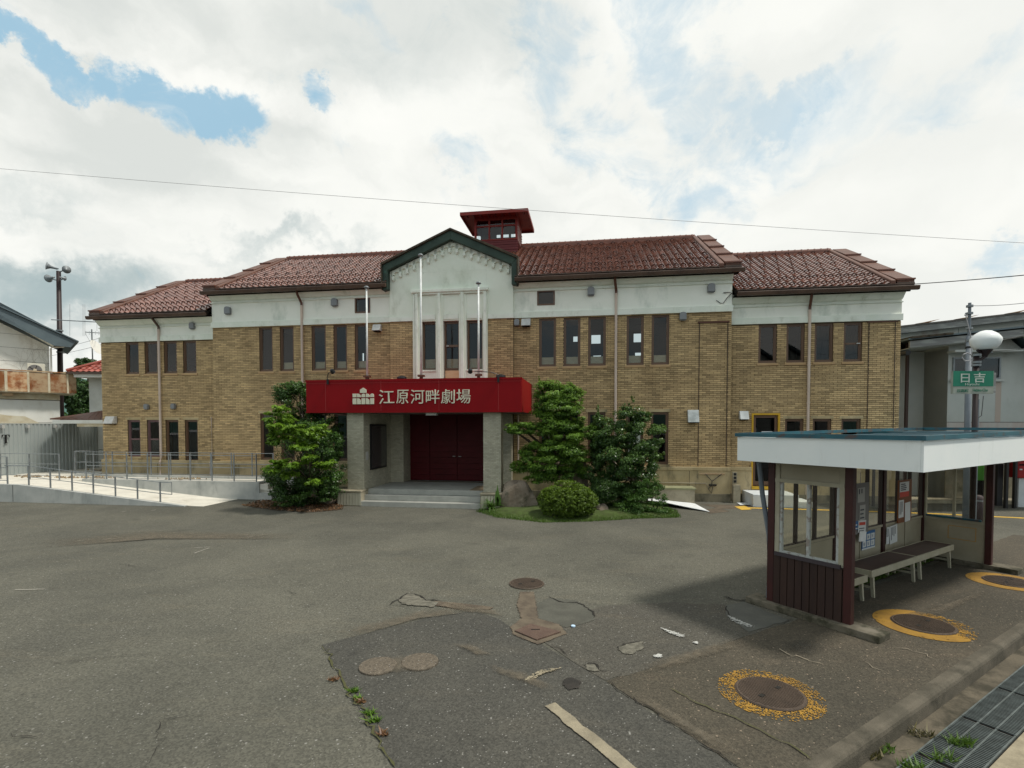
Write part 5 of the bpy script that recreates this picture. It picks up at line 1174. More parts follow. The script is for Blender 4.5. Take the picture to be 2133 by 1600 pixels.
MB().box(.005, .014, .10, BD-.10, 1.80, 1.85).build('header_rail', M_benchw, SH)
for k_ in range(9):
    w_ = (BD-.20)/9; MB().box(-.008-.004*random.random(), .012, .10+k_*w_+.005, .10+(k_+1)*w_-.005, .08, SILLH-.055, tint=random.random()).build('board', M_board, SH)
MB().box(.013, .0145, .10, BD-.10, .08, SILLH-.055).build('board_backing', M_dark, SH)
MB().box(-.03, .0, .12, BD-.12, SILLH-.07, SILLH-.02).build('sill_rail', mat('purple_sill', (.045, .035, .04)), SH)
bay('y', .10, BD-.10, BL-.05, M_benchw, M_beige, mull=1, zt=2.05)
MB().box(BL-.12, BL-.085, .14, BD-.14, SILLH+.002, SILLH+.04).build('sill_rail', M_teal, SH)
for a0, a1 in ((.10, 1.71), (1.83, 3.39), (3.51, BL-.10)): bay('x', a0, a1, BD-.05, M_dpole if False else mat('dark_window_frame', (.035, .025, .022)) if 'dark_window_frame' not in D.materials else D.materials['dark_window_frame'], M_beige, mull=2, zt=2.128)
for x in (.9, 2.6, 4.35): MB().box(x, x+.03, BD-.075, BD-.063, .06, SILLH-.052).build('panel_batten', M_beige, SH)
MB().box(.10, BL-.1, BD-.085, BD-.02, SILLH-.045, SILLH-.005).build('inner_rail', M_beige, SH)
gm_ = MB(); y0, y1, z0, z1 = .22, .62, .46, .70
for p in ((y0, y1, z0, z0+.012), (y0, y1, z1, z1+.012), (y0, y0+.012, z0+.013, z1-.001), (y1, y1+.012, z0, z1)): gm_.box(BL-.066, BL-.063, *p)
gm_.build('tape_outline', mat('old_tape', (.42, .25, .08)), SH)

# benches
def bench(x0, x1, y0, y1, h, label, nleg=2, parts=2):
    w = FS.O+FS.es*x0-FS.en*y0; T = thing('bench', label, 'bench', w, LA, 'cream benches in the shelter'); L, d = x1-x0, y1-y0
    for k in range(parts):
        a_, c_ = L*k/parts+.03, L*(k+1)/parts-.012
        MB().box(a_, c_, .025, d-.025, h-.03, h-.002).build('seat', M_benchs, T)
    m_ = MB(); m_.box(0, L, 0, .024, h-.10, h); m_.box(0, L, d-.024, d, h-.10, h); m_.box(0, .028, .025, d-.025, h-.10, h); m_.box(L-.028, L, .025, d-.025, h-.10, h)
    for k in range(1, parts): m_.box(L*k/parts-.012, L*k/parts+.028, .025, d-.025, h-.09, h)
    m_.build('seat_frame', M_benchw, T, bevel=.004)
    xs = [.10, L-.12] if nleg == 2 else [.10, L*.48, L*.56, L-.12]
    for x in xs:
        for sy, y in ((1, .03), (-1, d-.07)):
            MB().hexa([(x+.008, y-.02*sy+.0, 0), (x+.045, y-.02*sy, 0), (x+.045, y-.02*sy+.04, 0), (x+.008, y-.02*sy+.04, 0)], [(x, y, h-.101), (x+.055, y, h-.101), (x+.055, y+.045, h-.101), (x, y+.045, h-.101)]).build('leg', M_benchw, T)
        MB().box(x+.012, x+.04, .06, d-.06, .13, .16).build('stretcher', M_benchw, T)
bench(1.58, 4.76, .42, .86, .425, 'long two-section bench with brown seat along the back of the shelter', 4)
bench(.16, 1.50, .44, .88, .375, 'lower short bench half hidden behind the front post of the shelter', 2, 1)

# notices ------------------------------------------------------------
def notice(name, label, x0, x1, z0, z1, y, m, cat='notice', tilt=0., dep=.004, prints=()):
    w = FS.O+FS.es*x0-FS.en*y; T = thing(name, label, cat, (w[0], w[1], z0), LA); W_, H_ = x1-x0, z1-z0
    p = MB().box(0, W_, -dep, 0, 0, H_).build('sheet', m, T); p.rotation_euler = (0, math.radians(tilt), 0)
    for (a_, c_, e_, g_, mm) in prints: 
        q = MB().box(a_*W_, c_*W_, -dep-.0015, -dep-.0005, e_*H_, g_*H_).build('print', mm, p)
    return T
def lines(n, x0=.12, x1=.88, z0=.1, z1=.9, m=None, th=.35):
    s_ = (z1-z0)/n; return [(x0, x0+(x1-x0)*random.uniform(.6, 1), z0+s_*k, z0+s_*(k+th), m or M_ink) for k in range(n)]
def vlines(n, x0=.15, x1=.85, z0=.1, z1=.92, m=None):
    s_ = (x1-x0)/n; return [(x0+s_*k, x0+s_*(k+.4), z1-(z1-z0)*random.uniform(.5, 1), z1, m or M_ink) for k in range(n)]
YN = BD-.10
def bwx(u, v):                                    # back-wall coordinates seen at a pixel
    s_, z_ = FS.pix(u, v, -(YN)); return s_, z_
a0, c0_ = bwx(1868, 1020)[0], bwx(1895, 1020)[0]
notice('notice_board', 'reddish brown board with white papers in the right bay of the shelter window', a0, c0_, bwx(1870, 1089)[1], bwx(1870, 1001)[1], YN-.012, M_brown, 'notice board', 0, .02)
def pin(name, label, u0, u1, v0, v1, y, m, **k): 
    xa, xb = FS.pix(u0, (v0+v1)/2, -y)[0], FS.pix(u1, (v0+v1)/2, -y)[0]; notice(name, label, xa, xb, FS.pix((u0+u1)/2, v1, -y)[1], FS.pix((u0+u1)/2, v0, -y)[1], y, m, **k)
pin('printed_notice', 'white sheet with bold black lines and red foot at the top of the brown board', 1874, 1893, 1004, 1035, YN-.035, M_paper, prints=lines(4, m=M_ink, z0=.45, z1=.95, th=.55)+[(0, 1, 0, .35, M_redp)])
pin('printed_notice', 'narrow white sheet of vertical writing low on the left of the brown board', 1872, 1882, 1042, 1078, YN-.035, M_paper, prints=vlines(3))
pin('printed_notice', 'curling white sheet low on the right of the brown board', 1885, 1896, 1047, 1086, YN-.035, M_paper, tilt=-3)
a0, c0_ = bwx(1772, 1020)[0], bwx(1806, 1020)[0]
notice('notice_board', 'dark grey board crowded with papers beside the front post of the shelter', a0, c0_, bwx(1800, 1108)[1], bwx(1800, 1005)[1], YN-.012, M_greyb, 'notice board', 0, .02)
pin('printed_notice', 'grey white sheet in the upper middle of the grey board', 1786, 1801, 1016, 1046, YN-.035, mat('grey_paper', (.36, .36, .34)), prints=vlines(2, z0=.4))
pin('printed_notice', 'pale form hanging on the lower half of the grey board', 1790, 1802, 1052, 1083, YN-.035, MATS['grey_paper'], prints=lines(3))
pin('printed_notice', 'blue printed sheet low on the left of the grey board', 1777, 1788, 1086, 1104, YN-.035, M_blue, prints=lines(2, m=M_paper))
pin('printed_notice', 'white leaflet with red heading below the grey board', 1787, 1803, 1083, 1108, YN-.04, M_paper, tilt=3, prints=[(.1, .9, .6, .85, M_redp)]+lines(2, z0=.1, z1=.5))
pin('poster', 'blue poster with a grid of white pictures on the panel under the grey board', 1795, 1822, 1106, 1143, YN+.018, M_blue, cat='poster', prints=[(.05+.32*i, .31+.32*i, .14+.38*j, .46+.38*j, M_paper) for i in range(3) for j in range(2)]+[(0, 1, 0, .09, M_paper)]+[(.11+.32*i, .22+.32*i, .22+.38*j, .38+.38*j, M_blue) for i in range(3) for j in range(2)])
pin('plastic_sleeve', 'torn clear plastic sleeve hanging over the corner of the blue poster', 1789, 1803, 1105, 1126, YN-.05, M_sheet, cat='plastic sleeve', tilt=8)
pin('printed_notice', 'pale sheet half hidden by the middle post under the window', 1846, 1852, 1098, 1133, YN+.018, M_paper, tilt=2, prints=vlines(2))
pin('printed_notice', 'tilted white sheet of vertical handwriting right of the middle post', 1854, 1869, 1095, 1132, YN+.018, M_paper, tilt=-4, prints=vlines(4))

# weeds growing along the shelter foot and the kerb are leaf clumps (below)
# ------------------------------------------------------------------ second shelter behind
P2 = at(1886, 899, 14.6)
S2 = thing('bus_shelter', 'farther small shelter on thin black posts, seen past the far end of the nearer one', 'bus shelter', (P2[0], P2[1], 0), 4)
zt = P2[2]
MB().box(0, 6.5, 0, 1.8, zt-.14, zt-.04).build('roof', M_dark, S2); m_ = MB(); m_.box(-.03, 6.53, -.03, 0, zt-.08, zt); m_.box(-.03, 0, .001, 1.8, zt-.08, zt); m_.build('roof_edge', M_teal, S2); MB().box(.01, 6.5, .01, 1.8, zt-.03, zt-.004).build('roof_sheet', M_roofm, S2)
s2 = Frame((P2[0], P2[1], 0), 4)
for u in (2096, 2114): 
    x_ = s2.pix(u, 1000, -.9)[0]
    for y_ in (.9,): MB().box(x_-.04, x_+.04, y_-.04, y_+.04, 0, zt-.15).build('post', M_black, S2)
MB().box(6.3, 6.4, .2, .3, 0, zt-.15).build('post', M_black, S2); MB().box(.3, .36, 1.5, 1.56, 0, zt-.15).build('post', M_black, S2)
for k in range(2):
    x_ = s2.pix(2078, 1000, -1.4)[0]; MB().box(x_-.06, x_+.14, 1.35, 1.45, 0, 1.35).build('side_board', M_black, S2) if k == 0 else None
# bollard, red box, green notice
p_ = ground(2036, 1086); T = thing('bollard', 'stout dark purple bollard seen through the end window of the shelter', 'bollard', p_)
MB().lathe((0, 0, 0), [(.12, 0), (.12, .62), (.105, .68), (.06, .71)], 16).build('body', mat('bollard_purple', (.055, .038, .042)), T, smooth=True); MB().lathe((0, 0, .55), [(.123, 0), (.123, .03)], 16).build('band', M_steel, T)
p_ = at(2150, 1005, 15.9); T = thing('mail_box', 'red enamel box on a post, cut by the right edge of the photo', 'mail box', (p_[0], p_[1], 0), -5)
MB().box(-.45, .1, 0, .4, .92, 1.50).build('body', M_redbox, T, bevel=.05); MB().box(-.30, -.05, .1, .3, 0, .92).build('post', M_blockw, T); MB().box(-.38, -.1, -.012, -.001, 1.32, 1.37).build('slot', M_dark, T)
MB().box(-.38, -.30, -.01, -.001, 1.18, 1.22).build('emblem', M_paper, T)
p_ = at(2042, 985, 17.0); T = thing('green_notice', 'bright green notice on a grey pillar behind the shelter window', 'sign', (p_[0], p_[1], 0))
MB().box(-.12, .16, -.03, 0, p_[2]-.25, p_[2]+.25).build('panel', mat('lime_sign', (.08, .32, .03)), T); MB().box(-.2, .25, .001, .3, 0, 2.3).build('pillar', M_dark, T)

# ------------------------------------------------------------------ street lamp with sign, utility pole
pL = at(2030, 900, 9.9)
T = thing('street_lamp', 'street lamp with flattened milk glass globe on a dark pole behind the shelter', 'street lamp', (pL[0], pL[1]-.0, 0))
def zat(v, Y, u=2030): return at(u, v, Y)[2]
Yp = 9.9; MB().tube([(0, 0, 0), (0, 0, zat(740, Yp))], .047, 12).build('pole', M_dpole, T, smooth=True)
cg = at(2053, 709, Yp)-pL; cg[2] += pL[2]
MB().tube([(0, 0, zat(780, Yp)), (.03, 0, zat(752, Yp)), (cg[0]-.02, 0, zat(744, Yp)), (cg[0]-.02, 0, zat(735, Yp))], .03, 8).build('bracket_arm', M_dpole, T)
MB().tube([(cg[0]-.16, 0, zat(729, Yp)), (cg[0]-.02, .0, zat(742, Yp))], .022, 6).build('bracket_strut', M_dpole, T)
rg_ = .245; hz = .19
MB().lathe((cg[0], 0, cg[2]), [(.10, -hz*.98), (.17, -hz*.85), (.22, -hz*.5), (rg_, -hz*.05), (.238, hz*.18), (.19, hz*.55), (.14, hz*.76), (.12, hz*.82), (.09, hz*.93), (.03, hz)], 28).build('lamp_globe', M_lamp, T, smooth=True)
MB().lathe((cg[0], 0, cg[2]-hz-.09), [(.03, -.05), (.05, .0), (.11, .08), (.115, .10)], 16).build('lamp_collar', M_dpole, T); MB().lathe((cg[0]+.08, -.02, cg[2]-hz-.06), [(.03, 0), (.035, .07), (.02, .09)], 10).build('sensor', M_steel, T)
for v in (700, 742, 757, 763): 
    z = zat(v, Yp); 
    if v > 730: MB().lathe((0, 0, z), [(.075, 0), (.075, .04)], 12).build('clamp', M_steel, T)
# hanging name board
xs0 = at(1987, 800, Yp-.12)[0]-pL[0]; xs1 = at(2072, 800, Yp-.12)[0]-pL[0]
Ts = thing('bus_stop_sign', 'green and white bus stop name board fixed in front of the dark pole', 'sign', (pL[0], pL[1], 0)); yS = -.10; tl_ = .018
zt0, zt1, zt2 = zat(774, Yp), zat(805.5, Yp), zat(821, Yp)
bd = MB().box(xs0, xs1, yS, yS+.05, zt2, zt0).build('board', mat('sign_white', (.30, .32, .27), (.25, .26, .22), 4, .6), Ts)
MB().box(xs0, xs1-.01, yS-.004, yS-.001, zt1, zt0).build('green_panel', M_green, Ts)
MB().box(xs1+.002, xs1+.06, yS+.02, yS+.04, zt2+.02, zt0-.03).build('rear_board', M_rwood, Ts)
def sgn(txt, u0, u1, v0, v1, m, bold=0.):
    xa, xb = at(u0, v0, Yp-.11)[0]-pL[0], at(u1, v0, Yp-.11)[0]-pL[0]; za, zb_ = zat(v1, Yp-.1), zat(v0, Yp-.1)
    link('letters', text_mesh(txt, zb_-za, m, .004, bold, w=xb-xa), Ts, loc=(xa, yS-.0045, za), label='lettering ' + txt if False else None)
M_sgl = mat('sign_letter', (.46, .50, .44))
sgn('日', 2002, 2020.5, 778.5, 797, M_sgl, .01); sgn('吉', 2029, 2053, 776.5, 797, M_sgl, .01); sgn('Hiyoshi', 2011, 2040, 798, 804.5, M_sgl); sgn('日高町', 1995, 2018, 810.5, 817, M_green); sgn('Hidaka-Cho', 2027, 2058, 809.5, 815.5, M_green)
MB().box(-.06, .06, yS+.051, .05, zt2+.05, zt2+.09).build('bracket', M_dpole, Ts); MB().box(-.06, .06, yS+.051, .05, zt0-.09, zt0-.05).build('bracket', M_dpole, Ts)
# grey utility pole
Yu = 12.5; b0 = at(2012, 1060, Yu); t0 = at(2020, 631, Yu)
T = thing('utility_pole', 'slim grey service pole with clamps and cables left of the globe lamp', 'utility pole', (b0[0], b0[1], 0)); tx = t0[0]-b0[0]; tz = t0[2]
zm = at(2017, 700, Yu)[2]
MB().tube([(0, 0, 0), (tx*.8, 0, zm)], [.066, .062], 12).build('lower_pole', M_gpole, T, smooth=True); MB().tube([(tx*.8, 0, zm-.3), (tx, 0, tz)], .032, 10).build('upper_pole', M_gpole, T)
for v in (640, 655, 686, 712, 726): z = at(2018, v, Yu)[2]; MB().lathe((tx*(.85 if v > 690 else .97), 0, z), [(.07, 0), (.07, .05)], 10).build('clamp', M_black if v == 726 else M_steel, T)
z = at(2018, 655, Yu)[2]; MB().tube([(tx, 0, z), (tx-.14, -.05, z+.02), (tx-.16, -.05, z-.03), (tx, 0, z-.05)], .012, 6).build('bracket', M_steel, T)
z = at(2018, 745, Yu)[2]; MB().tube([(tx-.02+.12*math.sin(w*.9)-.1, -.1, z+.10*math.cos(w*.9)) for w in range(8)], .014, 6).build('cable_coil', M_wireg, T)
MB().tube([(tx*.9-.14, -.05, at(2018, 657, Yu)[2]), (tx*.75-.05, -.09, zm), (tx*.75, -.1, at(2018, 760, Yu)[2])], .010, 6).build('riser_cable', M_wireg, T)
T = thing('service_pipe', 'thin grey conduit standing right of the dark lamp pole', 'pipe', (at(2036, 900, 12.3)[0], 12.3, 0)); MB().tube([(0, 0, 0), (0, 0, at(2036, 832, 12.3)[2])], .022, 8).build('pipe', M_gpole, T); z = at(2036, 870, 12.3)[2]; MB().tube([(0, -.02, z), (.06, -.03, z+.05), (.12, 0, at(2044, 825, 12.3)[2])], .008, 6).build('cable', M_wire, T)
# overhead wires
def wire(name, label, A_, C_, sag, r, m):
    pts = [A_+(C_-A_)*t-np.array([0, 0, sag*4*t*(1-t)]) for t in np.linspace(0, 1, 24)]
    MB().tube(pts, r, 5).build(name, m, None, label=label, category='cable')
wire('overhead_cable', 'long thin overhead cable crossing the whole sky above the roofs', at(-300, 325, 12.6), at(2500, 528, 10.5), .12, .0045, M_wireg)
wire('overhead_cable', 'black service cable from the near eave corner out to the right edge', at(1903, 592, 16.3), at(2400, 545, 12), .04, .013, M_wire)
wire('overhead_cable', 'faint cable from the top of the grey service pole to the right', at(2022, 637, Yu), at(2400, 565, 11), .2, .008, M_wireg)
wire('overhead_cable', 'upper dark cable behind the globe lamp to the right edge', at(2035, 718, Yu), at(2300, 655, 12), .05, .009, M_wire)
wire('overhead_cable', 'lower dark cable right of the globe lamp', at(2040, 733, Yu), at(2300, 705, 12), .05, .009, M_wire)

# ------------------------------------------------------------------ buildings on the right
RBo = at(1878, 1040, 21.5); RBo[2] = 0
F1 = Frame(RBo, -8); Q1 = F1.pix
T = thing('grey_hall', 'large grey rendered hall with long sloping weathered verge behind the street lamp', 'building', RBo, -8)
l0 = Q1(1878, 695); l1 = Q1(2133, 667); sl = (l1[1]-l0[1])/(l1[0]-l0[0]); XE = 12
def zr(x): return l0[1]+(x-l0[0])*sl
MB().prism([(-1.2, 0, 0), (XE, 0, 0), (XE, 0, zr(XE)), (-1.2, 0, zr(-1.2))], (0, 8, 0)).build('wall', M_rwall, T)
MB().prism([(-1.9, -.35, zr(-1.9)-.02), (XE+.5, -.35, zr(XE+.5)-.02), (XE+.5, -.35, zr(XE+.5)+.23), (-1.9, -.35, zr(-1.9)+.23)], (0, .08, 0)).build('verge_board', M_rwood, T)
MB().prism([(-2.0, -.40, zr(-2)+.23), (XE+.5, -.40, zr(XE+.5)+.23), (XE+.5, -.40, zr(XE+.5)+.29), (-2.0, -.40, zr(-2)+.29)], (0, 8.5, 0)).build('roof', M_rmetal if False else mat('mossy_roof', (.10, .09, .08)), T)
for u in (1905, 1985, 2090):
    x = Q1(u, 640, .3)[0]; MB().hexa([(x, -.42, zr(x)+.30), (x+.55, -.42, zr(x)+.35), (x+.55, -.1, zr(x)+.35), (x, -.1, zr(x)+.30)], [(x+.3, -.42, zr(x)+.35), (x+.9, -.42, zr(x+.9)+.38), (x+.9, -.1, zr(x+.9)+.38), (x+.3, -.1, zr(x)+.35)]).build('snow_bracket', M_rust, T)
for x in (2.0, 4.4, 6.8, 9.2): MB().box(x, x+.012, -.006, -.001, 0, zr(x)-.05).build('joint', M_crack, T)
# lower annex with a small gable facing the square
A0 = at(1968, 1042, 17.6); A0[2] = 0
F2 = Frame(A0, -5); Q2 = F2.pix
T = thing('stucco_house', 'grey stucco house with small mossy gable and wide window, right of the theatre', 'building', A0, -5)
pk = Q2(2104, 706); pe = Q2(1945, 722); xw = 7.5
zl = lambda x: pe[1]+(x-pe[0])*(pk[1]-pe[1])/(pk[0]-pe[0])
re = Q2(2133, 731); zrt = lambda x: pk[1]+(x-pk[0])*(re[1]-pk[1])/(re[0]-pk[0])
xR = pk[0]+3.0
MB().prism([(0, 0, 0), (xR-.4, 0, 0), (xR-.4, 0, zrt(xR-.4)), (pk[0], 0, pk[1]), (0, 0, zl(0))], (0, 4, 0)).build('wall', M_rwall, T)
MB().box(-1.55, -.001, 1.15, 5, 0, zl(-.5)-.02).build('recessed_wall', M_rwall, T)
MB().prism([(-.001, 0, 0), (-.001, 0, zl(0)-.1), (-.001, 1.3, zl(0)-.1), (-.001, 1.3, 0)], (-.0, 0, 0.001)).build('side_face', M_rwall, T)
xl = Q2(1893, 735, .45)[0]
MB().prism([(xl, -.5, zl(xl)-.0), (pk[0], -.5, pk[1]), (pk[0], -.5, pk[1]+.24), (xl, -.5, zl(xl)+.22)], (0, .07, 0)).build('verge_board', M_rwood, T); MB().prism([(pk[0], -.5, pk[1]), (xR, -.5, zrt(xR)), (xR, -.5, zrt(xR)+.24), (pk[0], -.5, pk[1]+.24)], (0, .07, 0)).build('verge_board', mat('lichen_board', (.12, .14, .11), (.25, .27, .22), 8, .95, lo=.45, hi=.55), T)
MB().prism([(xl-.08, -.56, zl(xl)+.26), (pk[0], -.56, pk[1]+.285), (pk[0], -.56, pk[1]+.34), (xl-.08, -.56, zl(xl)+.31)], (0, 4.8, 0)).build('roof_slope', M_slate, T); MB().prism([(pk[0], -.56, pk[1]+.285), (xR+.1, -.56, zrt(xR)+.28), (xR+.1, -.56, zrt(xR)+.34), (pk[0], -.56, pk[1]+.34)], (0, 4.8, 0)).build('roof_slope', M_slate, T)
MB().prism([(xl, -.42, zl(xl)-.02), (0, -.42, zl(0)-.02), (pk[0], -.42, pk[1]-.02), (pk[0], -.42, pk[1]), (xl, -.42, zl(xl))], (0, 1.6, 0)).build('soffit', M_rwall, T)
for k in range(5): 
    x = xl+.25*k; MB().hexa([(x, -.6, zl(x)+.30), (x+.3, -.6, zl(x)+.32), (x+.3, 0, zl(x)+.32), (x, 0, zl(x)+.30)], [(x, -.6, zl(x)+.37), (x+.3, -.6, zl(x+.3)+.36), (x+.3, 0, zl(x+.3)+.36), (x, 0, zl(x)+.37)]).build('mossy_tile', M_moss, T)
wa, wz1 = Q2(1984, 745); wb, wz0 = Q2(2082, 790)
fr = MB(); fr.box(wa, wa+.05, -.05, -.001, wz0, wz1); fr.box(wb-.05, wb, -.05, -.001, wz0, wz1); fr.box(wa+.05, wb-.05, -.05, -.001, wz1-.05, wz1); fr.box(wa+.05, wb-.05, -.05, -.001, wz0, wz0+.05); fr.box((wa+wb)/2-.02, (wa+wb)/2+.02, -.04, -.001, wz0+.05, wz1-.05)
W_ = fr.build('window', M_steel, T); MB().box(wa+.04, (wa+wb)/2-.02, -.02, -.015, wz0+.04, wz1-.04).build('pane', M_glass, W_); MB().box((wa+wb)/2+.02, wb-.04, -.02, -.015, wz0+.04, wz1-.04).build('pane', M_glass, W_); MB().box(wa+.03, wb-.03, -.008, -.002, wz0+.03, wz1-.03).build('blackout', M_black, W_)
MB().box(wa-.1, wb+.08, -.10, -.051, wz0-.08, wz0-.002).build('sill', M_rwall, W_)
ha = Q2(1972, 733)[0]; hb = Q2(2112, 733)[0]; hz = Q2(2040, 733)[1]; MB().box(ha, hb, -.38, -.001, hz-.05, hz+.03).build('window_hood', M_rwall, T, bevel=.01)
MB().box(-.02, xR-.38, -.035, -.001, 0, 1.05).build('plinth', M_conc_old, T); MB().box(-.04, xR-.36, -.06, -.001, 1.051, 1.11).build('plinth_cap', M_rwall, T)
z = Q2(2000, 880)[1]; MB().box(-.005, xR-.4, -.006, -.001, z, z+.015).build('joint', M_crack, T)
MB().box(.001, 3.5, -.004, -.001, 1.12, z-.002).build('pink_band', mat('pinkish_wall', (.40, .34, .31), (.44, .43, .40), 1.2, .9, stretch=(2, 1, .3)), T)
xs_ = Q2(2078, 850)[0]; MB().box(xs_-.08, xs_+.1, -.0035, -.0008, 1.2, wz0-.09).build('rust_streak', mat('rust_streak', (.40, .33, .28)), T)
xd = F2.pix(1885, 800, -.9)[0]; MB().tube([(xd, .8, 0), (xd, .8, F2.pix(1885, 710, -.9)[1])], .06, 8).build('downpipe', M_mauve if False else mat('maroon_pipe', (.07, .045, .04)), T)
xg = F2.pix(1890, 735, .3)[0]; zg = F2.pix(1890, 735, .3)[1]; MB().lathe((xg, -.35, zg), [(.09, 0), (.09, .5)], 10, axis=(0, 1, .05)).build('gutter_end', M_black, T)
MB().tube([(-.02, 1.28, zl(0)-.1), (-.02, 1.28, 1.0)], .012, 6).build('corner_bead', M_crack, T)
MB().box(-3.2, xR, -.9, -.04, 0, .10).build('apron_slab', M_conc_old, T)

# house across the road, behind the viewer, mirrored in the upper windows
T = thing('boarded_house', 'pale boarded house across the road, seen only mirrored in the upper windows', 'building', (13.5, -19, 0), 172)
MB().prism([(-5, 0, 0), (5, 0, 0), (5, 0, 8.2), (0, 0, 11.6), (-5, 0, 8.2)], (0, 8, 0)).build('wall', M_rwall, T)
for x0, x1 in ((-5.5, 0), (5.5, 0)): MB().prism([(x0, -.5, 7.95), (x1, -.5, 11.7), (x1, -.5, 11.95), (x0, -.5, 8.2)], (0, 9, 0)).build('roof_slope', M_slate, T)
for z in np.arange(.5, 8, .45): MB().box(-5, 5, -.02, -.001, z, z+.04).build('siding_board', M_greyb, T)
for x, z in ((-3, 5.4), (1.6, 5.4), (-3, 2), (1.6, 2)):
    W_ = MB().box(x, x+1.6, -.05, -.021, z, z+1.3).build('window', M_black, T); MB().box(x-.06, x+1.66, -.08, -.051, z-.1, z-.01).build('sill', M_siding, W_)

# ------------------------------------------------------------------ things on the left
# grey corrugated fence running away from the camera
fa = at(-30, 960, 19.8); fb_ = at(214, 960, 24.6); fa[2] = fb_[2] = 0; ang = math.degrees(math.atan2(fb_[1]-fa[1], fb_[0]-fa[0])); FL = float(np.linalg.norm(fb_-fa))
T = thing('corrugated_fence', 'tall grey corrugated metal fence with a black letter T at the far left', 'fence', fa, ang)
m_ = MB(); x = -2.0; zt = 2.63; pitch = .16; vs = []; fs = []; i = 0
prof_ = []
while x < FL+.3: prof_ += [(x, 0), (x+.05, 0), (x+.065, .03), (x+.125, .03), (x+.14, 0)]; x += pitch
nP = 8; per = int(len(prof_)/nP)+1
for k in range(nP):
    seg = prof_[k*per:(k+1)*per+1]
    if len(seg) < 2: continue
    q = MB(); vs = [(a_, b__, z) for a_, b__ in seg for z in (.45, zt)]; fs = [(2*i, 2*i+2, 2*i+3, 2*i+1) for i in range(len(seg)-1)]
    q.add(vs, fs).build('sheet_panel', M_fence, T)
MB().box(-2, FL+.3, .0, .06, zt, zt+.03).build('top_rail', M_fence, T)
T2 = Frame(fa, ang)
for u in (55, 112, 2): x = T2.pix(u, 888)[0]; MB().box(x-.05, x+.05, -.12, -.001, zt-.17, zt-.02).build('fence_lamp', M_ventl, T)
x0_ = T2.pix(2, 915)[0]; x1_ = T2.pix(18.5, 915)[0]; z1_ = T2.pix(10, 905.5)[1]; z0_ = T2.pix(10, 923.5)[1]; hh = z1_-z0_; ww = x1_-x0_; xm_ = (x0_+x1_)/2
m_ = MB(); m_.box(xm_-ww*.12, xm_+ww*.12, -.05, -.035, z0_+hh*.06, z1_-hh*.08); m_.box(x0_, x1_, -.05, -.035, z1_-hh*.079, z1_); m_.box(xm_-ww*.28, xm_+ww*.28, -.05, -.035, z0_, z0_+hh*.059)
m_.prism([(x0_, -.05, z1_-hh*.08), (x0_, -.05, z1_-hh*.30), (x0_+ww*.05, -.05, z1_-hh*.30), (x0_+ww*.16, -.05, z1_-hh*.08)], (0, .015, 0)); m_.prism([(x1_, -.05, z1_-hh*.08), (x1_-ww*.16, -.05, z1_-hh*.08), (x1_-ww*.05, -.05, z1_-hh*.30), (x1_, -.05, z1_-hh*.30)], (0, .015, 0)); m_.build('letter', M_black, T)
# covered passage roof and annex behind the wing
Ya = 23.8; a0 = at(140, 770, Ya)
T = thing('annex_building', 'white rendered annex with bright red tiled roof behind the left wing', 'building', (0, 0, 0))
wl = at(185, 800, Ya+.6)[0]; zt_ = at(185, 779, Ya)[2]
MB().box(wl, wl+6, Ya+.6, Ya+5, .3, zt_+.1).build('wall', mat('rough_white', (.52, .53, .49), (.60, .61, .57), 2, .9, bump=.6, bscale=14, stain=((.30, .29, .25), 7, .60, .75, (1, 1, 1))), T)
ev0 = at(138, 772, Ya)[0]; ez = at(150, 773, Ya)[2]
MB().box(ev0+.3, ev0+7, Ya+.05, Ya+5, ez-.28, ez-.1).build('soffit', M_siding, T); MB().box(ev0, ev0+7, Ya-.05, Ya+.02, ez-.13, ez-.03).build('gutter', M_gutter, T)
st = MB(); tw = .27
for r in range(12):
    for c in range(26):
        x = ev0+c*tw; 
        if x < ev0+r*.26*.95: continue
        tile_geo(st, x, Ya+r*.24*CA, ez-.04+r*.24*SA*1.1, min(1, max(0, random.gauss(.5, .3))), tw, .24)
st.build('roof_tiles', M_redtile, T, kind='stuff'); MB().add([(ev0, Ya, ez-.06), (ev0+7, Ya, ez-.06), (ev0+7, Ya+2.6, ez+1.5), (ev0+2.9, Ya+2.6, ez+1.5)], [(0, 1, 2, 3)]).build('roof', M_redtile, T)
MB().tube([(ev0, Ya, ez+.03), (ev0+2.8, Ya+2.5, ez+1.55)], .07, 8).build('hip_cap', M_redtile, T)
T = thing('passage_canopy', 'low brown metal canopy joining the left wing to the grey fence', 'canopy', (0, 0, 0)); Yc = 21.6
ca = at(104, 874, Yc); cb = at(222, 877, Yc); cc = at(222, 856, Yc+1.8); cd = at(158, 866, Yc+1.8)
mm_ = MB(); n = 9
for i in range(n):
    t0_, t1_ = i/n, (i+1)/n; p0_, p1_ = ca*(1-t0_)+cb*t0_, ca*(1-t1_)+cb*t1_; q0_, q1_ = cd*(1-t0_)+cc*t0_, cd*(1-t1_)+cc*t1_
    MB().prism([tuple(p0_), tuple(p1_*.93+p0_*.07), tuple(q1_*.93+q0_*.07), tuple(q0_)], (0, 0, .05)).build('roof_sheet', M_rmetal, T)
cf = at(110, 880, Yc); cf2 = at(222, 880, Yc); MB().box(cf[0], cf2[0], Yc-.02, Yc+.05, ca[2]-.17, ca[2]-.02).build('fascia', M_siding, T); MB().box(at(158, 880, Yc)[0], cf2[0], Yc+.051, Yc+1.5, ca[2]-.30, ca[2]-.14).build('soffit_beam', M_cream, T)
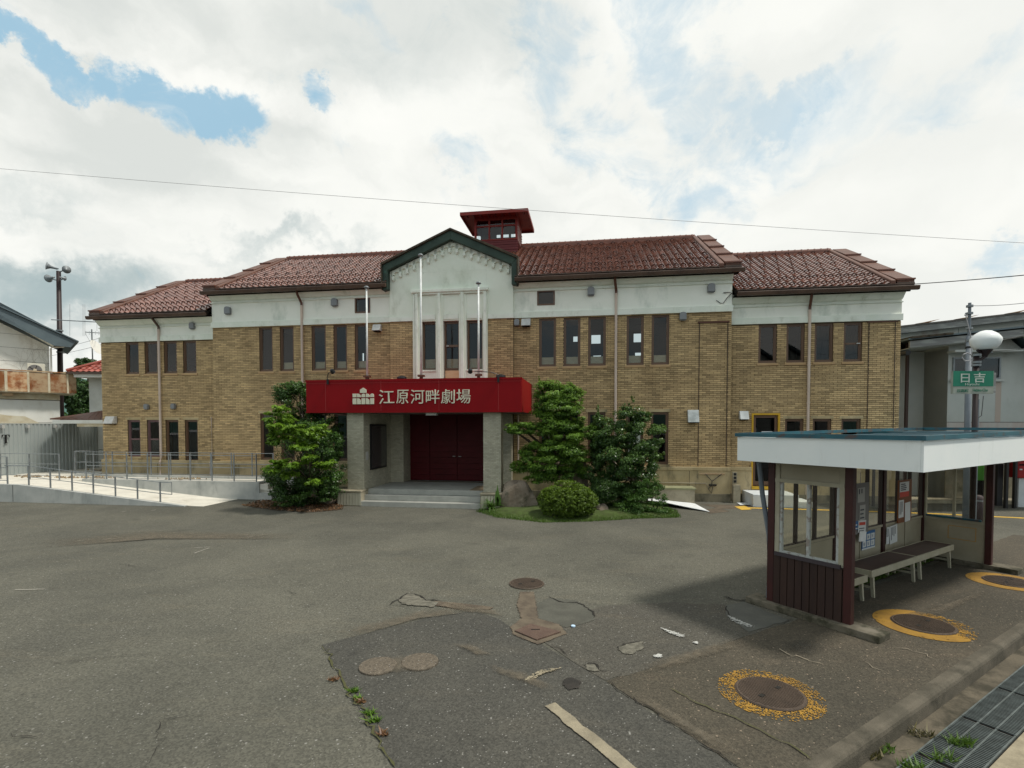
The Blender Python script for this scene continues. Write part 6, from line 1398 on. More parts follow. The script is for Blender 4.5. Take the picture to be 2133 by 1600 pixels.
# white house far left with rusty balcony
Wc = at(107, 900, 24.5); Wc[2] = 0; F3 = Frame(Wc, 45); Q3 = F3.pix
T = thing('white_house', 'white boarded building with slate grey eaves and a rusty balcony at the far left', 'building', Wc, 45)
zt_ = Q3(107, 722)[1]; zL = Q3(0, 672)[1]; xL = Q3(0, 672)[0]
kx = (zL-zt_)/(xL-0); X0 = -9
MB().prism([(X0, 0, 0), (0, 0, 0), (0, 0, zt_), (X0, 0, zt_+kx*X0)], (0, 5, 0)).build('wall', M_siding, T)
z = 1.2
while z < zt_+3:
    z += .62; MB().box(X0, -.001, -.006, -.001, z, z+.012).build('board_joint', M_greyb, T) if z < zt_ else MB().box(X0, (z-zt_)/kx, -.006, -.001, z, z+.012).build('board_joint', M_greyb, T)
oL, oR = Q3(-20, 655, .7), Q3(157, 713, .7); bL, bR = Q3(-20, 648, .7)[1], 0
zTopL, zTopR = Q3(0, 641, .7), Q3(158, 712, .7); zBL, zBM = Q3(0, 656, .7), Q3(112, 720, .7)
kT = (zTopR[1]-zTopL[1])/(zTopR[0]-zTopL[0]); kB = (zBM[1]-zBL[1])/(zBM[0]-zBL[0]); XX = -8
MB().prism([(XX, -.72, zBL[1]+kB*(XX-zBL[0])), (zBM[0], -.72, zBM[1]), (zTopR[0]-.2, -.72, zBM[1]-.02), (zTopR[0], -.72, zTopR[1]), (XX, -.72, zTopR[1]+kT*(XX-zTopR[0]))], (0, .08, 0)).build('eave_board', M_slate, T)
MB().prism([(XX, -.70, zBL[1]+kB*(XX-zBL[0])), (zBM[0], -.70, zBM[1]), (zBM[0], -.70, zBM[1]+.12), (XX, -.70, zBL[1]+kB*(XX-zBL[0])+.12)], (0, .72, 0)).build('soffit', M_siding, T)
MB().prism([(XX, -.8, zTopR[1]+kT*(XX-zTopR[0])), (zTopR[0]+.1, -.8, zTopR[1]-.02), (zTopR[0]+.1, -.8, zTopR[1]+.04), (XX, -.8, zTopR[1]+.06+kT*(XX-zTopR[0]))], (0, 6, 0)).build('roof', M_slate, T)
MB().tube([(.05, -.15, zt_-.1), (.05, -.15, 1)], .04, 8).build('downpipe', M_siding, T); MB().tube([(.05, -.15, zt_-.05), (.5, -.2, zt_+.02), (.7, -.5, zt_+.2)], .05, 8).build('downpipe', M_siding, T)
# balcony
zb1, zb0 = Q3(80, 775, 1.5)[1], Q3(80, 817, 1.5)[1]; xb1 = Q3(158, 800, 1.5)[0]
us_ = [-60, -10, 10, 15, 57, 61, 100, 104.5, 139, 143, 159]
MB().box(X0+1, xb1-.04, -1.46, -.001, zb0-.05, zb0+.06).build('balcony_floor', M_cream, T)
for k in range(len(us_)-1):
    xa, xc = Q3(us_[k], 795, 1.5)[0], Q3(us_[k+1], 795, 1.5)[0]
    w_ = us_[k+1]-us_[k]
    if w_ < 6: MB().box(xa, xc, -1.53, -1.47, zb0-.02, zb1-.0).build('balcony_post', M_cream, T)
    else: MB().box(xa+.005, xc-.005, -1.51, -1.48, zb0, zb1-.02, tint=random.choice([.3, .9, .6])).build('balcony_panel', M_rust, T)
MB().box(X0+1, xb1, -1.54, -1.46, zb1+.001, zb1+.05).build('balcony_rail', M_rust, T); MB().box(xb1-.03, xb1, -1.46, -.001, zb0, zb1).build('balcony_end', M_cream, T)
zs1 = Q3(60, 832, 1.1)[1]; MB().box(X0+1, xb1-.55, -1.1, -.001, zs1-.0, zb0-.051).build('beam_band', M_cream, T); MB().box(X0+1, xb1-.56, -1.08, -.001, .0, zs1-.03).build('lower_wall', M_siding, T)
for k in range(5): MB().box(X0+1, xb1-.555, -1.086, -1.079, .5+.55*k, .512+.55*k).build('board_joint', M_greyb, T)
xa, za = Q3(4, 817, 1.2); MB().box(xa, xa+.35, -1.35, -1.12, za-.15, za+.12).build('wall_lamp', M_rust, T)
# stair rail stub in front
zc0 = Q3(30, 868, 1.3)[1]; xs0_, xs1_ = Q3(-10, 868, 1.3)[0], Q3(52, 868, 1.3)[0]; MB().prism([(xs0_-1, -1.3, zc0+.35), (xs0_+.4, -1.3, zc0+.05), (xs1_, -1.3, zc0+.02), (xs1_+.8, -1.3, zc0-.5), (xs0_-1, -1.3, zc0-.9)], (0, .06, 0)).build('stair_side', M_cream, T)
# air conditioner on the balcony
xa, za = Q3(57, 770, 1.0); xb2 = Q3(94, 770, 1.0)[0]; zt1 = Q3(70, 757, 1.0)[1]
A_ = thing('air_conditioner', 'cream outdoor air conditioner unit behind the rusty balcony rail', 'air conditioner', Wc, 45)
MB().box(xa, xb2, -1.0, -.65, zt1-.62, zt1).build('case', mat('ac_cream', (.62, .60, .50)), A_, bevel=.01); cxa = xa+(xb2-xa)*.42
MB().lathe((cxa, -1.001, zt1-.31), [(.25, 0), (.25, .012), (.22, .014)], 24, axis=(0, -1, 0)).build('fan_grille', M_greyb, A_); MB().lathe((cxa, -1.02, zt1-.31), [(.07, 0), (.06, .03)], 14, axis=(0, -1, 0)).build('fan_hub', M_cream, A_)
for w_ in range(5):
    a_ = 2*math.pi*w_/5; MB().tube([(cxa, -1.018, zt1-.31), (cxa+.22*math.cos(a_), -1.018, zt1-.31+.22*math.sin(a_))], .012, 5).build('grille_bar', M_dark, A_)
# creeper stems on the white wall
cr = MB(); random.seed(3)
def twig(x, z, a, L, r, d=0):
    if L < .15 or d > 5: return
    pts = [(x, -.02, z)]
    for k in range(4): a += random.gauss(0, .25); x += math.sin(a)*L/4; z += math.cos(a)*L/4; pts.append((min(x, -.05), -.02, z))
    cr.tube(pts, r, 4, cap=False)
    for k in range(2): twig(pts[-1][0], pts[-1][2], a+random.choice((-1, 1))*random.uniform(.3, .9), L*.72, r*.7, d+1)
for k in range(4): twig(-.25-.2*k, zt_-3.0, random.gauss(-.1, .2), 1.1, .006)
cr.build('creeper_stems', mat('dry_stem', (.26, .24, .20)), None, kind='stuff'); o = D.objects['creeper_stems']; o.location = tuple(Wc); o.rotation_euler = (0, 0, math.radians(45)); o['label'] = 'bare creeper stems clinging to the white boarded wall'; o['category'] = 'creeper'
# siren pole
Ys = 27.; b0 = at(127, 900, Ys); t0 = at(122, 565, Ys)
T = thing('siren_pole', 'tall brown steel pole with horn loudspeakers behind the white house', 'loudspeaker pole', (b0[0], Ys, 0)); h = t0[2]
MB().tube([(0, 0, 0), (t0[0]-b0[0], 0, h)], [.15, .10], 12).build('pole', M_dpole, T, smooth=True); tx = t0[0]-b0[0]
def horn(u, v, ax, s=1., nm='horn'):
    s *= .5
    p_ = at(u, v, Ys); c = (p_[0]-b0[0], -.1, p_[2])
    H_ = MB().lathe(c, [(.10*s, -.75*s), (.11*s, -.5*s), (.16*s, -.2*s), (.33*s, .08*s), (.40*s, .14*s)], 16, axis=ax).build('horn', M_steel, T, smooth=True)
    MB().tube([c, (tx, 0, c[2]-.1)], .03, 6).build('horn_bracket', M_steel, T)
horn(104, 556, (-.55, -.8, .1)); horn(141, 563, (.8, -.5, -.1)); horn(106, 581, (-.9, .3, -.05), 1.); horn(137, 581, (.2, .9, 0), .6)
for v in (690, 705, 735): z = at(124, v+0, Ys)[2]; MB().lathe((tx*.7, 0, z), [(.16, 0), (.16, .06)], 12).build('clamp', M_steel, T)
# antennas
T = thing('radio_antenna', 'thin horizontal radio aerial clamped to the siren pole with hanging vertical rods', 'antenna', (0, 0, 0))
a_, c_ = at(107, 666, Ys-.2), at(203, 671, Ys-.2); MB().tube([a_, c_], .025, 6).build('boom', M_steel, T)
for u in (145.5, 173, 177, 202): p_, q_ = at(u, 634 if u < 200 else 671, Ys-.2), at(u, 700 if u < 200 else 690, Ys-.2); MB().tube([p_, q_], .008, 5).build('rod', M_wireg, T)
T = thing('rooftop_antenna', 'television aerial mast with small dish on the red annex roof', 'antenna', (0, 0, 0)); Yd = 25.2
MB().tube([at(193, 752, Yd), at(191, 686, Yd)], .03, 6).build('mast', M_steel, T); MB().tube([at(178, 692, Yd), at(212, 694, Yd)], .02, 6).build('boom', M_steel, T); MB().tube([at(178, 695, Yd), at(190, 716, Yd)], .008, 5).build('stay', M_wireg, T)
for u in (179, 186, 199, 206): MB().tube([at(u, 690, Yd), at(u, 697, Yd-.6)], .01, 5).build('element', M_steel, T)
p_ = at(199, 724, Yd-.3); MB().lathe(p_, [(.02, -.05), (.2, -.01), (.36, .05), (.37, .06)], 18, axis=(.95, .06, .42)).build('dish', M_siding, T)
for k, (v0, v1) in enumerate(((716, 702), (728, 717))):
    wire('overhead_cable', ['upper of two thin cables between white house and wing, against the sky', 'lower of two thin cables between white house and wing, against the sky'][k], at(100, v0+14, 29), at(215, v1, 27), .05, .010, M_wireg)
# far hills
vs = []; fs = []; n = 160; R1 = 900
for i in range(n+1):
    a_ = 2*math.pi*i/n; hh = 55+28*math.sin(a_*3+1)+14*math.sin(a_*7+2)+7*math.sin(a_*17)+3*math.sin(a_*41)
    if .75 < a_ < 2.36 and False: hh = 60
    c_, s_ = math.cos(a_), math.sin(a_)
    vs += [(R1*c_, R1*s_, -2), ((R1+160)*c_, (R1+160)*s_, hh*.72), ((R1+300)*c_, (R1+300)*s_, hh*1.15)]
for i in range(n): a_ = 3*i; fs += [(a_, a_+3, a_+4, a_+1), (a_+1, a_+4, a_+5, a_+2)]
MB().add(vs, fs).build('hills', M_hill, None, kind='structure', smooth=True)

# ------------------------------------------------------------------ foliage
def leaves(name, clumps, n, L, W_, m, parent=None, sub=26, subr=.28, flat=.35, droop=0., up=.35, kind=None, label=None, category=None, inner=.25, seed=0, bright=.0, top_tint=True):
    """clumps: (centre, radii). Leaf rhombs spread over sub-clumps near each clump's surface."""
    g = np.random.default_rng(100+seed); vol = np.array([r[0]*r[1]+r[1]*r[2]+r[0]*r[2] for _, r in clumps]); cnt = np.maximum(30, (n*vol/vol.sum()).astype(int))
    V = []; T_ = []
    for (c, r), k in zip(clumps, cnt):
        c = np.array(c); r = np.array(r); ns = sub
        d = g.normal(size=(ns, 3)); d /= np.linalg.norm(d, axis=1)[:, None]; rad = g.uniform(.45 if ns < 300 else .93, 1.0, ns)**.6
        sc_ = d*rad[:, None]; sr_ = subr*g.uniform(.6, 1.35, ns); st_ = g.normal(0, .16, ns)+.12*d[:, 2]
        idx = g.integers(0, ns, k); q = g.normal(size=(k, 3)); q /= np.linalg.norm(q, axis=1)[:, None]; q *= (g.uniform(0, 1, k)**.45)[:, None]
        pos_u = sc_[idx]+q*sr_[idx][:, None]*np.array([1.1, 1.1, .8])
        mi = g.uniform(size=k) < inner; pos_u[mi] *= .62
        p = c+pos_u*r
        nrm = q*.6+pos_u*.5+g.normal(size=(k, 3))*.55+np.array([0, 0, up]); nrm /= np.linalg.norm(nrm, axis=1)[:, None]
        ax = g.normal(size=(k, 3))+pos_u*.8+np.array([0, 0, -droop]); ax -= (ax*nrm).sum(1)[:, None]*nrm; ax /= np.linalg.norm(ax, axis=1)[:, None]+1e-9
        bx_ = np.cross(nrm, ax); l = L*g.uniform(.7, 1.25, k)[:, None]; w = W_*g.uniform(.7, 1.25, k)[:, None]
        V.append(np.stack([p-ax*l*.5, p+bx_*w*.5+nrm*w*.12, p+ax*l*.5, p-bx_*w*.5+nrm*w*.12], 1))
        t = .30+.40*np.clip(q[:, 2], -1, 1)*(1 if top_tint else 0)+st_[idx]+g.normal(0, .16, k)+bright; T_.append(np.clip(t, 0, 1))  # tint gets paler towards the top of each sub-clump
    V = np.concatenate(V); T_ = np.concatenate(T_); N = len(V); me = D.meshes.new(name)
    me.vertices.add(4*N); me.vertices.foreach_set('co', V.reshape(-1)); me.loops.add(4*N); me.loops.foreach_set('vertex_index', np.arange(4*N, dtype=np.int32))
    me.polygons.add(N); me.polygons.foreach_set('loop_start', np.arange(0, 4*N, 4, dtype=np.int32)); me.polygons.foreach_set('loop_total', np.full(N, 4, dtype=np.int32))
    me.materials.append(m); a_ = me.attributes.new('tint', 'FLOAT', 'FACE'); a_.data.foreach_set('value', T_.astype(np.float32)); me.update(calc_edges=True)
    return link(name, me, parent, kind=kind, label=label, category=category)
def pc(u, v, ru, rv, Y, ry=None, base=None):
    """clump centred on a sight line at depth Y with pixel half-sizes turned into metres"""
    c = at(u, v, Y); k = Y/f; rx, rz_ = ru*k, rv*k
    return (c-(base if base is not None else 0), (rx, ry if ry else (rx+rz_)/2*.9, rz_))
def branchwork(base, ends, r0, parent, name='trunk', m=M_bark, mid=None):
    m_ = MB()
    for e in ends:
        e = np.array(e); md = np.array(mid) if mid is not None else e*.45; j = rng.normal(0, .06, 3)
        m_.tube([(0, 0, -.05), md*.5+j*.5, md+j, (md+e)/2+j, e], [r0, r0*.85, r0*.6, r0*.4, r0*.15], 7)
    return m_.build(name, m, parent, smooth=True)
# left: dark evergreen and a light green cherry
bs = ground(668, 1046); bs[2] = 0
T = thing('evergreen_tree', 'dark clipped evergreen left of the red canopy, behind the light green sapling', 'tree', bs)
cl = [pc(u, v, ru, rv, Y, .7, base=bs) for u, v, ru, rv, Y in [(615, 825, 36, 28, 17.2), (596, 815, 22, 18, 17.1), (620, 808, 16, 14, 17.2), (640, 865, 42, 26, 17.2), (680, 895, 30, 28, 16.9), (600, 880, 30, 30, 16.8), (640, 925, 62, 50, 16.3), (660, 985, 58, 48, 16.2), (693, 935, 22, 35, 16.2), (606, 1000, 42, 45, 16.0), (655, 1028, 55, 26, 15.9), (598, 1035, 34, 22, 15.8), (698, 1010, 18, 32, 16.0), (575, 990, 22, 26, 16.0)]]
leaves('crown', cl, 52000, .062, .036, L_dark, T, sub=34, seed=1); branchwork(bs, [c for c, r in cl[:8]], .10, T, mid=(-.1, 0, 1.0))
bs = ground(641, 1056); bs[2] = 0
T = thing('cherry_sapling', 'light green cherry sapling with layered drooping leaves and a support stake', 'tree', bs)
cl = []
for (u, v, ru, rv) in [(580, 868, 30, 14), (600, 888, 36, 15), (566, 900, 24, 12), (625, 895, 30, 14), (650, 905, 26, 12), (585, 918, 26, 13), (612, 925, 26, 12), (668, 893, 20, 8), (640, 930, 20, 10), (590, 965, 28, 10), (572, 980, 20, 9), (615, 968, 26, 9), (645, 953, 20, 7), (600, 990, 22, 8), (672, 970, 22, 7), (665, 1000, 14, 8), (650, 1003, 12, 8), (688, 965, 12, 6), (585, 852, 12, 12)]:
    cl.append(pc(u, v, ru, rv, 15.0+random.uniform(-.3, .3), .38, base=bs))
leaves('crown', cl, 9500, .14, .052, L_cherry, T, sub=9, subr=.36, droop=.7, up=1.2, seed=2, inner=.5, bright=.1); branchwork(bs, [c for c, r in cl], .03, T, mid=(0, 0, .9))
MB().tube([(0.02, -.05, 0), (0.03, -.05, .95)], .028, 7).build('support_stake', M_bark, T)
T = thing('garden_rock', 'low rounded rock in shade at the foot of the left tree', 'rock', ground(672, 1050))
def rock(T, sx, sy, sz, seed, m=M_stone, flat=False):
    g = random.Random(seed); m_ = MB(); n, k = 14, 9; vs = []
    ph = [g.uniform(0, 6) for _ in range(6)]
    for i in range(k+1):
        e_ = math.pi/2*(i/k)
        for j in range(n):
            a_ = 2*math.pi*j/n; rr = 1+.10*math.sin(3*a_+ph[0]+i*.4)+.08*math.sin(5*a_+ph[1]-i*.6)+.05*math.sin(8*a_+ph[2])
            ce, se = math.cos(e_)**.55, math.sin(e_)**.8
            vs.append((sx*rr*ce*math.cos(a_)+.12*sx*math.sin(2*e_+ph[3]), sy*rr*ce*math.sin(a_), sz*se*(1+.06*math.sin(2*a_+ph[4]))-.04*(i == 0)))
    fs = [(i*n+j, i*n+(j+1) % n, (i+1)*n+(j+1) % n, (i+1)*n+j) for i in range(k) for j in range(n)]; m_.add(vs, fs)
    return m_.build('body', m, T, smooth=False, bevel=.0)
rock(T, .40, .3, .26, 4)
def litter_bed(name, pts, z, m, h=.05, **k):
    """low mounded bed with feathered rim"""
    P_ = rough_edge([np.array(p_)[:2] for p_ in pts], .05, .18); c = sum(P_)/len(P_); m_ = MB(); n = len(P_); vs = [(*p_, .006) for p_ in P_]+[(*(c+(p_-c)*.75), h*.7) for p_ in P_]+[(*(c+(p_-c)*.35), h) for p_ in P_]+[(*c, h*1.05)]
    fs = [(i, (i+1) % n, n+(i+1) % n, n+i) for i in range(n)]+[(n+i, n+(i+1) % n, 2*n+(i+1) % n, 2*n+i) for i in range(n)]+[(2*n+i, 2*n+(i+1) % n, 3*n) for i in range(n)]
    return m_.add(vs, fs).build(name, m, None, **k)
bed = gpts([(505, 1054), (560, 1062), (640, 1068), (712, 1062), (712, 1044), (640, 1030), (570, 1036)])
litter_bed('leaf_litter_bed', bed, 0, M_soil, .07, kind='structure')
def scatter(name, pts, n, L, W_, m, label, cat, z=.02, upn=1., spread=.0, rise=0., seed=5):
    g = np.random.default_rng(seed); A_ = np.array([p_[:2] for p_ in pts]); c = A_.mean(0); k = len(A_); i = g.integers(0, k, n); t = g.uniform(0, 1, n)[:, None]
    e_ = A_[i]*(1-t)+A_[(i+1) % k]*t; q = c+(e_-c)*np.sqrt(g.uniform(0, 1.06, n))[:, None]
    rr = np.linalg.norm(q-c, axis=1)/np.linalg.norm(e_-c, axis=1); zz = z+rise*np.clip(1.15-rr, 0, 1)
    p = np.stack([q[:, 0], q[:, 1], zz], 1); nr = g.normal(size=(n, 3))*.6+np.array([0, 0, upn]); nr /= np.linalg.norm(nr, axis=1)[:, None]; ax = g.normal(size=(n, 3)); ax -= (ax*nr).sum(1)[:, None]*nr; ax /= np.linalg.norm(ax, axis=1)[:, None]; b_ = np.cross(nr, ax)
    V = np.stack([p-ax*L/2, p+b_*W_/2, p+ax*L/2, p-b_*W_/2], 1).reshape(-1, 3); me = D.meshes.new(name); me.from_pydata(V.tolist(), [], np.arange(4*n).reshape(-1, 4).tolist()); me.materials.append(m)
    a_ = me.attributes.new('tint', 'FLOAT', 'FACE'); a_.data.foreach_set('value', g.uniform(0, 1, n).astype(np.float32)); me.update()
    return link(name, me, None, kind='stuff', label=label, category=cat)
scatter('leaf_litter', bed, 2600, .07, .035, L_litter, 'brown fallen leaves under the left trees', 'leaf litter', .03, 1., rise=.06)
def blades(name, pts, n, h, m, label, cat, rise=.0, z=.0, seed=9, w=.012, lean=.5, parent=None, kind='stuff'):
    g = np.random.default_rng(seed); A_ = np.array([p_[:2] for p_ in pts]); c = A_.mean(0); k = len(A_); i = g.integers(0, k, n); t = g.uniform(0, 1, n)[:, None]
    e_ = A_[i]*(1-t)+A_[(i+1) % k]*t; q = c+(e_-c)*np.sqrt(g.uniform(0, 1.08, n))[:, None]; rr = np.linalg.norm(q-c, axis=1)/np.linalg.norm(e_-c, axis=1)
    b0 = np.stack([q[:, 0], q[:, 1], z+rise*np.clip(1.02-rr, 0, 1)], 1); a_ = g.uniform(0, 2*np.pi, n); s_ = np.stack([np.cos(a_), np.sin(a_), 0*a_], 1)*w/2; hh = h*g.uniform(.5, 1.3, n)[:, None]
    tp = b0+np.concatenate([g.normal(0, lean, (n, 2)), np.ones((n, 1))], 1)*hh
    V = np.stack([b0-s_, b0+s_, tp], 1).reshape(-1, 3); me = D.meshes.new(name); me.from_pydata(V.tolist(), [], np.arange(3*n).reshape(-1, 3).tolist()); me.materials.append(m)
    at_ = me.attributes.new('tint', 'FLOAT', 'FACE'); at_.data.foreach_set('value', g.uniform(0, 1, n).astype(np.float32)); me.update(); return link(name, me, parent, kind=kind, label=label, category=cat)
# grass mound on the right of the portico
mound = gpts([(1000, 1066), (1040, 1078), (1130, 1088), (1230, 1086), (1330, 1080), (1410, 1078), (1400, 1062), (1330, 1050), (1200, 1040), (1080, 1040), (1020, 1050)])
litter_bed('planted_bed', mound, 0, M_turf, .16, kind='structure')
blades('grass', mound, 30000, .07, L_grass, 'short green grass on the planted bed', 'grass', rise=.14)
# podocarpus, clipped in cloud tiers
bs = ground(1165, 1048); bs[2] = 0
T = thing('podocarpus_tree', 'tall bright green pine-like tree clipped in tiers, right of the red canopy', 'tree', bs); Y_ = 15.6
cl = [pc(u, v, ru, rv, Y_+dy, base=bs) for u, v, ru, rv, dy in [(1155, 822, 46, 27, 0), (1126, 815, 20, 20, 0), (1186, 822, 30, 24, .1), (1165, 850, 52, 26, 0), (1128, 850, 20, 18, .1), (1190, 868, 30, 30, -.1), (1155, 880, 46, 24, 0), (1088, 892, 34, 14, -.1), (1066, 894, 16, 9, -.1), (1120, 895, 30, 15, 0), (1175, 905, 46, 26, -.2), (1222, 900, 28, 20, 0), (1160, 942, 54, 24, -.2), (1112, 940, 30, 22, 0), (1200, 945, 32, 26, -.1), (1100, 965, 26, 20, 0), (1150, 972, 46, 24, -.1), (1080, 972, 20, 13, 0), (1190, 985, 34, 20, 0), (1128, 995, 36, 14, 0)]]
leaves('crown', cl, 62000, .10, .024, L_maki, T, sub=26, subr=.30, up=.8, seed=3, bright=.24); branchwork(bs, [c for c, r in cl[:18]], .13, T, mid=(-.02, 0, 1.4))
leaves('top_shoots', [pc(1124, 796, 4, 14, Y_, .1, base=bs), pc(1187, 800, 8, 8, Y_, .1, base=bs), pc(1212, 830, 5, 10, Y_, .1, base=bs)], 260, .12, .02, L_maki, T, sub=8, up=1.2, seed=31, bright=.3)
# bushy evergreen
bs = ground(1318, 1052); bs[2] = 0
T = thing('camellia_bush', 'large dark glossy bush with a ragged outline, right of the clipped tree', 'bush', bs); Y_ = 15.3
cl = [pc(u, v, ru, rv, Y_+dy, base=bs) for u, v, ru, rv, dy in [(1310, 872, 44, 28, 0), (1272, 900, 42, 32, .1), (1340, 912, 46, 38, -.1), (1300, 950, 56, 46, -.2), (1345, 960, 30, 44, 0), (1268, 950, 34, 40, .1), (1300, 1005, 62, 34, -.1), (1355, 1005, 24, 26, 0), (1262, 1010, 34, 28, .1), (1245, 935, 18, 40, .3), (1240, 985, 20, 30, .2), (1300, 1035, 50, 18, 0), (1243, 880, 9, 22, .2)]]
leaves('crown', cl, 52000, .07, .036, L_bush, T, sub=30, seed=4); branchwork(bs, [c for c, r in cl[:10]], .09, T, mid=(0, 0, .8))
leaves('top_shoots', [pc(1315, 842, 7, 16, Y_, .12, base=bs), pc(1300, 848, 6, 8, Y_, .1, base=bs), pc(1245, 858, 3, 22, Y_, .1, base=bs), pc(1373, 893, 14, 4, Y_, .1, base=bs), pc(1380, 950, 8, 8, Y_, .15, base=bs)], 420, .075, .035, L_bush, T, sub=8, up=1., seed=41, bright=.2)
bs = ground(1365, 1068); bs[2] = 0
T = thing('trailing_shrub', 'loose fine-leaved shrub spilling onto the asphalt beside the white sheet', 'shrub', bs)
cl = [pc(u, v, ru, rv, 14.6, base=bs) for u, v, ru, rv in [(1350, 1015, 22, 18), (1340, 1045, 34, 20), (1370, 1058, 30, 16), (1335, 1068, 36, 12), (1385, 1070, 26, 8), (1375, 1035, 14, 12), (1368, 1010, 12, 10), (1310, 1060, 30, 18)]]
leaves('crown', cl, 9000, .055, .022, L_fern, T, sub=16, subr=.35, up=.8, seed=6, bright=-.15); branchwork(bs, [c for c, r in cl], .02, T)
# clipped azaleas
def dome(name, label, u, v, ru, rv, Y, n, m, seed, cat='shrub'):
    bs = ground(u, v+rv*.92); T = thing(name, label, cat, (bs[0], bs[1], 0)); bs[2] = 0; c, r = pc(u, v, ru, rv, Y, base=bs)
    g = np.random.default_rng(seed); cl = [(c, tuple(np.array(r)*.86))]
    g2 = np.random.default_rng(seed+1); leaves('crown', [(c, (r[0]*.86, r[1]*.86, r[2]*.88))]+[(c+np.array([r[0]*.42*math.cos(q), r[1]*.42*math.sin(q), r[2]*g2.uniform(-.25, .12)]), (r[0]*g2.uniform(.48, .58),)*2+(r[2]*g2.uniform(.6, .75),)) for q in np.linspace(0, 5.6, 7)], n, .040, .024, m, T, sub=420, subr=.085, up=.6, inner=.1, seed=seed); branchwork(bs, [c+np.array([dx, 0, .1]) for dx in (-.3, 0, .3)], .03, T)
dome('azalea_shrub', 'round clipped yellow green azalea dome in front of the tiered tree', 1180, 1040, 66, 44, 14.2, 46000, L_azalea, 7)
dome('azalea_shrub', 'smaller darker clipped shrub tucked behind the azalea dome', 1258, 1022, 32, 27, 15.0, 16000, L_bush, 8)
# stones
T = thing('garden_stone', 'tall brown standing stone between pillar and azalea', 'stone', ground(1082, 1061)); rock(T, .52, .36, .86, 11)
T = thing('garden_stone', 'tall dark slab of stone standing behind the azalea among the trees', 'stone', (at(1205, 960, 16.0)[0], 16.0, 0)); rock(T, .30, .25, 1.75, 5)
T = thing('garden_stone', 'small pointed stone lying at the right foot of the azalea', 'stone', ground(1252, 1070)); rock(T, .22, .2, .30, 21)
# strap-leaved plant at the pillar foot
bs = ground(1022, 1064); bs[2] = .05; T = thing('fern_clump', 'strap leaved green plant at the foot of the right pillar', 'plant', bs); m_ = MB(); random.seed(5)
for k in range(70):
    a_ = random.uniform(0, 2*math.pi); L_ = random.uniform(.35, .65); w_ = .024; pts = []; x = y = 0; z = 0; el = random.uniform(.5, 1.4); sd_ = np.array([-math.sin(a_), math.cos(a_), 0])*w_
    vs = []
    for q in range(5):
        p_ = np.array([x, y, z]); vs += [p_-sd_*(1-q/4.2), p_+sd_*(1-q/4.2)]; x += math.cos(a_)*math.cos(el)*L_/4; y += math.sin(a_)*math.cos(el)*L_/4; z += math.sin(el)*L_/4; el -= .45
    m_.add(vs, [(2*q, 2*q+1, 2*q+3, 2*q+2) for q in range(4)], random.random())
for dx, h_ in ((.22, .75), (.18, .6), (.27, .5)): m_.add([(dx-.03, 0, .1), (dx+.03, 0, .1), (dx+.05, 0, h_*.6), (dx-.05, 0, h_*.6), (dx-.02, .02, h_)], [(0, 1, 2, 3), (3, 2, 4)], .7)
m_.build('fronds', L_fern, T, kind='stuff')
# weeds in the asphalt seam, along kerb and grating, behind the benches
L_moss = leafmat('leaf_dry', (.07, .06, .025), (.14, .12, .05), .1)
def weed(u, v, z, r, n, label, m=L_fern, h=.06):
    c = ground(u, v, z); pts = [(c[0]+r*math.cos(a_), c[1]+r*.6*math.sin(a_), 0) for a_ in np.linspace(0, 6, 8)]
    blades('weed', pts, n, h, m, label, 'weed', z=z, seed=int(u), w=.020, lean=.9, kind=None)
for u, v, r, lb in [(735, 1440, .05, 'largest green weed, topmost in the asphalt seam at the bottom left'), (744, 1457, .04, 'small green weed just under the topmost one in the seam'), (768, 1487, .05, 'green weed halfway down the seam of the dark patch'), (780, 1502, .04, 'lowest green weed in the seam of the dark patch'), (1845, 1535, .0, '')]:
    if lb: weed(u, v, .01, r, 70, lb, m=L_maki, h=.035)
for u, v, lb in [(752, 1462, 'rusty dry weed beside the seam of the dark patch'), (798, 1530, 'rusty dry weed lowest in the seam of the dark patch'), (694, 1416, 'faint dry weed left of the seam')]: weed(u, v, .01, .05, 45, lb, m=L_litter, h=.03)
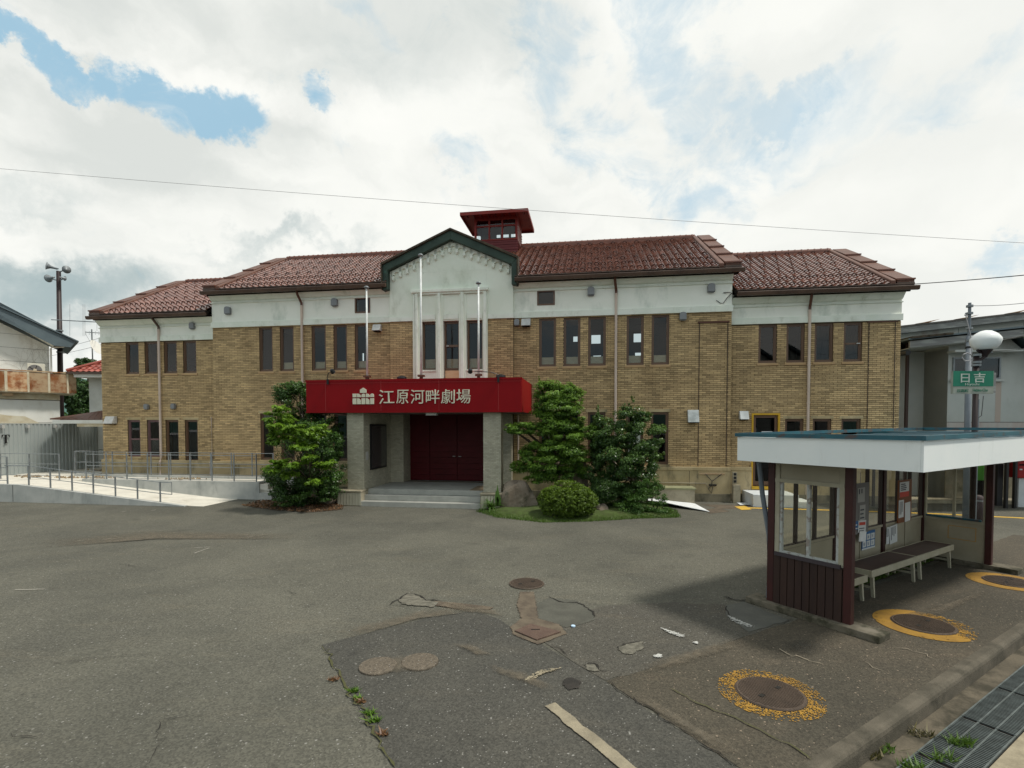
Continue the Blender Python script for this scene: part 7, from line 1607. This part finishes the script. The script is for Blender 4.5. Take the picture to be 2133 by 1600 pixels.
for u, v, lb, n in [(2000, 1550, 'grass tuft growing through the drain grating', 160), (1965, 1583, 'grass tuft in the grating at the bottom edge', 80), (1895, 1597, 'grass at the foot of the gutter, bottom edge', 80), (1845, 1563, 'small weed at the foot of the kerb', 60), (1815, 1575, 'yellowish weed at the foot of the kerb near the bottom edge', 50), (1918, 1530, 'dry grass lying in the gutter beside the grating', 60)]:
    weed(u, v, -.155, .10, n*2//3, lb, m=L_grass if 'yellow' not in lb and 'dry' not in lb else L_moss, h=.055)
mp = [lw(.3, BD-.32), lw(5.0, BD-.32), lw(5.0, BD-.12), lw(.3, BD-.12)]
sheet('mossy_strip', rough_edge([lw(.25, .80), lw(5.0, .78), lw(5.0, BD-.1), lw(.25, BD-.1)], .03, .12), .011, mat('moss_dirt', (.035, .035, .018), (.07, .065, .035), 6, 1, fine=.4, fscale=30))
blades('moss', [lw(.3, .80), lw(5.0, .8), lw(5.0, .9), lw(.3, .9)], 2200, .025, L_grass, 'moss along the paving edge under the benches', 'moss', z=.012, w=.02)
c = ground(1194, 1307); T = thing('bottle_cap', 'small pale blue cap lying on the worn grey patch', 'cap', c); MB().lathe((0, 0, .012), [(.028, 0), (.028, .012), (.024, .016)], 14).build('cap', mat('pale_blue_plastic', (.45, .6, .75)), T)
# trees beyond the fence, left
for i, (u, v, ru, rv, Y, lb) in enumerate([(165, 850, 40, 55, 33, 'dense green trees filling the gap under the red annex eave'), (185, 765, 34, 22, 38, 'rounded green treetop just above the annex roof line'), (120, 800, 40, 28, 42, 'green trees behind the siren pole and white house')]):
    b_ = at(u, v, Y); T = thing('leafy_tree', lb, 'tree', (b_[0], b_[1], 0), 0, 'trees beyond the fence'); b_[2] = 0
    c, r = pc(u, v, ru, rv, Y, base=b_); g = np.random.default_rng(i); cl = [(c+g.uniform(-.6, .6, 3)*np.array(r), tuple(np.array(r)*g.uniform(.35, .6))) for _ in range(14)]
    leaves('crown', cl, 16000, .16, .09, L_forest, T, sub=22, seed=50+i); MB().tube([(0, 0, 0), (0, 0, c[2])], [.25, .1], 8).build('trunk', M_bark, T)
g = np.random.default_rng(77)
cl = [(np.array([x, 46+g.uniform(-2, 4), g.uniform(1, 3.4)]), (2.6, 2, 2.2)) for x in np.arange(-62, -26, 2.2)]
leaves('far_woods', cl, 26000, .3, .17, L_forest, None, sub=20, seed=78, kind='stuff', label='far green woods behind the left houses', category='woods')
